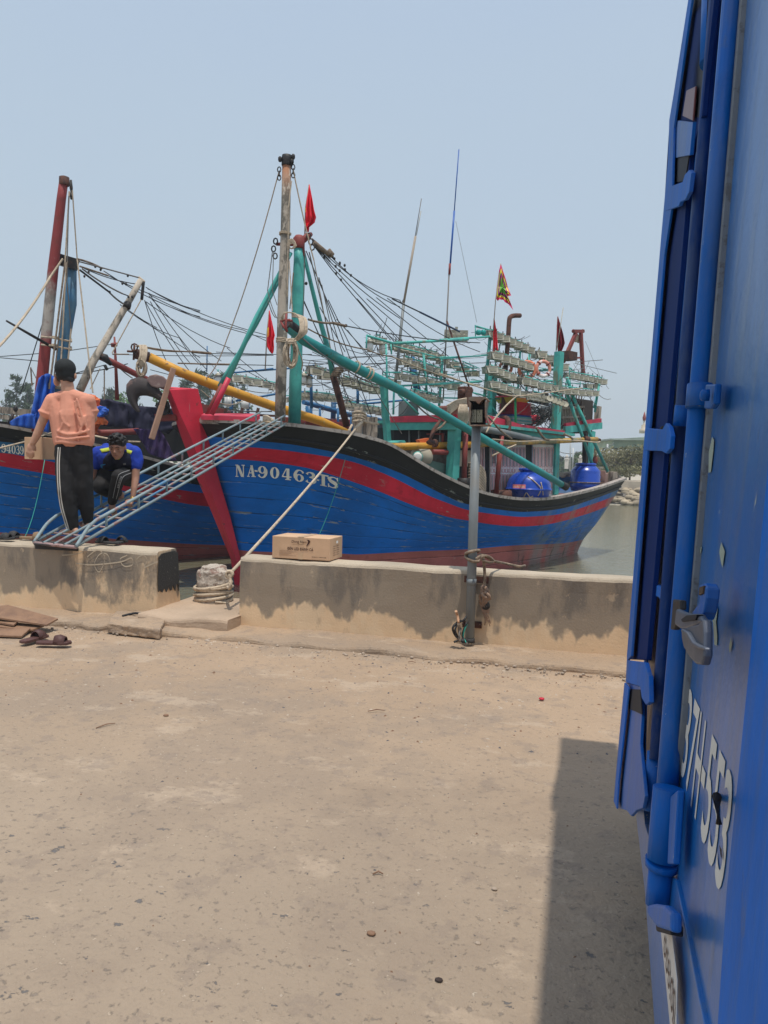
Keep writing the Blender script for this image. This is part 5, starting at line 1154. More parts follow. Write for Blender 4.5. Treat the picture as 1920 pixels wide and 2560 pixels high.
w(C3(190, 472), 13.8, C3(480, 492), 14.4, .03, .010, ropem); w(C3(0, 515), 15, C3(1060, 520), 16.5, .02, .007); w(C3(400, 575), 14.2, C3(560, 580), 14.5, 0, .014, roped); w(C3(560, 580), 14.5, C3(760, 584), 15, 0, .020, roped); w(C3(760, 584), 15, C3(1060, 590), 15.6)
w(C3(1020, 130), 13.2, C3(1075, 260), 13.1, .05, .008, wireg); w(C3(210, 620), 14, C3(1050, 730), 17, .1, .007); w(C3(460, 720), 17, C3(760, 760), 19, .05, .007); w(C3(800, 640), 17.6, C3(1060, 612), 17.6, 0, .02, bframe); w(C3(600, 690), 13.9, C3(830, 600), 14.8, .02, .007); w(C3(560, 830), 15, C3(1050, 905), 17, .1, .007)
w(C3(740, 470), 16, C3(1050, 720), 18, .02, .008); w(C3(820, 600), 17, C3(990, 690), 18, 0, .008); w(C3(600, 680), 13.9, C3(640, 800), 15, .05, .009, roped); w(C3(720, 740), 14.5, C3(950, 840), 15.2, .03, .012, roped); w(C3(610, 685), 14.0, C3(720, 720), 14.4, .02, .014, ropem)
w(C3(760, 720), 17, C3(1050, 780), 18, .06, .009, wireg); w(C3(560, 760), 17, C3(860, 830), 19, .2, .010, ropem); w(C3(600, 900), 18, C3(1050, 910), 19, 0, .012, wireg)
# left boat
WL = []
w(C1(600, 250), 14.5, C1(640, 820), 14.6, 0, .012, ropem, WL); w(C1(640, 820), 14.6, C1(770, 1930), 14.0, 0, .014, ropem, WL); w(C1(575, 260), 14.5, C1(540, 850), 14.4, 0, .015, ropem, WL); w(C1(540, 850), 14.4, C1(410, 1900), 14.2, 0, .018, roped, WL); w(C1(550, 850), 14.4, C1(505, 1700), 14.3, 0, .014, ropem, WL)
w(C1(560, 840), 14.4, C1(440, 1870), 14.3, 0, .012, roped, WL); w(C1(570, 300), 14.4, C1(555, 1010), 14.4, -.02, .010, wireg, WL); w(C1(555, 1010), 14.4, C1(590, 1400), 14.5, 0, .010, wireg, WL); w(C1(590, 1400), 14.5, C1(540, 1900), 14.4, .02, .016, ropem, WL)
w(C1(520, 820), 14.5, C1(420, 965), 14.3, 0, .022, ropem, WL); w(C1(420, 965), 14.3, C1(-30, 1570), 12.4, .08, .022, ropem, WL); w(C1(370, 1300), 14.6, C1(170, 1940), 15.5, 0, .010, wire, WL); w(C1(0, 1630), 15, C1(330, 1605), 14.6, 0, .008, wire, WL); w(C1(0, 1640), 15, C1(320, 1668), 14.6, 0, .008, wire, WL)
w(C1(580, 1580), 14.8, C1(950, 1525), 15.8, 0, .008, wire, WL); w(C1(620, 1775), 14.8, C1(1060, 1690), 15.2, .02, .010, wire, WL); w(C1(620, 1770), 14.8, C1(870, 1700), 15, 0, .009, wire, WL); w(C1(640, 820), 14.6, C1(850, 900), 14.9, -.02, .02, roped, WL); w(C1(650, 840), 14.6, C1(1150, 975), 15.2, 0, .014, wireg, WL)
w(C1(660, 880), 14.6, C1(900, 960), 14.9, 0, .018, roped, WL); w(C1(900, 960), 14.9, C1(1659, 1250), 17, .05, .010, wire, WL); w(C1(660, 910), 14.6, C1(900, 1090), 14.9, 0, .02, wire, WL); w(C1(900, 1090), 14.9, C1(1060, 1210), 15.1, .03, .018, wireg, WL); w(C1(680, 900), 14.6, C1(1020, 1110), 15, .03, .016, wireg, WL)
w(C1(1020, 1110), 15, C1(1100, 1140), 15.1, 0, .012, wire, WL); w(C1(700, 900), 14.6, C1(1140, 1030), 15.2, .04, .010, wire, WL); w(C1(860, 920), 14.8, C1(1659, 1300), 17, .1, .009, wire, WL); w(C1(1210, 1055), 15.3, C1(1659, 1260), 16.5, .05, .009, wire, WL); w(C1(1180, 1140), 15.2, C1(930, 1600), 14.8, 0, .012, ropem, WL)
w(C1(1150, 970), 15.2, C1(1200, 1010), 15.2, 0, .02, ropem, WL); w(C1(1100, 1270), 15, C1(1659, 1640), 17, .02, .008, wire, WL); w(C1(1060, 1240), 15, C1(1300, 1390), 15.8, .02, .008, wire, WL); w(C1(865, 1740), 14.8, C1(865, 1990), 14.8, 0, .012, ropem, WL); w(C1(830, 1730), 14.8, C1(750, 1900), 14.4, 0, .010, ropem, WL)
w(C1(930, 1610), 14.8, C1(1070, 1612), 14.9, 0, .014, roped, WL); w(C1(970, 1700), 14.9, C1(1100, 1810), 15, .02, .012, wireg, WL); w(C1(255, 1720), 15, C1(265, 1870), 15, 0, .014, roped, WL); w(C1(255, 1720), 15, C1(300, 1810), 14.9, 0, .010, wireg, WL)
w((60, 1105), 14.0, (-20, 1125), 13.6, 0, .016, ropem, WL); w((60, 1105), 14.0, (140, 1078), 14.2, 0, .014, ropem, WL); w((228, 1088), 14.2, (276, 1098), 14.0, 0, .018, ropem, WL); w((320, 1104), 14.0, (350, 1105), 14.2, 0, .018, ropem, WL); w((110, 1083), 14.2, (145, 1092), 14.3, 0, .014, ropem, WL)
for lst, par in ((W1, boat), (WL, boat2)):
    for a, da, b_, db, sag, r_, m_ in lst:
        g = MB(); g.tube(sagline(P(*a, da), P(*b_, db), sag, 8), r_, 5, caps=False); g.build('rope' if m_ in (ropem, roped) else 'rigging_wire', m_, par)
# wire grips, little clamps and knots along the stays
g = MB()
for x, y in ((1050, 940), (1080, 955), (1100, 970), (1115, 985), (1160, 1020), (1158, 1030), (1200, 1040), (1125, 1048), (1202, 1075), (1128, 1108), (1158, 1083), (1252, 1123), (1170, 1160), (1030, 975), (1000, 940), (975, 900)):
    px, py = C5(x, y); g.ell(P(px, py, 13.55), (.022, .022, .028), n=6, m=4)
for x, y in ((880, 1190), (1140, 1525), (1210, 1540)): px, py = C5(x, y); g.ell(P(px, py, 13.3), (.03, .025, .03), n=6, m=4)
g.build('wire_grips', blki, boat)
g = MB()
for x, y in ((790, 885), (835, 910), (1015, 1025), (1045, 1030), (735, 930), (700, 965), (910, 1095), (1060, 960), (1065, 1135), (1095, 1135)):
    px, py = C1(x, y); g.ell(P(px, py, 14.9), (.025, .022, .028), n=6, m=4)
g.build('wire_grips', blki, boat2)
g = MB(); g.tube(spline([P(*C1(1190, 1010), 15.2), P(*C1(1185, 1060), 15.2), P(*C1(1175, 1160), 15.2)], 3), [.03, .055, .03], 7); g.tube([P(*C1(1060, 1190), 15.05), P(*C1(1050, 1225), 15.0)], .075, 8); g.build('block', blki, boat2)
g = MB(); g.tube([P(*C5(1060, 920), 13.5), P(*C5(1100, 960), 13.55)], [.06, .05], 7); g.tube([P(*C5(940, 850), 13.3), P(*C5(1070, 950), 13.5)], [.05, .035], 7); g.build('rope_bundle', roped, boat)
g = MB()
for k in range(7): g.tube([P(*C5(758+k, 860+3*k), 12.85)+RT*math.cos(t*.785)*(.05+.01*(k % 3))+UP*math.sin(t*.785)*(.08-.006*k) for t in range(8)], .012, 5, closed=True)
g.build('rope_knot', ropem, boat)
# antennas
def ant(name, segs, label, o=boat):
    root = empty(name, P(*segs[-1][1], segs[-1][2]), label, 'antenna')
    for k, (a, b_, d, r_, m_, nm) in enumerate(segs): g = MB(); g.tube([P(*a, d), P(*b_, d)], r_, 6); g.build(nm, m_, root)
K8 = lambda x, y: (850+x/2.765, 350+y/2.765)
blup = M('blue_whip', (.01, .10, .42), .4, bump=0)
for segs, nm in (([(K8(822, 65), K8(790, 490), 16.6, .012, blup, 'whip'), (K8(790, 490), K8(762, 855), 16.6, .020, blup, 'whip'), (K8(760, 855), K8(756, 930), 16.6, .026, oxred, 'clamp'), (K8(754, 925), (1108, 1000), 16.6, .016, wireg, 'pole')], 'antenna'),
                 ([(K8(563, 405), K8(520, 665), 15.6, .008, wireg, 'whip'), (K8(560, 490), K8(528, 660), 15.6, .007, lampm, 'whip'), (K8(522, 665), K8(440, 1130), 15.6, .024, bwood, 'pole'), (K8(440, 1130), (988, 960), 15.6, .030, galv, 'pole')], 'antenna')):
    pr = empty(nm, P(*segs[-1][1], segs[-1][2])); pr.parent = boat; pr.location = pr.location - wloc(boat)
    for a, b_, d, r_, m_, n2 in segs: g = MB(); g.tube([P(*a, d), P(*b_, d)], r_, 6); g.build(n2, m_, pr)
fr(K8(738, 1250), K5(240, 720), .022, rustm, d=(16.6, 16.6)); fr(K8(800, 560), K8(945, 1260), .004, wireg, d=(16.6, 17.2)); fr(K5(983, 60), K5(930, 400), .010, lampm, d=(19, 19)); fr(K5(1160, 330), K5(1280, 620), .004, wireg, d=(20, 20.5))
# flags: cloth with folds, each with its own staff
def flag(label, d, outline, staff, mats, extra=(), fold=.05, seed=0):
    root = empty('flag', P(*staff[-1], d), label, 'flag', 'flags on the boats')
    g = MB(); g.tube([P(*q, d) for q in staff], .012, 6); g.build('staff', bwood, root)
    # outline: list of rows (xl, xr, y)
    rows = []
    for i in range(len(outline)-1):
        (a0, b0, y0), (a1, b1, y1) = outline[i], outline[i+1]
        for k in range(4): t = k/4; rows.append((a0+(a1-a0)*t, b0+(b1-b0)*t, y0+(y1-y0)*t))
    rows.append(outline[-1]); N_ = 10
    pts = [[P(xl+(xr-xl)*j/N_, y, d + fold*math.sin(j*1.4+seed+y*.03)*(.3+(xr-xl)/14)) for j in range(N_+1)] for xl, xr, y in rows]
    g = MB(); g.grid(pts, sm=True); cloth = g.build('cloth', mats, root, fixn=False, solid=.006)
    for nm, poly, m_ in extra:
        g = MB(); g.prism([P(x, y, d-.07) for x, y in poly], FW*.006); g.build(nm, m_, cloth, fixn=True)
    return root
flag('red flag with yellow star above the teal mast head', 13.35, [(773, 773.5, 461), (766, 781, 500), (763, 785, 525), (763.5, 790, 543), (763, 787, 556), (763, 773, 568), (766, 772, 580)], [(762, 592), (763, 560), (764, 520), (773, 462)], flagr, [('star', [(763.2, 519), (766, 520), (766.5, 530), (763.4, 531)], flagy)])
flag('small red flag with yellow star left of the peeling wooden mast', 15.5, [(673, 674, 776), (670, 680, 805), (667, 687, 838), (666, 684, 852), (668, 685, 868), (674, 684, 878), (679, 682, 884)], [(663, 924), (666, 862), (668, 830), (673, 777)], flagr, [('star', [(668.5, 820), (671.5, 818), (672, 840), (669, 843)], flagy)], seed=2)
flag('dark red flag furled beside the teal stern post', 19.2, [(1394, 1395, 791), (1392, 1402, 815), (1392, 1408, 835), (1393, 1412, 858), (1394, 1408, 870), (1395, 1402, 882)], [(1390, 882), (1392, 840), (1394, 792)], flagd, seed=3)
flag('narrow red flag behind the lamp racks below the multicoloured one', 17.5, [(1235, 1236, 796), (1233, 1239, 815), (1233, 1242, 832), (1234, 1243, 850), (1234, 1246, 882)], [(1232, 884), (1234, 830), (1235, 796)], flagr, seed=4)
# five-coloured festival flag: concentric bands
mc = [M('band_'+n, c, .7, bump=0) for n, c in (('pink', (.85, .05, .18)), ('yellow', (.9, .78, .06)), ('violet', (.10, .03, .25)), ('magenta', (.6, .02, .25)), ('green', (.22, .6, .08)))]
fo = [K8(1112, 855), K8(1128, 910), K8(1145, 960), K8(1160, 1020), K8(1183, 1075), K8(1160, 1078), K8(1180, 1130), K8(1196, 1172), K8(1165, 1135), K8(1140, 1120), K8(1130, 1105), K8(1100, 1102), K8(1090, 1112), K8(1078, 1095), K8(1082, 1030), K8(1090, 970), K8(1100, 900)]
froot = empty('flag', P(1233, 827, 17.3), 'multicoloured banded flag with ragged edge flying above the lamp racks', 'flag', 'flags on the boats')
g = MB(); g.tube([P(1233, 827, 17.3), P(1236, 790, 17.3), P(1239, 750, 17.3), P(1252, 659, 17.3)], .011, 6); g.build('staff', bwood, froot)
cx, cy = K8(1120, 1020)
g = MB(); cv = P(cx, cy, 17.32)
fo2 = []
for i in range(len(fo)):
    a, b_ = fo[i], fo[(i+1) % len(fo)]
    for k in range(3): fo2.append((a[0]+(b_[0]-a[0])*k/3, a[1]+(b_[1]-a[1])*k/3))
rr = [1.0, .84, .66, .56, .44, .04]; n_ = len(fo2)
rows = [[P(cx+(x-cx)*f, cy+(y-cy)*f*(.96 if f < 1 else 1), 17.32+.05*math.sin(x*.5+f*2)) for x, y in fo2+[fo2[0]]] for f in rr]
g.grid(rows, sm=False, mif=lambda i, j: i); g.build('cloth', mc, froot, fixn=False, solid=.006)
# lifebuoys
def buoy(px, py, d, R, label, mat, tilt=.2):
    root = empty('lifebuoy', P(px, py, d), label, 'lifebuoy', 'lifebuoys hung on the lamp racks')
    g = MB(); c = P(px, py, d); ax = (RT*math.cos(tilt)+FW*math.sin(tilt)); pts = [c+(ax*math.cos(t*.2618)+UP*math.sin(t*.2618))*R for t in range(24)]
    g.tube(pts, R*.24, 10, closed=True); g.build('ring', mat, root)
    for k in range(4):
        a = k*1.5708+.78; q = c+(ax*math.cos(a)+UP*math.sin(a))*R; t = (-ax*math.sin(a)+UP*math.cos(a)); o_ = (ax*math.cos(a)+UP*math.sin(a)); f = t.cross(o_)
        g = MB(); g.tube([q+(o_*math.cos(s*.628)+f*math.sin(s*.628))*R*.26 for s in range(10)], .018, 5, closed=True); g.build('band', buoyw if mat is buoyo else oxred, root)
    g = MB(); g.tube([c+UP*R*1.2, c+UP*R*1.6], .012, 5); g.build('hanger', ropem, root)
buoy(1264, 920, 18.2, .145, 'faded orange lifebuoy on the left, partly behind the funnel pipe', buoyo); buoy(1318, 924, 18.4, .185, 'middle orange lifebuoy, the largest and most complete ring', buoyo, -.1); buoy(1358, 922, 18.6, .175, 'white lifebuoy with orange patches, nearest the stern post', buoyw, .3)
# tanks and gear at the stern
tk = empty('water_tank', Q(1323, 1245, 1.7), 'big domed blue plastic water tank lying on deck with a pink sticker', 'water tank')
c = Q(1321, 1217, 1.7); g = MB(); ax = (AE, AM, UP)
g.lathe(c, [(.02, -.34), (.30, -.32), (.44, -.22), (.50, -.08), (.512, -.06), (.512, -.04), (.50, -.02), (.485, .08), (.44, .18), (.36, .26), (.27, .31), (.20, .335), (.20, .36), (.01, .37)], 36, ax)
g.build('tank_body', bluepl, tk)
g = MB(); g.lathe(c, [(.514, -.075), (.53, -.06), (.53, -.04), (.514, -.028)], 36, ax); g.build('rim', bluepl, tk)
g = MB(); g.lathe(c+UP*.36, [(.22, 0), (.23, .02), (.22, .055), (.05, .06)], 20, ax); g.build('lid', bluepl, tk)
stk = M('pink_sticker', (.75, .22, .2), .5, bump=0)
def sph(px, py, off): 
    r = ray(px, py).normalized(); h = BVT.ray_cast(CAMP, r); return (h[0]-r*off) if h[0] else c
BVT = bvh_of([o for o in bpy.data.objects if o.name.startswith('tank_body')][0])
g = MB(); g.grid([[sph(x, y+ (x-1298)*.02, .006) for x in range(1282, 1315, 4)] for y in (1211, 1216, 1222)], sm=True); sk = g.build('sticker', stk, tk, fixn=False)
text_on('sticker_lettering', 'Quốc Toàn', lambda u, v: sph(1284+28*u, 1220-6.5*v, .010), lampb, sk, .02)
g = MB()
for pts in ([(1320, 1192), (1338, 1205), (1352, 1222), (1345, 1240)], [(1352, 1205), (1356, 1222), (1358, 1238)], [(1310, 1243), (1316, 1232), (1325, 1243), (1333, 1240)]):
    g.tube(spline([sph(x, y, .02) for x, y in pts], 4), .012, 5)
g.build('tank_rope', ropem, tk)
dr = empty('drum', Q(1462, 1225, .75), 'upright ribbed blue plastic drum on the stern deck', 'drum')
c = Q(1462, 1218, .75); g = MB(); g.lathe(c, [(.36, -.1), (.385, .0), (.40, .06), (.385, .08), (.40, .18), (.385, .20), (.40, .30), (.385, .32), (.39, .42), (.37, .46), (.28, .56), (.24, .58)], 32); g.build('drum_body', bluepl, dr)
g = MB(); g.lathe(c, [(.26, .575), (.275, .60), (.275, .635), (.24, .65)], 28); g.build('lid', bluepl, dr)
g = MB(); g.tube([c+Vector((math.cos(t*.3142)*.405, math.sin(t*.3142)*.405, .13)) for t in range(20)], .014, 5, closed=True); g.build('rope_tie', roped, dr)
g = MB(); c = P(1243, 1240, 16.9); g.tube([c+RT*-.12, c+RT*.30+FW*.05], [.13, .13], 16, caps=False); g.tube([c+RT*.30+FW*.05, c+RT*-.12], [.115, .115], 16, caps=False); o = g.build('pipe_stub', rustm, boat, solid=.01)
for k, (x, y, s_, m_) in enumerate(((1512, 1198, (.5, .3, .34), M('grey_pink_plank', (.40, .26, .22), .8)), (1495, 1190, (.3, .3, .3), M('rusty_bracket', (.3, .16, .13), .8)), (1530, 1197, (.26, .2, .4), bwood))):
    g = MB(); g.box(Q(x, y, .6+.1*k), s_, (AE, AM, UP)); g.build('stern_box', m_, boat, bevel=.015)
g = MB(); g.box(Q(1490, 1216, .5), (1.2, .3, .12), (AE, AM, UP)); g.build('stern_beam', bwood, boat, bevel=.01)
g = MB(); g.prism([Q(1400, 1192, .2), Q(1436, 1192, .2), Q(1436, 1206, .2), Q(1400, 1208, .2)], AM*-.4); g.build('blue_chest', bframe, boat, bevel=.01)
g = MB(); rs = random.Random(2)
for k in range(9): g.ell(Q(1402+rs.uniform(0, 34), 1186+rs.uniform(-6, 6), rs.uniform(-.1, .3)), (.12, .08, .05), n=7, m=4)
g.build('net_scraps', M('net_cream', (.5, .42, .34), .9), boat)
# hanging pulley block
g = MB(); g.tube([Q(1487, 1122, .9), Q(1488, 1140, .9)], .012, 5); g.ell(Q(1488, 1150, .9), (.07, .05, .12), n=10, m=6); g.build('hanging_block', oxred, boat)
# striped rope hanks along the cabin, hawsers at the winch
hk = M('striped_hank', (.55, .45, .36), .9, bump=.8, bscale=30, wave=[('Z', .05, .12, (.05, .035, .03), .5)])
hank = empty('rope_hanks', Q(1190, 1220, 1.75), 'thick hanks of striped pale rope heaped behind the steel post', 'rope hanks')
g = MB()
for k in range(9): g.tube(spline([Q(1172, 1160+7*k, 1.7), Q(1190, 1158+7*k, 1.85), Q(1208, 1176+7*k, 1.75), Q(1212, 1196+5*k, 1.7)], 4), .035, 7)
g.build('hank', ropem, hank)
g = MB()
for k in range(8): g.tube(spline([Q(1168, 1176+8*k, 1.66), Q(1185, 1172+8*k, 1.80), Q(1206, 1190+7*k, 1.72)], 4), .028, 7)
g.build('dark_hank', M('dark_hank', (.06, .045, .04), .9), hank)
bu = empty('marker_buoys', Q(1310, 1060, .6), 'heap of net floats and wire traps on the cabin roof', 'net floats')
g = MB(); rs = random.Random(12)
for k in range(26): g.ell(Q(rs.uniform(1318, 1382), rs.uniform(1018, 1058), rs.uniform(-.4, .6)), (.11, .09, .12), n=9, m=6)
g.build('floats', M('dull_white_plastic', (.45, .47, .47), .6, layers=[((.15, .15, .15), 3, .55, .1, (1, 1, 1), .8)]), bu)
g = MB()
for k in range(26):
    c = Q(rs.uniform(1320, 1385), rs.uniform(1030, 1062), rs.uniform(.4, .9)); R0_ = rs.uniform(.15, .3); u = Vector((rs.gauss(0, 1), rs.gauss(0, 1), rs.gauss(0, 1))).normalized(); v = u.orthogonal().normalized()
    g.tube([c+(u*math.cos(t*.523)+v*math.sin(t*.523))*R0_ for t in range(12)], .010, 4, closed=True)
g.build('wire_hoops', blki, bu)
g = MB()
for k in range(5): g.ell(Q(1328+k*3, 1050+rs.uniform(-4, 4), .75), (.10, .08, .09), n=8, m=5)
g.build('red_floats', redp, bu)
# stacked trays: every tray a thing
for k in range(13):
    y = 1058-4.0*k; m_ = [M('red_tray', (.5, .03, .06), .5, bump=0), M('blue_tray', (.03, .06, .3), .5, bump=0), M('white_tray', (.55, .5, .5), .5, bump=0), M('pale_teal_tray', (.15, .4, .42), .5, bump=0)][0 if 5 <= k <= 12 else (1 if k == 4 else 3 if k % 2 else 2)] if k < 4 or True else None
    g = MB(); c = Q(1287, y, .9); c0 = .40-.004*k
    g.box8([c-AE*c0*.9-AM*.2, c+AE*c0*.9-AM*.2, c+AE*c0*.9+AM*.2, c-AE*c0*.9+AM*.2, c-AE*c0-AM*.23+UP*.03, c+AE*c0-AM*.23+UP*.03, c+AE*c0+AM*.23+UP*.03, c-AE*c0+AM*.23+UP*.03])
    o = g.build('fish_tray', m_, origin=c)
    names_ = ['bottom', 'second', 'third', 'fourth', 'fifth', 'sixth', 'seventh', 'eighth', 'ninth', 'tenth', 'eleventh', 'twelfth', 'topmost']
    colr = 'red' if k >= 5 else 'blue' if k == 4 else 'teal' if k % 2 else 'white'
    tag(o, f'{colr} fish tray, {names_[k]} from below in the stack on the cabin roof', 'tray', 'stacked fish trays')
g = MB(); c = Q(1280, 1003, .9)
g.box8([c-AE*.30-AM*.18-UP*.06, c+AE*.30-AM*.18-UP*.06, c+AE*.30+AM*.18-UP*.06, c-AE*.30+AM*.18-UP*.06, c-AE*.36-AM*.24+UP*.06, c+AE*.36-AM*.24+UP*.06, c+AE*.36+AM*.24+UP*.06, c-AE*.36+AM*.24+UP*.06])
tag(g.build('basket', yelp, origin=c), 'yellow plastic basket above the stack of red trays', 'basket')
g = MB(); c = Q(1278, 994, .9); g.box(c, (.70, .4, .03), (AE, AM, UP)); tag(g.build('tray_lid', redp, origin=c), 'flat red lid on top of the yellow basket', 'lid')
# dark cables and reels behind the lamps
g = MB()
for k in range(8): g.tube(spline([Q(1232+4*k, 978+3*k, .5), Q(1290, 980+2.5*k, .4), Q(1370, 985+4*k, .5)], 4), .022, 5)
g.build('power_cables', blki, boat)
# winch head and hawsers left of the post
g = MB(); g.box(Q(1162, 992, 1.8), (.22, .22, .4), (AE, AM, UP)); g.tube([Q(1160, 975, 1.8), Q(1160, 1012, 1.8)], [.13, .08], 10); g.tube([Q(1150, 980, 1.9), Q(1178, 976, 1.7)], .06, 8); g.build('winch', rustm, boat, bevel=.02)
g = MB()
for k in range(6): g.tube(spline([Q(1166, 996+3*k, 1.95), Q(1140, 1002+4*k, 1.95), Q(1118, 1014+5*k, 1.9)], 4), .02, 5)
for k in range(9): g.tube(spline([Q(1150+2*k, 1012, 2.0), Q(1146+3*k, 1030, 2.05), Q(1148+2.6*k, 1052, 2.0), Q(1156+k, 1062, 2.0)], 4), .016, 5)
g.build('winch_hawser', ropem, boat)
g = MB(); g.box(Q(1128, 1030, 1.7), (.5, .3, .22), (AE, AM, UP)); g.build('net_pile', M('brown_net', (.24, .10, .08), .9, bump=.8, bscale=30), boat, bevel=.04)
g = MB(); g.tube([Q(1099, 1053, 1.9), Q(1085, 1075, 2.0), Q(1078, 1092, 2.0), Q(1074, 1104, 2.0)], [.03, .045, .03, .03], 7); g.ell(Q(1077, 1106, 2.05), (.09, .06, .05)); g.build('rusty_chain', rustm, boat)
for i_, (x, y) in enumerate(((1066, 1098), (1097, 1126))):
    pass
g = MB(); g.prism([Q(1048, 1100, 1.4), Q(1072, 1095, 1.4), Q(1092, 1106, 1.4), Q(1074, 1112, 1.4), Q(1052, 1110, 1.4)], AM*-.1); g.prism([Q(1080, 1110, 1.4), Q(1108, 1108, 1.4), Q(1112, 1112, 1.4), Q(1090, 1116, 1.4)], AM*-.1)
o = g.build('life_jacket', oranget, origin=Q(1070, 1105, 1.4)); tag(o, 'orange life jacket lying over the yellow midship boom', 'life jacket')
g = MB(); g.ell(Q(1104, 1124, 1.35), (.14, .09, .07)); tag(g.build('blue_bundle', bluet, origin=Q(1104, 1124, 1.35)), 'small blue plastic bundle tucked under the yellow boom', 'bundle')
ss = empty('searchlight', Q(1044, 1142, 1.7), 'round white faced searchlight on deck below the yellow boom', 'searchlight')
axs = (RT, UP, -FW)
g = MB(); g.lathe(Q(1044, 1142, 1.7), [(.07, -.12), (.10, -.02), (.105, .02), (.09, .025)], 20, axs); g.build('rim', tealp, ss)
g = MB(); g.lathe(Q(1044, 1142, 1.7), [(.088, .026), (.05, .034), (.002, .036)], 20, axs); g.build('lens', lampb, ss)
g = MB(); g.lathe(Q(1066, 1142, 1.5), [(.16, -.3), (.17, .0), (.16, .02)], 20, (UP, AM, AE)); g.build('drum_winch', M('cream_drum', (.4, .36, .28), .7), boat)
g = MB(); g.prism([Q(1040, 1162, 1.6), Q(1075, 1150, 1.6), Q(1110, 1158, 1.6), Q(1142, 1185, 1.6), Q(1150, 1212, 1.6), Q(1100, 1188, 1.6)], AM*-.5); g.build('green_net_cover', M('green_net', (.10, .17, .14), .9, bump=.5, bscale=40), boat, bevel=.03)
fr((1080, 1130), (1130, 1131), .06, oxred, d=(15.2, 15.6)); fr((1160, 1195), (1160, 1218), .14, blki, d=(15.2, 15.2))
# ropes over the mid boom and mooring spring from the winch to the stern
for pts, r_, m_ in (([(1215, 1082), (1232, 1054), (1262, 1018), (1291, 990)], .018, ropem), ([(1098, 933), (1180, 962), (1250, 983), (1291, 990), (1350, 984), (1455, 970)], .014, ropem), ([(1230, 1098), (1300, 1104), (1380, 1100), (1450, 1102), (1490, 1106), (1500, 1104)], .016, ropem),
    ([(1220, 1040), (1250, 1075), (1280, 1098)], .02, roped), ([(1340, 1068), (1360, 1096), (1372, 1100)], .026, roped), ([(1410, 1085), (1425, 1092), (1432, 1098)], .024, roped), ([(1230, 1140), (1262, 1124), (1290, 1112)], .018, ropem), ([(1122, 1042), (1108, 1062), (1090, 1076)], .02, roped), ([(1240, 1098), (1244, 1112), (1240, 1128)], .014, roped)):
    g = MB(); g.tube(spline([Q(x, y, 2.05) for x, y in pts], 5), r_, 6); g.build('rope', m_, boat)

# more light pipes and stays knitting the lamp racks together
rs = random.Random(31)
for k in range(30):
    x = rs.uniform(1000, 1440); y = rs.uniform(880, 960) + (x-1000)*.04; b_ = rs.uniform(.1, 1.3)
    if rs.random() < .45: e_ = (x+rs.uniform(-6, 6), y+rs.uniform(30, 85))
    else: e_ = (x+rs.uniform(40, 110), y+rs.uniform(-14, 30))
    fr((x, y), e_, rs.choice([.008, .010, .014]), bb=b_, m_=rs.choice([teal, teal, galv, wireg]))
for k in range(34):
    x = rs.uniform(760, 1330); y = rs.uniform(870, 1000); L_ = min(rs.uniform(60, 240), 1450-x); s_ = rs.choice([.12, .3, .5, -.06, -.2])
    fr((x, y), (x+L_, y+L_*s_), rs.choice([.004, .005, .006]), bb=rs.uniform(-.4, 1.6), m_=rs.choice([wire, wireg, wireg]), nm='stay_wire')
# ================================================================ gangway
gang_m = M('gangway_paint', (.23, .30, .32), .6, layers=[((.34, .17, .15), 5, .60, .04, (1, 1, 1), .9), ((.03, .2, .42), 1.3, .63, .04, (1, 1, 1), .8), (RUST, 16, .64, .05, (1, 1, 1), .8)], bump=.2)
L0, R0_ = PZ(86, 1354, .675), PZ(191, 1365, .675)
L1, R1_ = P(650, 1053, 12.5), P(712, 1061, 12.15)
def G(u, t, h=0.0): return (L0.lerp(R0_, u)).lerp(L1.lerp(R1_, u), t) + UP*h
rung_m = M('rusty_pink_rung', (.36, .24, .23), .7, layers=[(RUST, 12, .6, .06, (1, 1, 1), .8)], bump=.2)
gway = empty('gangway', G(.5, 0), 'grey blue steel pipe gangway sloping from the left wall up to the bow', 'gangway')
for u in (0, .24, .5, .74, 1):
    g = MB(); g.tube([G(u, -.002), G(u, .5), G(u, 1)], .017 if u in (0, 1) else .014, 8); g.build('side_bar' if u in (0, 1) else 'tread_bar', gang_m, gway)
HR_ = .14
for u in (0, 1):
    g = MB(); g.tube(spline([G(u, 0), G(u, .015, .05), G(u, .035, .11), G(u, .06, HR_)], 4)+[G(u, .5, HR_), G(u, 1, HR_)], .0165, 8); g.build('handrail', gang_m, gway)
    for k in range(9):
        t = .09+.11*k; g = MB(); g.tube([G(u, t), G(u, t, HR_)], .012, 6); g.build('upright', gang_m, gway)
for k in range(20):
    t = .0+.0505*k; g = MB(); g.tube([G(0, t, -.012), G(1, t, -.012)], .010 if k else .018, 6); g.build('rung', rung_m, gway)
g = MB(); 
for k in range(4): g.tube(spline([G(.3, .97, .05+.02*k), G(.5, .96, .09+.02*k), G(.75, .97, .06), G(.5, .985, .02)], 4, closed=True), .016, 5)
g.build('rope_lashing', ropem, gway)
# rubber mat under its foot
g = MB(); g.prism([PZ(85, 1362, .652), PZ(196, 1370, .652), PZ(192, 1360, .652), PZ(84, 1353, .652)], UP*.012); g.prism([PY(87, 1361, 6.285), PY(195, 1371, 6.285), PY(194, 1378, 6.285), PY(88, 1372, 6.285)], Vector((0, .012, 0)))
tag(g.build('rubber_mat', rubber, origin=PZ(140, 1362, .66)), 'strip of black rubber folded over the wall under the gangway foot', 'mat')

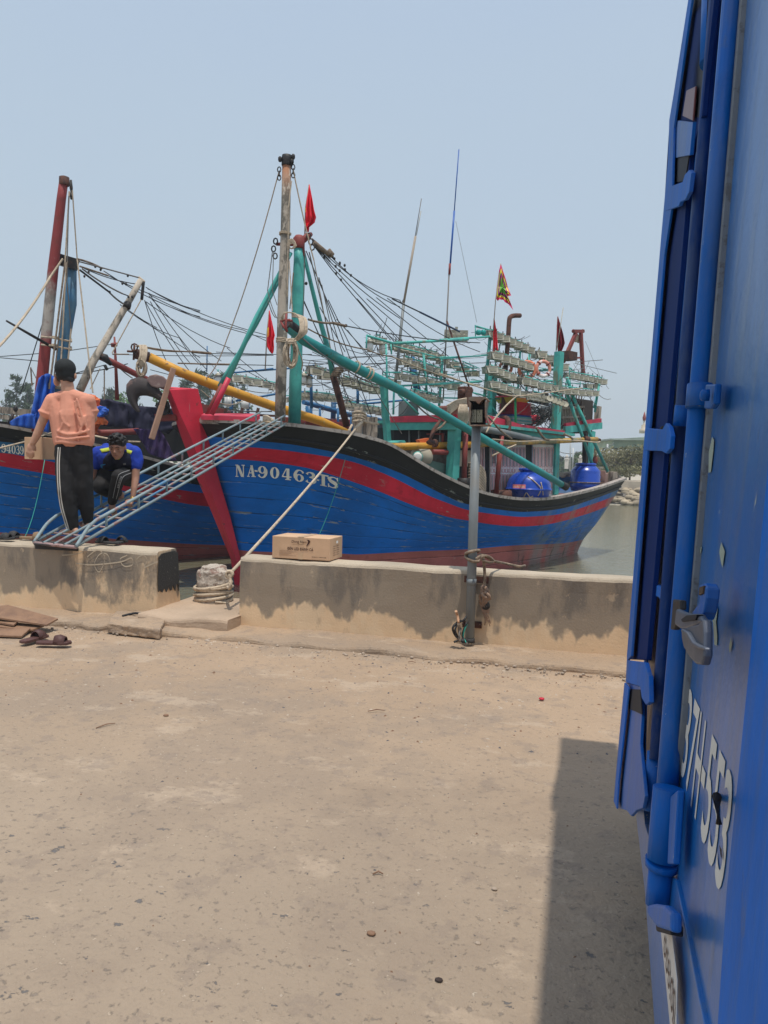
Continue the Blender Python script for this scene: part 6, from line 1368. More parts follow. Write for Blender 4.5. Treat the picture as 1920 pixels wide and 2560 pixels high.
# ================================================================ people
def skinm(name, col): 
    m = M(name, col, .55, var=.06, vscale=9, bump=.1, bscale=60); m.node_tree.nodes['Principled BSDF'].inputs['Subsurface Weight'].default_value = .12
    m.node_tree.nodes['Principled BSDF'].inputs['Subsurface Radius'].default_value = (.02, .008, .005); return m
def cap(g, a, ra, b, rb, n=12, sq=None):
    a, b = Vector(a), Vector(b); d = b-a; L_ = d.length; z = d.normalized() if L_ > 1e-6 else UP; x = z.orthogonal().normalized(); y = z.cross(x)
    prof = []
    for i in range(5): t = -math.pi/2 + math.pi/2*i/4; prof.append((max(ra*math.cos(t), .0008), ra*math.sin(t)))
    for i in range(1, 5): t = math.pi/2*i/4; prof.append((max(rb*math.cos(t), .0008), L_+rb*math.sin(t)))
    prof.insert(5, (rb, L_)); g.lathe(a, prof, n, (x, y, z))
def chain(g, pts, rs):
    for i in range(len(pts)-1): cap(g, pts[i], rs[i], pts[i+1], rs[i+1])
def fleshout(o, vox, sm=6, fac=.5):
    k = o.modifiers.new('r', 'REMESH'); k.mode = 'VOXEL'; k.voxel_size = vox; k.use_smooth_shade = True
    k = o.modifiers.new('s', 'SMOOTH'); k.factor = fac; k.iterations = sm
    return o
def bvh_eval(o):
    bpy.context.view_layer.update(); dg = bpy.context.evaluated_depsgraph_get(); e = o.evaluated_get(dg); me = e.to_mesh(); M_ = Matrix.Translation(wloc(o))
    b = BVHTree.FromPolygons([M_ @ v.co for v in me.vertices], [tuple(p.vertices) for p in me.polygons]); e.to_mesh_clear(); return b
def onb(bv, px, py, off, d):
    r = ray(px, py).normalized(); h = bv.ray_cast(CAMP, r); return (h[0]-r*off) if h[0] and depth(h[0]) < d+.5 else P(px, py, d)
def drape(bv, left, right, n, d, off, name, mat, parent):
    """a patch of cloth laid on the body between two outlines"""
    l = spline([(x, y, 0) for x, y in left], 6); r = spline([(x, y, 0) for x, y in right], 6)
    g = MB(); g.grid([[onb(bv, a.x+(b.x-a.x)*k/n, a.y+(b.y-a.y)*k/n, off, d) for k in range(n+1)] for a, b in zip(l, r)], sm=True)
    return g.build(name, mat, parent, fixn=False, solid=.002)
def folds(o, s_, amt, seed=0):
    t = bpy.data.textures.new('fold', 'CLOUDS'); t.noise_scale = s_; t.noise_depth = 2
    k = o.modifiers.new('f', 'DISPLACE'); k.texture = t; k.strength = amt; k.texture_coords = 'LOCAL'; k.mid_level = .5
orange_s = M('orange_shirt_cotton', (.68, .30, .205), .9, var=.03, bump=.8, bscale=3.6, bdist=.035, base_stretch=(1.3, 1, .8))
black_t = M('black_track_fabric', (.014, .013, .014), .8, bump=.4, bscale=14, bdist=.01)
hairm = M('black_hair', (.010, .009, .009), .5, bump=.8, bscale=70)
capm = M('black_cap_cotton', (.014, .017, .018), .85, bump=.5, bscale=22)
skin1 = skinm('tanned_skin', (.50, .28, .19)); skin2 = skinm('brown_skin', (.36, .19, .13))
d1 = 7.66
p1 = MB(); A = lambda x, y, d=d1: P(x, y, d)
# --- man with the box, seen from behind
ax_ = (RT, FW, UP)
p1.ell(A(163, 929), (.082, .098, .108), ax_); p1.ell(A(165, 941, d1-.0), (.072, .078, .075), ax_)
cap(p1, A(166, 945), .058, A(171, 982), .064)
for x, y in ((139.5, 941), (189, 940)): p1.ell(A(x, y, d1+.01), (.011, .022, .033), (RT, FW, UP), 8, 6)
p1.ell(A(142, 953, d1+.05), (.03, .05, .05), ax_)
chain(p1, [A(176, 990), A(178, 1040), A(182, 1116)], [.055, .085, .085])
chain(p1, [A(150, 998), A(200, 998)], [.045, .045])
chain(p1, [A(128, 1000), A(114, 1036), A(101, 1066), A(92, 1088), A(82, 1108)], [.052, .047, .042, .040, .029])
chain(p1, [A(222, 1000), A(232, 1046, d1+.05), A(196, 1098, d1+.34), A(152, 1112, d1+.42)], [.05, .043, .036, .028])
p1.ell(A(152, 1116, d1+.42), (.04, .035, .05), ax_)
# left hand flat against the carton: palm, four fingers and a thumb
p1.ell(A(77, 1118), (.040, .020, .046), (RT*.96-UP*.26, FW, UP*.96+RT*.26))
for k, (x0, x1, x2, l1, l2) in enumerate(((68.5, 66.5, 68, 1133, 1141), (73, 72, 74, 1136, 1146), (77.5, 78, 80, 1137, 1146), (81.5, 83.5, 85, 1134, 1142))):
    chain(p1, [A(x0, 1122), A(x1, l1-3, d1-.005), A(x2, l2, d1+.018)], [.0105, .0098, .0085])
chain(p1, [A(83, 1110), A(88.5, 1119, d1+.01), A(89, 1127, d1+.03)], [.013, .011, .009])
for (h, kn, an) in ((A(163, 1130), A(164, 1222, d1-.04), A(178, 1316)), (A(206, 1130), A(208, 1218, d1+.03), A(219, 1300, d1+.12))):
    chain(p1, [h, kn, an], [.06, .05, .034])
# bare feet
chain(p1, [A(182, 1316, d1+.0), A(190, 1328, d1-.02)], [.034, .030]); chain(p1, [A(184, 1324, d1), A(166, 1328, d1+.0), A(152, 1330, d1+.02)], [.032, .030, .022])
for k in range(5): chain(p1, [A(156-1.2*k, 1326.5+1.6*k, d1+.02-.012*k), A(148.5-.2*k, 1330+1.2*k, d1+.02-.012*k)], [.010, .0085-.0007*k])
chain(p1, [A(218, 1300, d1+.12), A(222, 1312, d1+.1)], [.032, .029]); chain(p1, [A(220, 1309, d1+.12), A(210, 1314, d1+.12), A(203, 1313, d1+.16)], [.03, .026, .018])
man1 = p1.build('person', skin1, origin=A(184, 1334), fixn=False); fleshout(man1, .0075, 5)
tag(man1, 'standing man in orange t-shirt, black cap and black track trousers holding a carton', 'person')
g = MB(); g.ell(A(163, 921), (.100, .112, .098), ax_, 20, 12); g.ell(A(164, 935), (.092, .10, .085), ax_, 18, 10)
hair_ = g.build('cap', capm, man1, fixn=False); fleshout(hair_, .010, 3)
bm_cut = MB()
g = MB(); g.prism([A(143, 926, d1+.12), A(160, 924, d1+.20), A(160, 932, d1+.26), A(139, 951, d1+.20), A(137, 946, d1+.10)], UP*-.012); g.build('cap_peak', capm, hair_, bevel=.004)
g = MB()
for k in range(26):
    x = 146+1.55*k; g.ell(A(x, 946+2.2*math.sin(k*.12*math.pi)+((k*7) % 3)*.6, d1-.062+.0009*(k-13)**2*.55), (.013, .016, .030), ax_, 6, 5)
fleshout(g.build('hair', hairm, man1, fixn=False), .008, 2)
s = MB()
chain(s, [A(171, 990), A(178, 1040), A(184, 1098)], [.078, .130, .125]); chain(s, [A(138, 1003), A(148, 1040), A(158, 1100)], [.072, .096, .098]); chain(s, [A(212, 1003), A(213, 1040), A(211, 1100)], [.074, .094, .098]); chain(s, [A(172, 998), A(178, 1050)], [.085, .12])
chain(s, [A(138, 998), A(174, 987), A(212, 998)], [.062, .066, .062]); chain(s, [A(131, 1001), A(121, 1024), A(117.5, 1031)], [.071, .073, .072]); chain(s, [A(221, 1002), A(228, 1030, d1+.04)], [.070, .066])
for pts, r_ in (([(192, 998), (202, 1030), (207, 1058), (200, 1078)], .013), ([(186, 1004), (194, 1040), (204, 1070)], .011), ([(150, 1030), (158, 1052), (172, 1066)], .012), ([(146, 1078), (166, 1086), (196, 1084), (222, 1076)], .015), ([(144, 1094), (170, 1098), (200, 1094), (222, 1092)], .014), ([(158, 1058), (150, 1078)], .012), ([(214, 1040), (216, 1066), (220, 1084)], .012)):
    qq = spline([(x, y, 0) for x, y in pts], 3); chain(s, [A(v.x, v.y, d1-.128+.0000165*(v.x-181)**2*1.3) for v in qq], [r_]*len(qq))
ctr = A(184, 1107); s.tube([ctr+RT*.176*math.cos(t*.2618)+FW*.118*math.sin(t*.2618)+UP*.004*math.sin(t*.9) for t in range(24)], .019, 8, closed=True)
for sc_, sr in ((A(117, 1033), .073), (A(228.5, 1032, d1+.04), .066)):
    s.tube([sc_+RT*(sr*.96)*math.cos(t*.524)+FW*sr*math.sin(t*.524)-UP*.35*sr*math.cos(t*.524)*(1 if sc_.x < ctr.x else -1) for t in range(12)], .013, 6, closed=True)
shirt = s.build('shirt', orange_s, man1, fixn=False); fleshout(shirt, .0085, 4)
s = MB()
for dx in (162, 184, 206): cap(s, A(dx, 1118), .098, A(dx, 1138), .10)
chain(s, [A(164, 1136), A(165, 1180, d1-.01), A(166, 1225, d1-.03), A(175, 1280, d1-.02), A(182, 1316)], [.102, .102, .092, .076, .056])
chain(s, [A(205, 1136), A(208, 1180, d1+.02), A(210, 1218, d1+.03), A(216, 1268, d1+.08), A(220, 1303, d1+.12)], [.102, .098, .088, .072, .052])
trs = s.build('trousers', black_t, man1, fixn=False); fleshout(trs, .011, 5); folds(trs, .09, .018)
bt = bvh_eval(trs); wst = M('white_stripe_fabric', (.62, .58, .52), .8, bump=0)
for o_ in (0, 5):
    l = [(144.5+o_, 1118), (141.8+o_, 1160), (143.5+o_, 1215), (149.5+o_, 1265), (159+o_, 1300), (166+o_, 1324)]
    drape(bt, l, [(x+2.6, y) for x, y in l], 2, d1-.06, .006, 'stripe', wst, trs)
# carton in his hands
cb = MB(); c0 = P(128, 1150, 8.02)
q = [P(60, 1138, 7.86), P(106, 1149, 7.98), P(150, 1152, 8.04), P(104, 1136, 8.5)]
axx = (P(106, 1149, 7.74)-P(61, 1139, 7.86)); u_ = Vector((axx.x, axx.y, 0)); v_ = (P(152, 1152, 8.15)-P(106, 1149, 7.74)); v_ = Vector((v_.x, v_.y, 0)); hgt = P(106, 1093, 7.74).z-P(106, 1149, 7.74).z
o0 = P(106, 1149, 7.74)
cb.box8([o0, o0-u_, o0-u_+v_, o0+v_, o0+UP*hgt, o0-u_+UP*hgt, o0-u_+v_+UP*hgt, o0+v_+UP*hgt])
crt = cb.build('carton', cardb, origin=o0, bevel=.004); tag(crt, 'brown carton held in front by the man in the orange shirt', 'box')
g = MB(); g.box(o0-u_*.5+v_*.5+UP*(hgt+.003), (.05, v_.length*1.004, .003), (u_.normalized(), v_.normalized(), UP)); g.build('tape', cardt, crt)
# --- crouching man facing the camera
d2 = 8.3
B = lambda x, y, d=d2: P(200+x/7.9, 1050+y/7.9, d)         # coordinates read off the enlarged photo
p2 = MB(); hd_up = (UP*.93-FW*.36); hf = (-FW*.93-UP*.36)
hx = (RT, hf*-1, hd_up)
hc = B(740, 520, d2-.16)
p2.ell(hc+UP*.01, (.080, .095, .105), hx, 18, 12); p2.ell(hc+hf*.025-hd_up*.06, (.062, .068, .068), hx, 14, 9)
def face(r, u, f): return hc + RT*r + hd_up*u + hf*f
chain(p2, [face(0, .0, .085), face(0, -.03, .104)], [.009, .014]); p2.ell(face(0, -.037, .098), (.018, .014, .010), hx, 8, 6)           # nose
for s_ in (-1, 1):
    chain(p2, [face(.012*s_, .022, .090), face(.048*s_, .018, .080)], [.008, .009]); p2.ell(face(.042*s_, -.028, .062), (.024, .022, .022), hx, 8, 6)   # brow ridge, cheek
    p2.ell(face(.083*s_, -.012, -.0), (.010, .018, .030), hx, 8, 6)                                                               # ear
chain(p2, [face(-.018, -.067, .085), face(.018, -.067, .085)], [.0075, .0075]); chain(p2, [face(-.014, -.078, .082), face(.014, -.078, .082)], [.008, .008])
p2.ell(face(0, -.105, .065), (.026, .022, .020), hx, 10, 7)
cap(p2, hc-hd_up*.07-hf*.02, .055, B(740, 760, d2+.02), .062)
chain(p2, [B(500, 660, d2+.05), B(980, 660, d2+.05)], [.07, .07]); chain(p2, [B(740, 760, d2+.1), B(740, 1000, d2+.38)], [.09, .09])
chain(p2, [B(330, 640, d2), B(280, 900, d2), B(235, 1120, d2-.02), B(190, 1320, d2-.02), B(190, 1430, d2-.05)], [.052, .046, .040, .034, .026])
chain(p2, [B(1120, 640, d2), B(1110, 900, d2-.02), B(1095, 1150, d2-.05), B(1070, 1350, d2-.1), B(1048, 1520, d2-.12)], [.052, .046, .040, .034, .026])
# right fist closed round the rail
fc = B(985, 1640, d2-.14); p2.ell(fc+UP*.012, (.042, .030, .034), (RT, FW, UP))
for k in range(4):
    x = -.032+.0205*k; a = fc+RT*x+UP*(.012-.003*k); chain(p2, [a-FW*.012+UP*.012, a-FW*.040-UP*.008, a-FW*.034-UP*.034, a-FW*.012-UP*.040], [.0110, .0105, .0095, .0085])
chain(p2, [fc+RT*-.036-UP*.002, fc+RT*-.052-FW*.02-UP*.018, fc+RT*-.040-FW*.038-UP*.032], [.013, .011, .0095])
# left hand on the other bar, half hidden by the standing man's leg
fc2 = B(186, 1480, d2-.06); p2.ell(fc2, (.036, .028, .036), ax_)
for k in range(4): a = fc2+RT*(-.028+.018*k); chain(p2, [a-UP*.01, a-FW*.03-UP*.03, a-FW*.015-UP*.05], [.010, .0095, .008])
chain(p2, [fc2+RT*.03, fc2+RT*.04-FW*.02-UP*.03], [.012, .009])
# legs (under the trousers), feet
chain(p2, [B(740, 1000, d2+.35), B(960, 1150, d2+.22), B(770, 1130, d2-.17), B(640, 1640, d2-.02)], [.07, .05, .038, .030])
chain(p2, [B(740, 1000, d2+.35), B(520, 1110, d2+.25), B(430, 1310, d2+.0), B(760, 1440, d2+.36), B(800, 1500, d2+.42)], [.07, .055, .035, .03, .03])
chain(p2, [B(630, 1640, d2-.02), B(640, 1730, d2-.02)], [.034, .036]); chain(p2, [B(650, 1740, d2), B(672, 1830, d2-.08), B(690, 1925, d2-.16)], [.034, .034, .026])
for k in range(5): chain(p2, [B(650+21*k, 1900, d2-.15), B(648+22*k, 1938+4*abs(2-k), d2-.19)], [.0095, .0085])
p2.ell(B(800, 1500, d2+.40), (.04, .05, .06), ax_)
man2 = p2.build('person', skin2, origin=B(670, 1940, d2-.1), fixn=False); fleshout(man2, .0065, 3)
tag(man2, 'crouching man in a blue and navy football shirt gripping the gangway rail', 'person')
rs = random.Random(8); g = MB(); g.ell(hc+hd_up*.040-hf*.018, (.093, .104, .088), hx, 18, 11)
for k in range(150):
    a = rs.uniform(0, 6.28); e = rs.uniform(.05, 1.35); dv = (RT*math.cos(a)*math.sin(e)+hf*math.sin(a)*math.sin(e)+hd_up*math.cos(e)).normalized()
    if dv.dot(hf) > .80 and dv.dot(hd_up) < .35: continue
    c = hc+hd_up*.035+Vector(dv)*.088; cap(g, c, .013, c+dv*.022+UP*.004+hf*.008, .005, 6)
h2 = g.build('hair', hairm, man2, fixn=False); fleshout(h2, .0065, 2)
eyem = M('eye_dark', (.02, .012, .01), .3, bump=0); lipm = M('lip', (.26, .09, .07), .5, bump=0)
bf = bvh_eval(man2)
def fr_(r, u): q = face(r, u, .2); rr = -hf; h = bf.ray_cast(q, rr); return h[0] if h[0] else face(r, u, .09)
for s_ in (-1, 1):
    g = MB(); g.ell(fr_(.031*s_, .0), (.014, .003, .0045), hx, 10, 6); g.build('eye', eyem, man2)
    g = MB(); chain(g, [fr_(.014*s_, .020), fr_(.032*s_, .026), fr_(.050*s_, .019)], [.0035, .0045, .003]); g.build('eyebrow', hairm, man2)
g = MB(); chain(g, [fr_(-.022, -.071), fr_(0, -.070), fr_(.022, -.071)], [.0025, .0045, .0025]); g.build('mouth', lipm, man2)
g = MB(); wc = B(1048, 1545, d2-.125); g.lathe(wc, [(.031, -.012), (.033, 0), (.031, .012)], 16, (RT, FW, UP)); g.lathe(wc-FW*.030, [(.017, 0), (.017, .008), (.012, .010)], 14, (RT, UP, -FW)); g.build('wristwatch', M('gold_watch', (.55, .38, .12), .3, metal=.8, bump=0), man2)
bl_s = M('royal_blue_shirt', (.008, .038, .34), .8, bump=.4, bscale=16); nv_s = M('navy_shirt_panel', (.008, .010, .03), .8, bump=.3, bscale=20); lime = M('lime_patch', (.45, .52, .05), .8, bump=0)
s = MB()
chain(s, [B(420, 640, d2+.0), B(740, 680, d2+.02), B(1050, 640, d2+.0)], [.075, .095, .075]); chain(s, [B(560, 740, d2), B(600, 1000, d2+.28)], [.12, .13]); chain(s, [B(900, 740, d2), B(880, 1000, d2+.28)], [.12, .13])
chain(s, [B(370, 650, d2), B(305, 800, d2), B(295, 880, d2)], [.076, .074, .070]); chain(s, [B(1080, 650, d2), B(1112, 800, d2-.01), B(1112, 890, d2-.02)], [.076, .073, .069])
chain(s, [B(520, 560, d2+.10), B(960, 560, d2+.10)], [.06, .06])
sh2 = s.build('shirt', bl_s, man2, fixn=False); fleshout(sh2, .010, 5); folds(sh2, .09, .022)
bs = bvh_eval(sh2); C7 = lambda x, y: (200+x/7.9, 1050+y/7.9)
drape(bs, [C7(560, 640), C7(470, 760), C7(450, 860), C7(430, 990)], [C7(960, 620), C7(1005, 760), C7(1015, 860), C7(1010, 985)], 16, d2-.1, .006, 'dark_front_panel', nv_s, sh2)
drape(bs, [C7(388, 575), C7(430, 640)], [C7(575, 540), C7(585, 610)], 6, d2-.08, .010, 'shoulder_patch', lime, sh2); drape(bs, [C7(915, 575), C7(925, 640)], [C7(1035, 610), C7(1005, 680)], 6, d2-.08, .010, 'shoulder_patch', lime, sh2)
drape(bs, [C7(668, 745), C7(700, 785)], [C7(810, 745), C7(775, 780)], 5, d2-.1, .012, 'collar', lime, sh2); drape(bs, [C7(410, 880), C7(370, 990)], [C7(505, 870), C7(440, 1020)], 4, d2-.08, .012, 'sky_blue_flash', M('sky_flash', (.02, .2, .5), .8, bump=0), sh2)
drape(bs, [C7(850, 860), C7(855, 890)], [C7(905, 850), C7(905, 885)], 3, d2-.1, .012, 'crest', M('grey_crest', (.2, .2, .2), .8, bump=0), sh2)
s = MB()
chain(s, [B(760, 1000, d2+.33), B(960, 1130, d2+.20), B(930, 1090, d2+.02), B(770, 1110, d2-.19)], [.12, .105, .095, .078]); chain(s, [B(770, 1110, d2-.19), B(690, 1370, d2-.13), B(640, 1600, d2-.03)], [.078, .064, .052])
chain(s, [B(740, 1000, d2+.33), B(540, 1100, d2+.18), B(400, 1310, d2-.08)], [.12, .11, .082]); chain(s, [B(400, 1310, d2-.08), B(560, 1400, d2+.06), B(740, 1430, d2+.28)], [.082, .075, .055]); cap(s, B(520, 1020, d2+.1), .11, B(560, 1250, d2+.05), .10)
tr2 = s.build('trousers', black_t, man2, fixn=False); fleshout(tr2, .010, 4); folds(tr2, .08, .016)
bt2 = bvh_eval(tr2); gr_p = M('grey_print', (.38, .38, .38), .8, bump=0)
for l in ([C7(980, 985), C7(800, 1050), C7(745, 1120), C7(690, 1330), C7(645, 1540)], [C7(1010, 1040), C7(860, 1110), C7(795, 1250), C7(745, 1440), C7(712, 1560)]):
    drape(bt2, l, [(x+.9, y+.9) for x, y in l], 1, d2-.15, .006, 'piping', gr_p, tr2)
text_on('trouser_lettering', 'PACKOFF', lambda u, v: onb(bt2, *( (lambda X, Y: C7(X, Y))(728+60*u+34*v*1.0+(34 if u > .7 else 0)*(u-.7), 1330-225*u+14*v)), .008, d2-.15), gr_p, tr2, .02)
# flip-flop under his foot
def flipflop(root_name, c, yaw, label, mat, kind='slide', group=None, s_=1.0, tilt=0):
    root = empty(root_name, c, label, 'sandal', group); f = Vector((math.cos(yaw), math.sin(yaw), 0)); r_ = Vector((-math.sin(yaw), math.cos(yaw), 0)); u = UP
    out = [(-.13, .0), (-.12, .032), (-.07, .04), (0, .036), (.07, .048), (.115, .04), (.135, .0), (.115, -.042), (.07, -.05), (0, -.038), (-.07, -.04), (-.12, -.03)]
    g = MB(); pts = [c+(f*a+r_*b)*s_+u*(.012+.02*max(0, a-.05)) for a, b in out]; g.prism(pts, u*.022*s_); g.build('sole', mat, root, bevel=.005)
    g = MB()
    if kind == 'thong':
        for sg in (-1, 1): g.tube(spline([c+(f*.09)*s_+u*.03, c+(f*.05+r_*.03*sg)*s_+u*.055, c+(f*-.02+r_*.042*sg)*s_+u*.03], 4), .008, 6)
    else:
        rows = []
        for a, hh in ((.01, .058), (.05, .066), (.09, .050)):
            rows.append([c+(f*a+r_*.046*math.cos(t*math.pi/8))*s_+u*(.02+hh*math.sin(t*math.pi/8))*s_ for t in range(9)])
        g.grid(rows, sm=True)
    o = g.build('strap', mat, root, fixn=False); 
    if kind != 'thong': k = o.modifiers.new('t', 'SOLIDIFY'); k.thickness = .007
    return root
flipflop('sandal', B(672, 1960, d2-.12)-UP*.01, math.atan2(-FW.y, -FW.x)-.1, 'dark flip-flop worn by the crouching man on the gangway', rubber, 'thong')
# ================================================================ things on and by the quay wall
ZT = .648
fl = math.atan2(1, .25)
flipflop('sandal', PZ(266, 1362, ZT), math.radians(168), 'black slide sandal on the left wall, the one nearer the gangway', rubber, 'slide', 'sandals on the wall', 1.0)
flipflop('sandal', PZ(299, 1361, ZT), math.radians(100), 'black slide sandal on the left wall, the one farther from the gangway', rubber, 'slide', 'sandals on the wall', 1.0)
flipflop('sandal', PZ(3, 1352, ZT), math.radians(15), 'dark slide sandal on the wall at the left edge', rubber, 'slide', 'sandals on the wall'); flipflop('sandal', PZ(24, 1347, ZT), math.radians(5), 'dark slide sandal at the left edge, set behind its pair', rubber, 'slide', 'sandals on the wall')
flipflop('sandal', PZ(82, 1350, ZT), math.radians(20), 'tan slipper half hidden behind the gangway foot', M('tan_rubber', (.26, .17, .10), .8), 'slide')
flipflop('sandal', PZ(85, 1604, .0), math.radians(88), 'brown slide sandal standing against the planks', browns, 'slide', 'brown sandals on the pavement', 1.05); flipflop('sandal', PZ(134, 1614, .0), math.radians(18), 'brown slide sandal lying apart on the pavement', browns, 'slide', 'brown sandals on the pavement', 1.05)
# planks
plm = M('brown_board', (.26, .15, .09), .75, layers=[((.16, .09, .06), 4, .56, .08, (1, 1, 1), .7), ((.42, .32, .22), 3, .68, .03, (1, 1, 1), .8)], bump=.3); edg = M('board_edge', (.05, .035, .03), .9)
def board(name, px, z0, dz, label, th=.014):
    pts = [PZ(x, y, z) for (x, y), z in zip(px, z0)]; g = MB(); g.prism(pts, UP*-th, 0, 1); tag(g.build(name, [plm, edg], origin=pts[0]), label, 'board', 'boards leaning in a pile')
board('board', [(-60, 1522), (20, 1512), (145, 1546), (116, 1562), (-60, 1535)], [.14, .17, .10, .07, .12], 0, 'brown board on top of the pile with one pale scuff')
board('board', [(-60, 1530), (46, 1552), (34, 1562), (-60, 1545)], [.10, .08, .06, .08], 0, 'thin grey edged board sandwiched in the pile')
board('board', [(-60, 1548), (110, 1563), (80, 1574), (-60, 1562)], [.06, .05, .03, .05], 0, 'dark board under the top one')
board('board', [(-60, 1563), (76, 1570), (54, 1590), (-60, 1586)], [.03, .04, .018, .018], 0, 'lowest brown board lying flat on the pavement')
# carton of lamps on the wall
FT, FB = PZ(683, 1395, ZT), None
o0 = PZ(680, 1394, ZT); o1 = PZ(824, 1403, ZT); o1 = Vector((o1.x, o1.y, ZT)); o2 = PZ(846, 1396, ZT)
u_ = o1-o0; v_ = o2-o1; hgt = .262; u_.z = v_.z = 0
hgt = PN(824, 1347, Vector((u_.y, -u_.x, 0)), Vector((u_.y, -u_.x, 0)).dot(o1)).z-ZT
v_ = Vector((u_.y, -u_.x, 0)).normalized()*-.33
if v_.dot(Vector((0, 1, 0))) < 0: v_ = -v_
g = MB(); tp = .004
g.box8([o0, o1, o1+v_, o0+v_, o0+UP*hgt+v_*.0, o1+UP*hgt, o1+v_+UP*hgt, o0+v_+UP*hgt]); bxo = g.build('carton', cardb, origin=(o0+o1+v_)/2, bevel=.005)
tag(bxo, 'long brown carton on the right wall printed with Dong Nam lamp lettering', 'box')
un, vn = u_.normalized(), v_.normalized()
g = MB(); g.box(o0+u_*.5+v_*.5+UP*(hgt+.002), (.06, v_.length*1.0, .003), (un, vn, UP)); g.prism([o0+u_*.46-vn*.002, o0+u_*.54-vn*.002, o0+u_*.54-vn*.002+UP*.06, o0+u_*.46-vn*.002+UP*.06], vn*.001); g.prism([o0+u_*.46-vn*.002+UP*(hgt-.06), o0+u_*.54-vn*.002+UP*(hgt-.06), o0+u_*.54-vn*.002+UP*hgt, o0+u_*.46-vn*.002+UP*hgt], vn*.001); g.build('packing_tape', cardt, bxo)
def bf_(x0, x1, y0, y1):     # fractions of the front face
    return lambda u, v: o0+u_*(x0+(x1-x0)*u)+UP*hgt*(y0+(y1-y0)*v)-vn*.004
text_on('box_lettering', 'Dong Nam', bf_(.345, .60, .70, .85), inkm, bxo, .005)
text_on('box_lettering', 'ĐÈN LED ĐÁNH CÁ', bf_(.27, .72, .40, .56), inkm, bxo, .02); text_on('box_lettering', 'Made In: VIETNAM', bf_(.70, .94, .12, .16), inkm, bxo, .02)
f_ = bf_(0, 1, 0, 1); g = MB(); sw = spline([(f_(.55, .90)), f_(.60, .90), f_(.625, .82), f_(.61, .70), f_(.595, .58)], 5)
n = len(sw); g.grid([sw, [p+un*.022*math.sin(math.pi*i/(n-1)) for i, p in enumerate(sw)]], sm=False); g.poly([f_(.638, .86), f_(.652, .87), f_(.645, .92)]); g.build('box_logo', inkm, bxo, fixn=False)
g = MB()
g.poly([f_(.36, .665), f_(.57, .665), f_(.57, .672), f_(.36, .672)])
for k in range(6): y = .36-.045*k; g.poly([f_(.13, y), f_(.30+.16*((k*3) % 4)/4, y), f_(.30+.16*((k*3) % 4)/4, y+.012), f_(.13, y+.012)])
g.build('box_small_print', M('faint_ink', (.25, .14, .09), .8, bump=0), bxo, fixn=False)
rg = lambda u, v: o1+vn*(.02+.29*u)+UP*hgt*v+un*.004
g = MB(); g.poly([rg(.45, .72), rg(.62, .72), rg(.62, .84), rg(.45, .84)]); g.build('box_label', whitep, bxo, fixn=False)
g = MB()
for k in range(5): g.poly([rg(.2, .2+.1*k), rg(.42-.03*(k % 2), .2+.1*k), rg(.42-.03*(k % 2), .225+.1*k), rg(.2, .225+.1*k)]); g.poly([rg(.5, .2+.1*k), rg(.74, .2+.1*k), rg(.74, .225+.1*k), rg(.5, .225+.1*k)])
g.build('box_small_print', bpy.data.materials['faint_ink'], bxo, fixn=False)
# ---- steel post with socket box
pb0 = PZ(1174, 1606, .04); pole_y = 6.20
pp = empty('socket_post', Vector((pb0.x, pb0.y, .03)), 'grey galvanised post carrying a rusty open socket box, bolted to the wall', 'post')
a_ = PY(1174, 1606, pole_y); b_ = PY(1191, 1062, pole_y)
g = MB(); g.tube([a_, a_.lerp(b_, .4), b_], [.0375, .0375, .036], 18); g.build('pole', galv, pp)
g = MB(); g.tube([a_-UP*.0, a_+UP*.035], .042, 14); g.build('pole_foot', rubber, pp)
y0 = pole_y
for (x, y, s1, s2) in ((1191, 1449, .13, .035), (1180, 1561, .12, .045)):
    g = MB(); c = PY(x, y, 6.285); g.box(c, (.20 if y < 1500 else .16, .008, .055)); br = g.build('bracket', rustm, pp)
    g = MB(); g.tube([c-RT*.04+Vector((0, -.0, 0)), c-RT*.04-Vector((0, .085, 0))], .012, 6)
    for sx in (-.07, .07): g.lathe(c+Vector((sx, -.004, 0)), [(.012, 0), (.012, .014), (.005, .016), (.005, .03)], 6, (Vector((1, 0, 0)), UP, Vector((0, -1, 0))))
    g.build('bolt', rustm, br)
g = MB(); c = a_.lerp(b_, .285); g.tube([c-UP*.03, c+UP*.02], .041, 16); g.build('clamp_ring', galv, pp)
def PB(x, y, dy=0.0): return PY(x, y, pole_y-.05+dy)
bxm = M('rusty_sheet_box', (.20, .17, .13), .7, layers=[((.18, .09, .06), 4, .5, .1, (1, 1, 1), .9), ((.33, .31, .27), 6, .64, .05, (1, 1, 1), .7)], bump=.3)
bxr = MB()
bxr.prism([PB(1176, 1008), PB(1214, 1008), PB(1214, 1062), PB(1176, 1062)], Vector((0, .012, 0)))           # back at the rear
sb = empty('socket_box', PB(1195, 1062)); sb.parent = pp; sb.location = PB(1195, 1062)-wloc(pp)
g = MB(); g.prism([PB(1176, 1000, .10), PB(1214, 1000, .10), PB(1214, 1062, .10), PB(1176, 1062, .10)], Vector((0, .01, 0))); g.build('back_plate', darkm, sb)
g = MB(); g.prism([PB(1171, 1000), PB(1178, 1008), PB(1176, 1024), PB(1178, 1032), PB(1175, 1050), PB(1175, 1062), PB(1171, 1062), PB(1172, 1020)], Vector((0, .11, 0))); g.build('side_plate', bxm, sb)
g = MB(); g.prism([PB(1212, 1004), PB(1218, 1002), PB(1214, 1024), PB(1215, 1040), PB(1223, 1062), PB(1220, 1062), PB(1212, 1042)], Vector((0, .11, 0))); g.build('side_plate', bxm, sb)
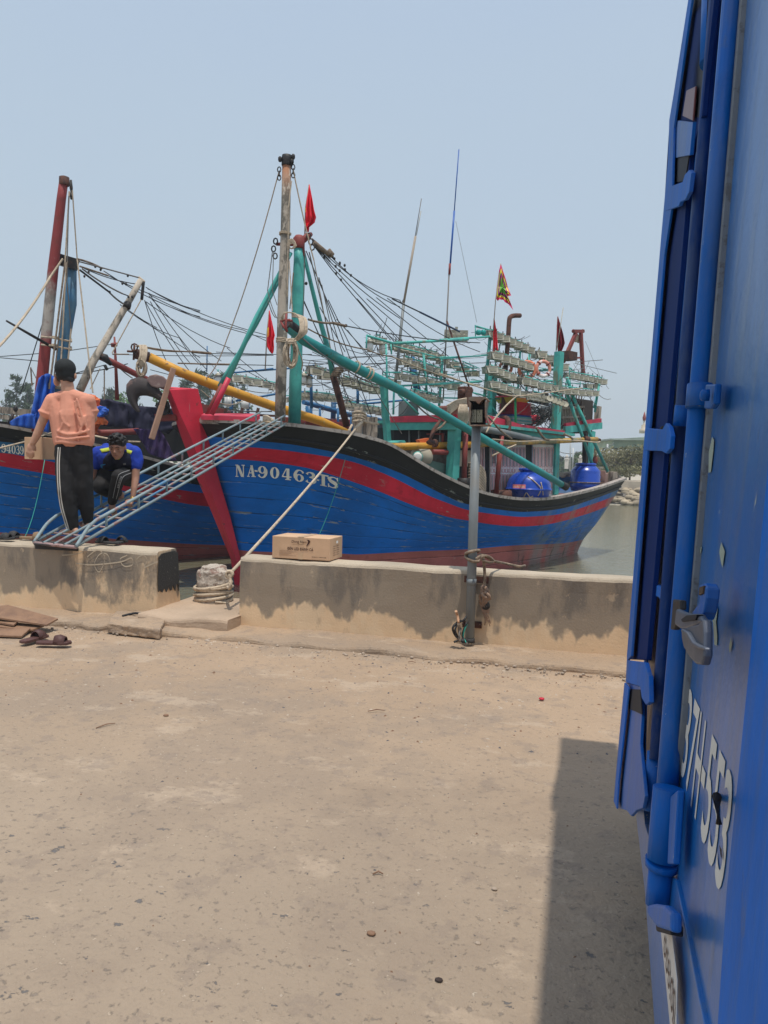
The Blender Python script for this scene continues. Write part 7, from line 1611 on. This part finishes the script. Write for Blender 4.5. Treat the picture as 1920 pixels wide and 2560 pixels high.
g = MB(); g.prism([PB(1170, 994), PB(1172, 1001), PB(1190, 1003), PB(1193, 1008), PB(1198, 1009), PB(1206, 1000), PB(1213, 996), PB(1216, 1003), PB(1221, 1000), PB(1214, 992), PB(1180, 991)], Vector((0, .13, 0))); g.build('bent_roof', bxm, sb)
g = MB(); g.prism([PB(1173, 1062, -.03), PB(1223, 1061, -.03), PB(1222, 1064, -.03), PB(1173, 1065, -.03)], Vector((0, .15, 0))); g.build('floor_plate', bxm, sb)
for x0 in (1177, 1192):
    g = MB(); g.prism([PB(x0, 1024, .06), PB(x0+14, 1024, .06), PB(x0+14, 1056, .06), PB(x0, 1056, .06)], Vector((0, .03, 0))); so = g.build('socket_panel', M('cream_socket', (.42, .40, .28), .5, bump=0) if x0 == 1177 else bpy.data.materials['cream_socket'], sb, bevel=.003)
    g = MB()
    for (dx, dy, w_, h_) in ((5.5, 30, 1.4, 3), (3, 39, 1.6, 1.6), (8.5, 39, 1.6, 1.6), (5.6, 45, 1.2, 1.2), (3, 50, 1.6, 1.6), (8.5, 50, 1.6, 1.6), (3, 25.5, 8, .7)):
        g.prism([PB(x0+dx-w_/2+1, 1000+dy-h_/2, .056), PB(x0+dx+w_/2+1, 1000+dy-h_/2, .056), PB(x0+dx+w_/2+1, 1000+dy+h_/2, .056), PB(x0+dx-w_/2+1, 1000+dy+h_/2, .056)], Vector((0, .004, 0)))
    g.build('socket_holes', darkm, so)
# rope knotted round the post, with a line leading off over the wall
kr = empty('rope', PY(1195, 1380, 6.2), 'dirty rope knotted round the steel post with a frayed end hanging down the wall', 'rope')
pc = lambda y: a_.lerp(b_, (1606-y)/544)
g = MB()
for y, t_ in ((1378, .02), (1394, -.02)): c = pc(y); g.tube([c+Vector((math.cos(k*.52)*.055, math.sin(k*.52)*.055, t_*math.cos(k*.52+.6))) for k in range(12)], .0125, 7, closed=True)
Y_ = lambda x, y, yy=6.12: PY(x, y, yy)
g.tube(spline([Y_(1190, 1398), Y_(1205, 1389), Y_(1222, 1392), Y_(1232, 1402, 6.2), Y_(1222, 1406), Y_(1205, 1398), Y_(1212, 1390), Y_(1235, 1403, 6.3)], 5), .0125, 7)
g.tube(spline([Y_(1208, 1396, 6.15), Y_(1211, 1420, 6.24), Y_(1212, 1445, 6.25), Y_(1211, 1463, 6.25)], 5), .0125, 7); g.tube(spline([Y_(1235, 1403, 6.3), PZ(1265, 1409, .67), PZ(1298, 1416, .665), PZ(1312, 1414, .62)], 5), .0115, 7)
g.build('knot', roped, kr)
g = MB(); rs = random.Random(3)
for k in range(9):
    x = 1210+rs.uniform(-8, 10); g.tube(spline([Y_(1210, 1463, 6.25), Y_(x, 1475+rs.uniform(-4, 8), 6.22), Y_(1203+rs.uniform(-6, 22), 1492+rs.uniform(-8, 8), 6.24), Y_(1205+rs.uniform(-8, 14), 1508, 6.25)], 4), .011, 6)
for k in range(7): g.tube(spline([Y_(1198+k, 1500, 6.25), Y_(1206+2.6*k, 1525+rs.uniform(-3, 3), 6.26), Y_(1214+rs.uniform(-6, 14), 1548+rs.uniform(-4, 18), 6.27)], 4), [.010, .008, .003], 6)
g.tube(spline([Y_(1212, 1480, 6.2), Y_(1222, 1488, 6.18), Y_(1224, 1497, 6.2), Y_(1212, 1492, 6.18), Y_(1204, 1484, 6.2)], 4), .012, 7)
g.build('frayed_end', M('frayed_rope', (.30, .20, .14), .95, bump=.8, bscale=60), kr)
g = MB(); c = PY(1215, 1513, 6.28); g.lathe(c, [(.034, 0), (.036, .015), (.034, .03), (.006, .031)], 20, (Vector((1, 0, 0)), UP, Vector((0, -1, 0)))); g.tube([c-Vector((0, .03, 0)), c-Vector((0, .04, 0))], .007, 6)
tag(g.build('rubber_roller', rubber, origin=c), 'small grey rubber disc bolted to the wall right of the post', 'disc')
# cables poking out of the pavement at its foot
cbm = M('black_cable', (.02, .02, .022), .5, bump=0); co = empty('cable_ends', PZ(1155, 1606, .03), 'bunch of cut black and green cable ends sticking up beside the post foot', 'cables')
for pts, m_, r_ in (([(1160, 1604), (1140, 1590), (1132, 1570), (1144, 1556), (1152, 1552)], cbm, .010), ([(1158, 1607), (1146, 1595), (1138, 1575), (1146, 1558), (1160, 1550), (1166, 1540)], cbm, .008), ([(1150, 1605), (1149, 1580), (1146, 1558)], roped, .012), ([(1147, 1557), (1143, 1538), (1140, 1528)], M('bare_wire_end', (.5, .28, .16), .6, bump=0), .012), ([(1162, 1606), (1156, 1588), (1164, 1562), (1170, 1556)], cbm, .008), ([(1165, 1606), (1158, 1592), (1163, 1570), (1168, 1560)], green_l, .006), ([(1135, 1605), (1150, 1600), (1160, 1604)], cbm, .009), ([(1168, 1608), (1156, 1604), (1148, 1590), (1152, 1570)], wireg, .008)):
    g = MB(); g.tube(spline([PY(x, y, 6.08+.03*(i % 2)) for i, (x, y) in enumerate(pts)], 5), r_, 6); g.build('cable', m_, co)
g = MB(); g.tube(spline([PZ(306, 1540, .09), PZ(330, 1534, .1), PZ(345, 1533, .11), PZ(372, 1534, .1), PZ(388, 1540, .09), PZ(404, 1546, .07)], 5), .011, 7); tag(g.build('cable', cbm, origin=PZ(345, 1535, .09)), 'short black cable lying on the broken block under the left wall', 'cable')
# ---- litter: twigs, stones, a bottle cap
lit = [((415, 1790), .018, 'brown stone near the middle left of the pavement', plm), ((928, 2336), .016, 'damp brown clod near the lower middle of the pavement', plm), ((1236, 2224), .012, 'small dark stone left of the truck shadow', rubm), ((1097, 2452), .013, 'dark clod near the bottom edge left of the truck shadow', edg), ((1195, 2360), .011, 'grey pebble close to the edge of the truck shadow', rubm), ((1418, 1640-20+20), .010, 'white bottle chip at the step edge', whitep)]
for (xy, s_, lb_, m_) in lit:
    c = PZ(*xy, .0); g = MB(); g.ell(c+UP*s_*.25, (s_, s_*.75, s_*.4), n=7, m=5); o = g.build('stone' if m_ is not whitep else 'paint_chip', m_, origin=c); tag(o, lb_, 'stone' if m_ is not whitep else 'chip')
c = PZ(1354, 1748, .003); g = MB(); g.lathe(c, [(.018, 0), (.017, .008), (.003, .009)], 12); tag(g.build('bottle_cap', redp, origin=c), 'tiny red bottle cap on the pavement left of the truck', 'bottle cap')
for (a0, a1, lb_) in (((240, 1820), (288, 1808), 'bent twig on the pavement lower left of the brown stone'), ((920, 1778), (962, 1776), 'thin straight twig in the sunny middle of the pavement'), ((932, 2185), (958, 2185), 'tiny twig in the middle of the lower pavement'), ((1020, 1655), (1040, 1657), 'little twig below the step left of the post'), ((1448, 1690), (1474, 1693), 'dry leaf stalk close to the step near the truck')):
    g = MB(); p_, q_ = PZ(*a0, .005), PZ(*a1, .005); g.tube([p_, p_.lerp(q_, .5)+UP*.006+Vector((0, .008, 0)), q_], [.003, .0035, .002], 5); tag(g.build('twig', plm, origin=p_), lb_, 'twig')
# ================================================================ cloths, tarpaulins and the anchor on the boats
def sheet(name, pts_rows, d, mat, label, cat, origin_px, fold=.12, th=.02, seed=0, parent=None):
    g = MB(); rows = []
    for i, r in enumerate(pts_rows):
        rr = spline([(x, y, 0) for x, y in r], 6); rows.append(rr)
    n = min(len(r) for r in rows); out = []
    for i in range(len(rows)-1):
        for k in range(5):
            t = k/5; out.append([rows[i][j].lerp(rows[i+1][j], t) for j in range(n)])
    out.append(rows[-1][:n])
    R = [[P(v.x, v.y, d + fold*(mnoise.noise(Vector((v.x*.055+seed, v.y*.028, seed)))+.6*math.sin(v.x*.35+v.y*.06+seed))) for v in r] for r in out]
    g.grid(R, sm=True); o = g.build(name, mat, parent, origin=None if parent else P(*origin_px, d), fixn=False, solid=th)
    if label: tag(o, label, cat)
    return o
sheet('tarpaulin', [[(98, 945), (112, 936), (125, 935), (138, 945)], [(88, 985), (105, 975), (122, 978), (134, 990)], [(78, 1035), (95, 1030), (110, 1035), (122, 1045)], [(24, 1058), (60, 1066), (92, 1074), (122, 1082)]], 14.2, bluet, 'bright blue tarpaulin bundled round the foot of the red mast', 'tarpaulin', (90, 1075), .10, seed=1)
sheet('tarpaulin', [[(24, 1055), (45, 1042), (65, 1035), (84, 1034)], [(28, 1064), (48, 1066), (70, 1070), (90, 1072)]], 14.0, bluet, 'low blue tarpaulin fold spread over the rail at far left', 'tarpaulin', (50, 1066), .06, seed=4)
sheet('tarpaulin', [[(230, 996), (270, 998), (315, 1008), (352, 1015), (440, 1022)], [(232, 1030), (270, 1030), (315, 1040), (352, 1046), (445, 1060)], [(232, 1058), (270, 1066), (310, 1070), (352, 1075), (420, 1085)]], 16.2, navy, 'dark navy tarpaulin awning stretched behind the crouching man', 'tarpaulin', (320, 1070), .10, seed=2)
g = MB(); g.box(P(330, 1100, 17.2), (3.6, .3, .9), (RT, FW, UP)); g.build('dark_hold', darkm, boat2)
sheet('cloth', [[(334, 1072), (355, 1072), (380, 1074), (400, 1075)], [(346, 1090), (368, 1092), (395, 1096), (416, 1100)], [(360, 1112), (385, 1120), (412, 1128), (432, 1134)], [(372, 1134), (394, 1142), (420, 1150), (442, 1152)]], 13.9, purp, 'purple worn cloth hanging over the rail beside the red stem', 'cloth', (385, 1120), .05, seed=3)
g = MB()
for pts in ([(214, 984), (232, 990), (240, 1000), (236, 1015), (246, 1014), (226, 1018), (222, 1000)], [(228, 1040), (246, 1040), (260, 1052), (258, 1062), (238, 1058), (226, 1066), (232, 1082), (226, 1080)]):
    g.prism([P(x, y, 14.3) for x, y in pts], FW*.25)
ob = g.build('orange_jacket', oranget, origin=P(235, 1060, 14.3), bevel=.03); tag(ob, 'crumpled orange jacket hung beside the man in the orange shirt', 'jacket')
for m_ in [0]:
    k = ob.modifiers.new('s', 'SUBSURF'); k.subdivision_type = 'SIMPLE'; k.levels = k.render_levels = 3; k = ob.modifiers.new('d', 'DISPLACE'); k.texture = bpy.data.textures['fold']; k.strength = .10; k.texture_coords = 'OBJECT'; k.texture_coords_object = cam
g = MB(); g.prism([P(x, y, 14.25) for x, y in [(236, 1016), (250, 1016), (264, 1022), (262, 1032), (252, 1042), (238, 1040), (234, 1028)]], FW*.2)
ob = g.build('blue_bag', bluet, origin=P(248, 1038, 14.25), bevel=.03); tag(ob, 'crumpled bright blue plastic bag between the two parts of the orange jacket', 'bag')
k = ob.modifiers.new('s', 'SUBSURF'); k.subdivision_type = 'SIMPLE'; k.levels = k.render_levels = 3; k = ob.modifiers.new('d', 'DISPLACE'); k.texture = bpy.data.textures['fold']; k.strength = .10; k.texture_coords = 'OBJECT'; k.texture_coords_object = cam
# anchor: rusty curved fluke, round palm, wooden stock
an = empty('anchor', P(400, 1045, 13.2), 'old rusty anchor with a curved fluke and wooden stock beside the red stem', 'anchor')
am = M('anchor_rust', (.05, .04, .04), .8, layers=[((.20, .12, .10), 3, .60, .08, (1, 1, 1), .8), ((.16, .17, .10), 8, .66, .04, (1, 1, 1), .8)], bump=.5)
X3 = lambda x, y: (300+x/2.765, 700+y/2.765)
outer_ = [X3(*q) for q in [(330, 850), (300, 800), (255, 740), (200, 690), (130, 672), (75, 690), (48, 725), (46, 780), (60, 830), (90, 880), (115, 905), (135, 912)]]
inner_ = [X3(*q) for q in [(315, 858), (275, 832), (235, 810), (190, 798), (160, 797), (140, 800), (126, 812), (120, 830), (118, 850), (122, 870), (128, 892), (135, 912)]]
g = MB(); n_ = len(outer_)
rows = [[P(outer_[i][0]+(inner_[i][0]-outer_[i][0])*f, outer_[i][1]+(inner_[i][1]-outer_[i][1])*f, 13.1-.07*math.sin(math.pi*f)+.003*i) for i in range(n_)] for f in (0, .2, .4, .6, .8, 1)]
g.grid(rows, sm=True); g.build('fluke', am, an, fixn=False, solid=.025)
g = MB(); po = [X3(*q) for q in [(180, 690), (200, 660), (245, 650), (295, 665), (335, 700), (350, 722), (310, 745), (260, 748), (215, 735)]]; g.prism([P(x, y, 13.0) for x, y in po], FW*.06); g.build('palm', M('anchor_palm', (.22, .14, .13), .7, layers=[((.4, .32, .28), 6, .6, .08, (1, 1, 1), .6)], bump=.3), an, bevel=.02)
g = MB(); g.beam(P(*X3(370, 610), 13.0), P(*X3(290, 870), 12.9), .05, .09); g.beam(P(*X3(290, 870), 12.9), P(*X3(218, 1100), 12.8), .07, .09); g.build('stock', M('stock_wood', (.34, .20, .14), .85, bump=.5, bscale=30), an, bevel=.01)
g = MB(); g.beam(P(*X3(330, 850), 13.1), P(*X3(270, 900), 13.1), .10); g.beam(P(*X3(250, 860), 13.1), P(*X3(350, 910), 13.1), .07); g.tube([P(*X3(300, 880), 13.05)+RT*math.cos(k*.628)*.09+UP*math.sin(k*.628)*.12 for k in range(10)], .025, 6, closed=True); g.build('shank', blki, an)
g = MB(); g.prism([P(*X3(235, 925), 13.2), P(*X3(390, 930), 13.2), P(*X3(390, 970), 13.2), P(*X3(250, 972), 13.2)], FW*.25); g.build('anchor_bracket', oxred, boat, bevel=.01)
# ================================================================ far bank, trees, haze
g = MB()
xs = [-300, -200, -120, -80, -60, -40, -30, -20, -10, 0, 10, 20, 30, 40, 60, 100, 200, 300]
def bankz(y): return interp([(52, -1.2), (56, -.1), (58, .3), (62, .45), (70, .5), (3000, .5)], y)
g.grid([[(x, y, bankz(y)+.25*nz3((x, y, 0), .15)*(y > 60)) for x in xs] for y in (52, 54, 56, 58, 60, 64, 70, 90, 140, 300)], sm=True)
tag(g.build('far_bank', land, fixn=False), kind='structure')
stonem = M('riprap_stone', (.33, .27, .19), .9, var=.3, vscale=.8, bump=.5, bscale=4)
g = MB(); rs = random.Random(11)
for i in range(900):
    x = rs.uniform(-12, 26); t = rs.random(); y = 53.0+t*2.3; z = -.75+t*.95
    s_ = rs.uniform(.12, .28); g.ell((x, y, z), (s_*1.3, s_, s_*.7), n=6, m=4)
tag(g.build('riprap', stonem), 'pale boulders facing the far bank at the waterline', 'boulders', kind='stuff')
g = MB(); g.grid([[(x, 55.2, .15), (x, 55.2, .75), (x, 57.5, .8)] for x in range(-12, 40, 4)], sm=False)
o = g.build('far_quay_slab', M('far_concrete', (.50, .43, .34), .9, bump=.2, bscale=2, layers=[((.36, .3, .24), .6, .55, .1, (1, 1, 1), .7)])); tag(o, kind='structure')
def D(px, py, d): return P(px, py, d)
# green roofed building
bl = empty('building', D(1590, 1178, 62), 'pale green building with a flat canopy roof on the far bank by the truck', 'building')
gm = M('pale_green_wall', (.42, .52, .40), .8, layers=[((.25, .4, .38), .6, .55, .1, (1, 1, 1), .6)], bump=0)
g = MB(); a = D(1534, 1100, 62); n_ = FW*6
g.prism([D(1534, 1100, 62), D(1760, 1100, 62), D(1760, 1120, 62), D(1534, 1120, 62)], n_); g.build('wall', gm, bl)
g = MB(); g.prism([D(1527, 1096, 61), D(1770, 1096, 61), D(1770, 1100, 61), D(1527, 1100, 61)], FW*8); g.prism([D(1560, 1095.5, 61.4), D(1780, 1082, 61.4), D(1780, 1095.5, 61.4)], FW*6); g.build('roof', M('green_roof', (.35, .42, .36), .6), bl)
g = MB()
for x in (1538, 1597, 1650): g.beam(D(x, 1120, 61.5), D(x, 1180, 61.5), .25)
g.prism([D(1600, 1120, 66), D(1760, 1120, 66), D(1760, 1180, 66), D(1600, 1180, 66)], FW*.3); g.build('columns_and_shade', M('shade_dark', (.05, .06, .06), .9), bl)  # dark sheet behind the columns: shade under the roof put into colour
g = MB(); p = D(1609, 1083, 62); g.lathe(p, [(.35, 0), (.35, .3), (.2, .35), (.2, .6), (.06, .75), (.06, 1.0)], 10); g.lathe(p+UP*1.0, [(.10, 0), (.14, .2), (.02, .7)], 8, mi=1); g.build('roof_finial', [creamp, oxred], bl)
# white wall on the bank
g = MB(); g.prism([D(1462, 1168, 58), D(1552, 1166, 58), D(1552, 1198, 58), D(1462, 1198, 58)], FW*.4)
tag(g.build('bank_wall', M('grey_render', (.50, .46, .42), .9, layers=[((.35, .3, .27), .5, .55, .1, (1, 1, .3), .7)])), 'grey rendered low wall on the far bank beyond the stern', 'wall')
for k, x in enumerate((1416, 1450, 1524)):
    g = MB(); p = D(x, 1172, 60); hgt = .7 if k < 2 else 1.2
    g.box(p+UP*hgt/2, (.3, .3, hgt)); g.lathe(p+UP*hgt, [(.2, 0), (.2, .08), (.08, .14), (.14, .26), (.02, .4)], 8)
    tag(g.build('gate_post', M('white_post', (.68, .64, .58), .8, bump=0)), ['white gate post with a knob top left of the stern uprights', 'white gate post with a knob top between the stern uprights', 'taller white gate post standing right of the stern strut'][k], 'gate post')
# lamp posts / thin poles
for k, (x, y0, y1) in enumerate(((1427, 1178, 1078), (1433, 1178, 1120), (1519, 1175, 1110), (1532, 1175, 1140))):
    g = MB(); g.tube([D(x-2, y0, 59), D(x, y1, 59)], .07, 6)
    tag(g.build('pole', M('grey_pole', (.5, .52, .52), .6, bump=0)), ['tallest thin pole on the far bank left of the stern', 'short thin pole on the far bank left of the stern', 'tall thin pole left of the flowering bush', 'short thin pole left of the flowering bush'][k], 'pole')
g = MB()
for (x0, y0, x1, y1) in ((1395, 1128, 1470, 1120), (1400, 1142, 1560, 1128), (1470, 1116, 1535, 1108)):
    g.tube(sagline(D(x0, y0, 59), D(x1, y1, 59), .3, 6), .025, 4)
tag(g.build('overhead_cable', wireg), 'thin cables strung between poles on the far bank', 'cable')
# ---- trees
def leafm(name, c, c2):
    return M(name, c, .8, var=.3, vscale=1.2, layers=[(c2, .5, .52, .12, (1, 1, 1), .8)], bump=0, spec=.2)
lf1 = leafm('casuarina_leaves', (.045, .07, .035), (.09, .12, .06)); lf2 = leafm('broad_leaves', (.05, .09, .03), (.11, .16, .06))
lf3 = leafm('blossom_leaves', (.15, .15, .07), (.32, .29, .18)); barkm = M('bark', (.12, .09, .07), .9)
def leaf(g, c, s_, rs, mi=0, el=1.6):
    u = Vector((rs.gauss(0, 1), rs.gauss(0, 1), rs.gauss(0, 1))).normalized(); v = u.orthogonal().normalized()
    v = v*math.cos(rs.random()*6.28) + u.cross(v)*math.sin(rs.random()*6.28)
    n = g.add([c-u*s_*el, c-v*s_*.5, c+u*s_*el, c+v*s_*.5]); g.face((n, n+1, n+2, n+3), mi)
def casuarina(base, h, r, label, seed, n=520, name='casuarina_tree'):
    rs = random.Random(seed); root = empty(name, base, label, 'tree', 'trees on the far shore')
    g = MB(); lean = Vector((rs.uniform(-.06, .06), 0, 1)); g.tube([base+lean*h*t for t in (0, .3, .6, .95)], [h*.02, h*.014, h*.009, h*.002], 6)
    tips = []
    for i in range(34):
        t = rs.uniform(.18, .98); a = rs.random()*6.28; L_ = r*(1.05-t)*rs.uniform(.7, 1.3)+.2
        p0 = base+lean*h*t; p1 = p0+Vector((math.cos(a)*L_, math.sin(a)*L_, L_*rs.uniform(.15, .5)))
        g.tube([p0, p1], [h*.004, h*.001], 4); tips.append((p0, p1))
    g.build('trunk', barkm, root)
    g = MB()
    for i in range(n):
        p0, p1 = rs.choice(tips); f = rs.random()**.7; c = p0.lerp(p1, f)+Vector((rs.gauss(0, .16), rs.gauss(0, .16), rs.gauss(0, .14)))*r*.35
        leaf(g, c, h*rs.uniform(.008, .02), rs, 0, 2.6)
    g.build('crown', lf1, root, fixn=False); return root
def bushy(base, h, r, label, seed, mat, n=900, name='tree', cat='tree', group='trees on the far shore', leafs=.05, sx=1.0):
    rs = random.Random(seed); root = empty(name, base, label, cat, group)
    g = MB(); g.tube([base, base+UP*h*.4, base+UP*h*.75], [h*.03, h*.022, h*.008], 6); cl = []
    for i in range(12):
        a = rs.random()*6.28; q = rs.random()**.5; p1 = base+Vector((math.cos(a)*r*q*.8*sx, math.sin(a)*r*q*.8, h*rs.uniform(.35, .92)))
        g.tube([base+UP*h*.3, base.lerp(p1, .6)+UP*h*.15, p1], [h*.014, h*.008, h*.003], 4); cl.append((p1, r*rs.uniform(.28, .5)))
    g.build('trunk', barkm, root); g = MB()
    for i in range(n):
        c, rr = rs.choice(cl); d = Vector((rs.gauss(0, 1), rs.gauss(0, 1), rs.gauss(0, .8))).normalized()*rr*rs.uniform(.5, 1.05); d.z *= min(1, h/(r*2.6))
        leaf(g, c+d, h*leafs*rs.uniform(.6, 1.4), rs, 0, 1.2)
    g.build('crown', mat, root, fixn=False); return root
CT = [(18, 1060, 978, 'slim'), (44, 1050, 940, 'tall'), (66, 1055, 962, ''), (80, 1060, 955, ''), (262, 1015, 990, ''), (276, 1020, 968, ''), (330, 1010, 958, ''), (300, 1020, 985, ''),
      (462, 1010, 955, ''), (480, 1010, 938, ''), (500, 1010, 925, ''), (524, 1010, 924, ''), (545, 1010, 930, ''), (574, 1000, 950, ''), (595, 1010, 955, '')]
cl_labels = ['slim dark casuarina at the left edge above the planks', 'tallest pointed casuarina left of the blue tarpaulin', 'casuarina touching the blue tarpaulin', 'casuarina partly behind the blue tarpaulin',
  'small casuarina right of the standing man', 'feathery casuarina above the navy tarpaulin', 'casuarina rising behind the anchor fluke', 'low casuarina just left of the anchor', 'casuarina behind the yellow boom, leftmost of its clump', 'casuarina under the yellow boom in the clump right of the anchor',
  'dense casuarina behind the yellow boom left of the teal strut', 'broad casuarina peeking over the yellow boom', 'casuarina close to the lower end of the teal strut', 'thin casuarina right of the teal strut foot', 'thin casuarina near the peeling wooden mast']
for k, (x, yb, yt, _) in enumerate(CT):
    d_ = 75+ (k*7) % 13; b0 = P(x, 1150, d_); b0.z = .5; top = P(x, yt, d_); h = top.z-.5
    casuarina(b0, h, h*.28, cl_labels[k], 40+k, 700 if k < 4 else 620)
g = MB(); rs = random.Random(3)
for i in range(9000):                                        # far-off woods reading as one mass
    px = rs.choice([rs.uniform(1380, 1560), rs.uniform(560, 1380), rs.uniform(1400, 1560), rs.uniform(-60, 640)]); d_ = rs.uniform(110, 135)
    hh = 4.6 + 2.0*mnoise.noise(Vector((px*.03, 0, 0))) + 1.2*mnoise.noise(Vector((px*.11, 3, 0)))
    hh *= .62
    if px < 640: hh += 3.5
    b0 = P(px, 1150, d_); c = Vector((b0.x, b0.y, .5 + hh*rs.random()**.8)); leaf(g, c, rs.uniform(.25, .6), rs, rs.choice([0, 0, 1]), 1.1)
tag(g.build('far_woods', [lf2, lf1], fixn=False), 'hazy line of far woods beyond the harbour', 'woods', kind='stuff')
bb = P(1575, 1180, 57); bb.z = .5
bushy(bb, 2.7, 3.1, 'pale blossoming bush beside the green roofed building', 5, lf3, 5200, 'flowering_bush', 'bush', None, .040, 1.2)
bb = P(1500, 1180, 64); bb.z = .5; bushy(bb, 2.2, 2.6, 'green bush on the far bank left of the blossoming bush', 6, lf2, 2500, 'bush', 'bush', None, .045)
bb = P(372, 1000, 70); bb.z = .5; bushy(bb, 7.2, 3.0, 'light green broadleaf tree behind the anchor', 8, leafm('light_leaves', (.09, .18, .05), (.15, .26, .08)), 1500, 'broadleaf_tree', 'tree', None, .02)
# ---- air
hm = bpy.data.materials.new('air'); hm.use_nodes = True; nt = hm.node_tree; nt.nodes.remove(nt.nodes['Principled BSDF'])
pv = nt.nodes.new('ShaderNodeVolumePrincipled'); pv.inputs['Color'].default_value = (.80, .88, .97, 1); pv.inputs['Density'].default_value = .0014; pv.inputs['Anisotropy'].default_value = .0
nt.links.new(pv.outputs[0], nt.nodes['Material Output'].inputs['Volume'])
if USE_HAZE:
    g = MB(); g.box((0, 130, 9), (640, 480, 23)); tag(g.build('haze', hm), kind='stuff')
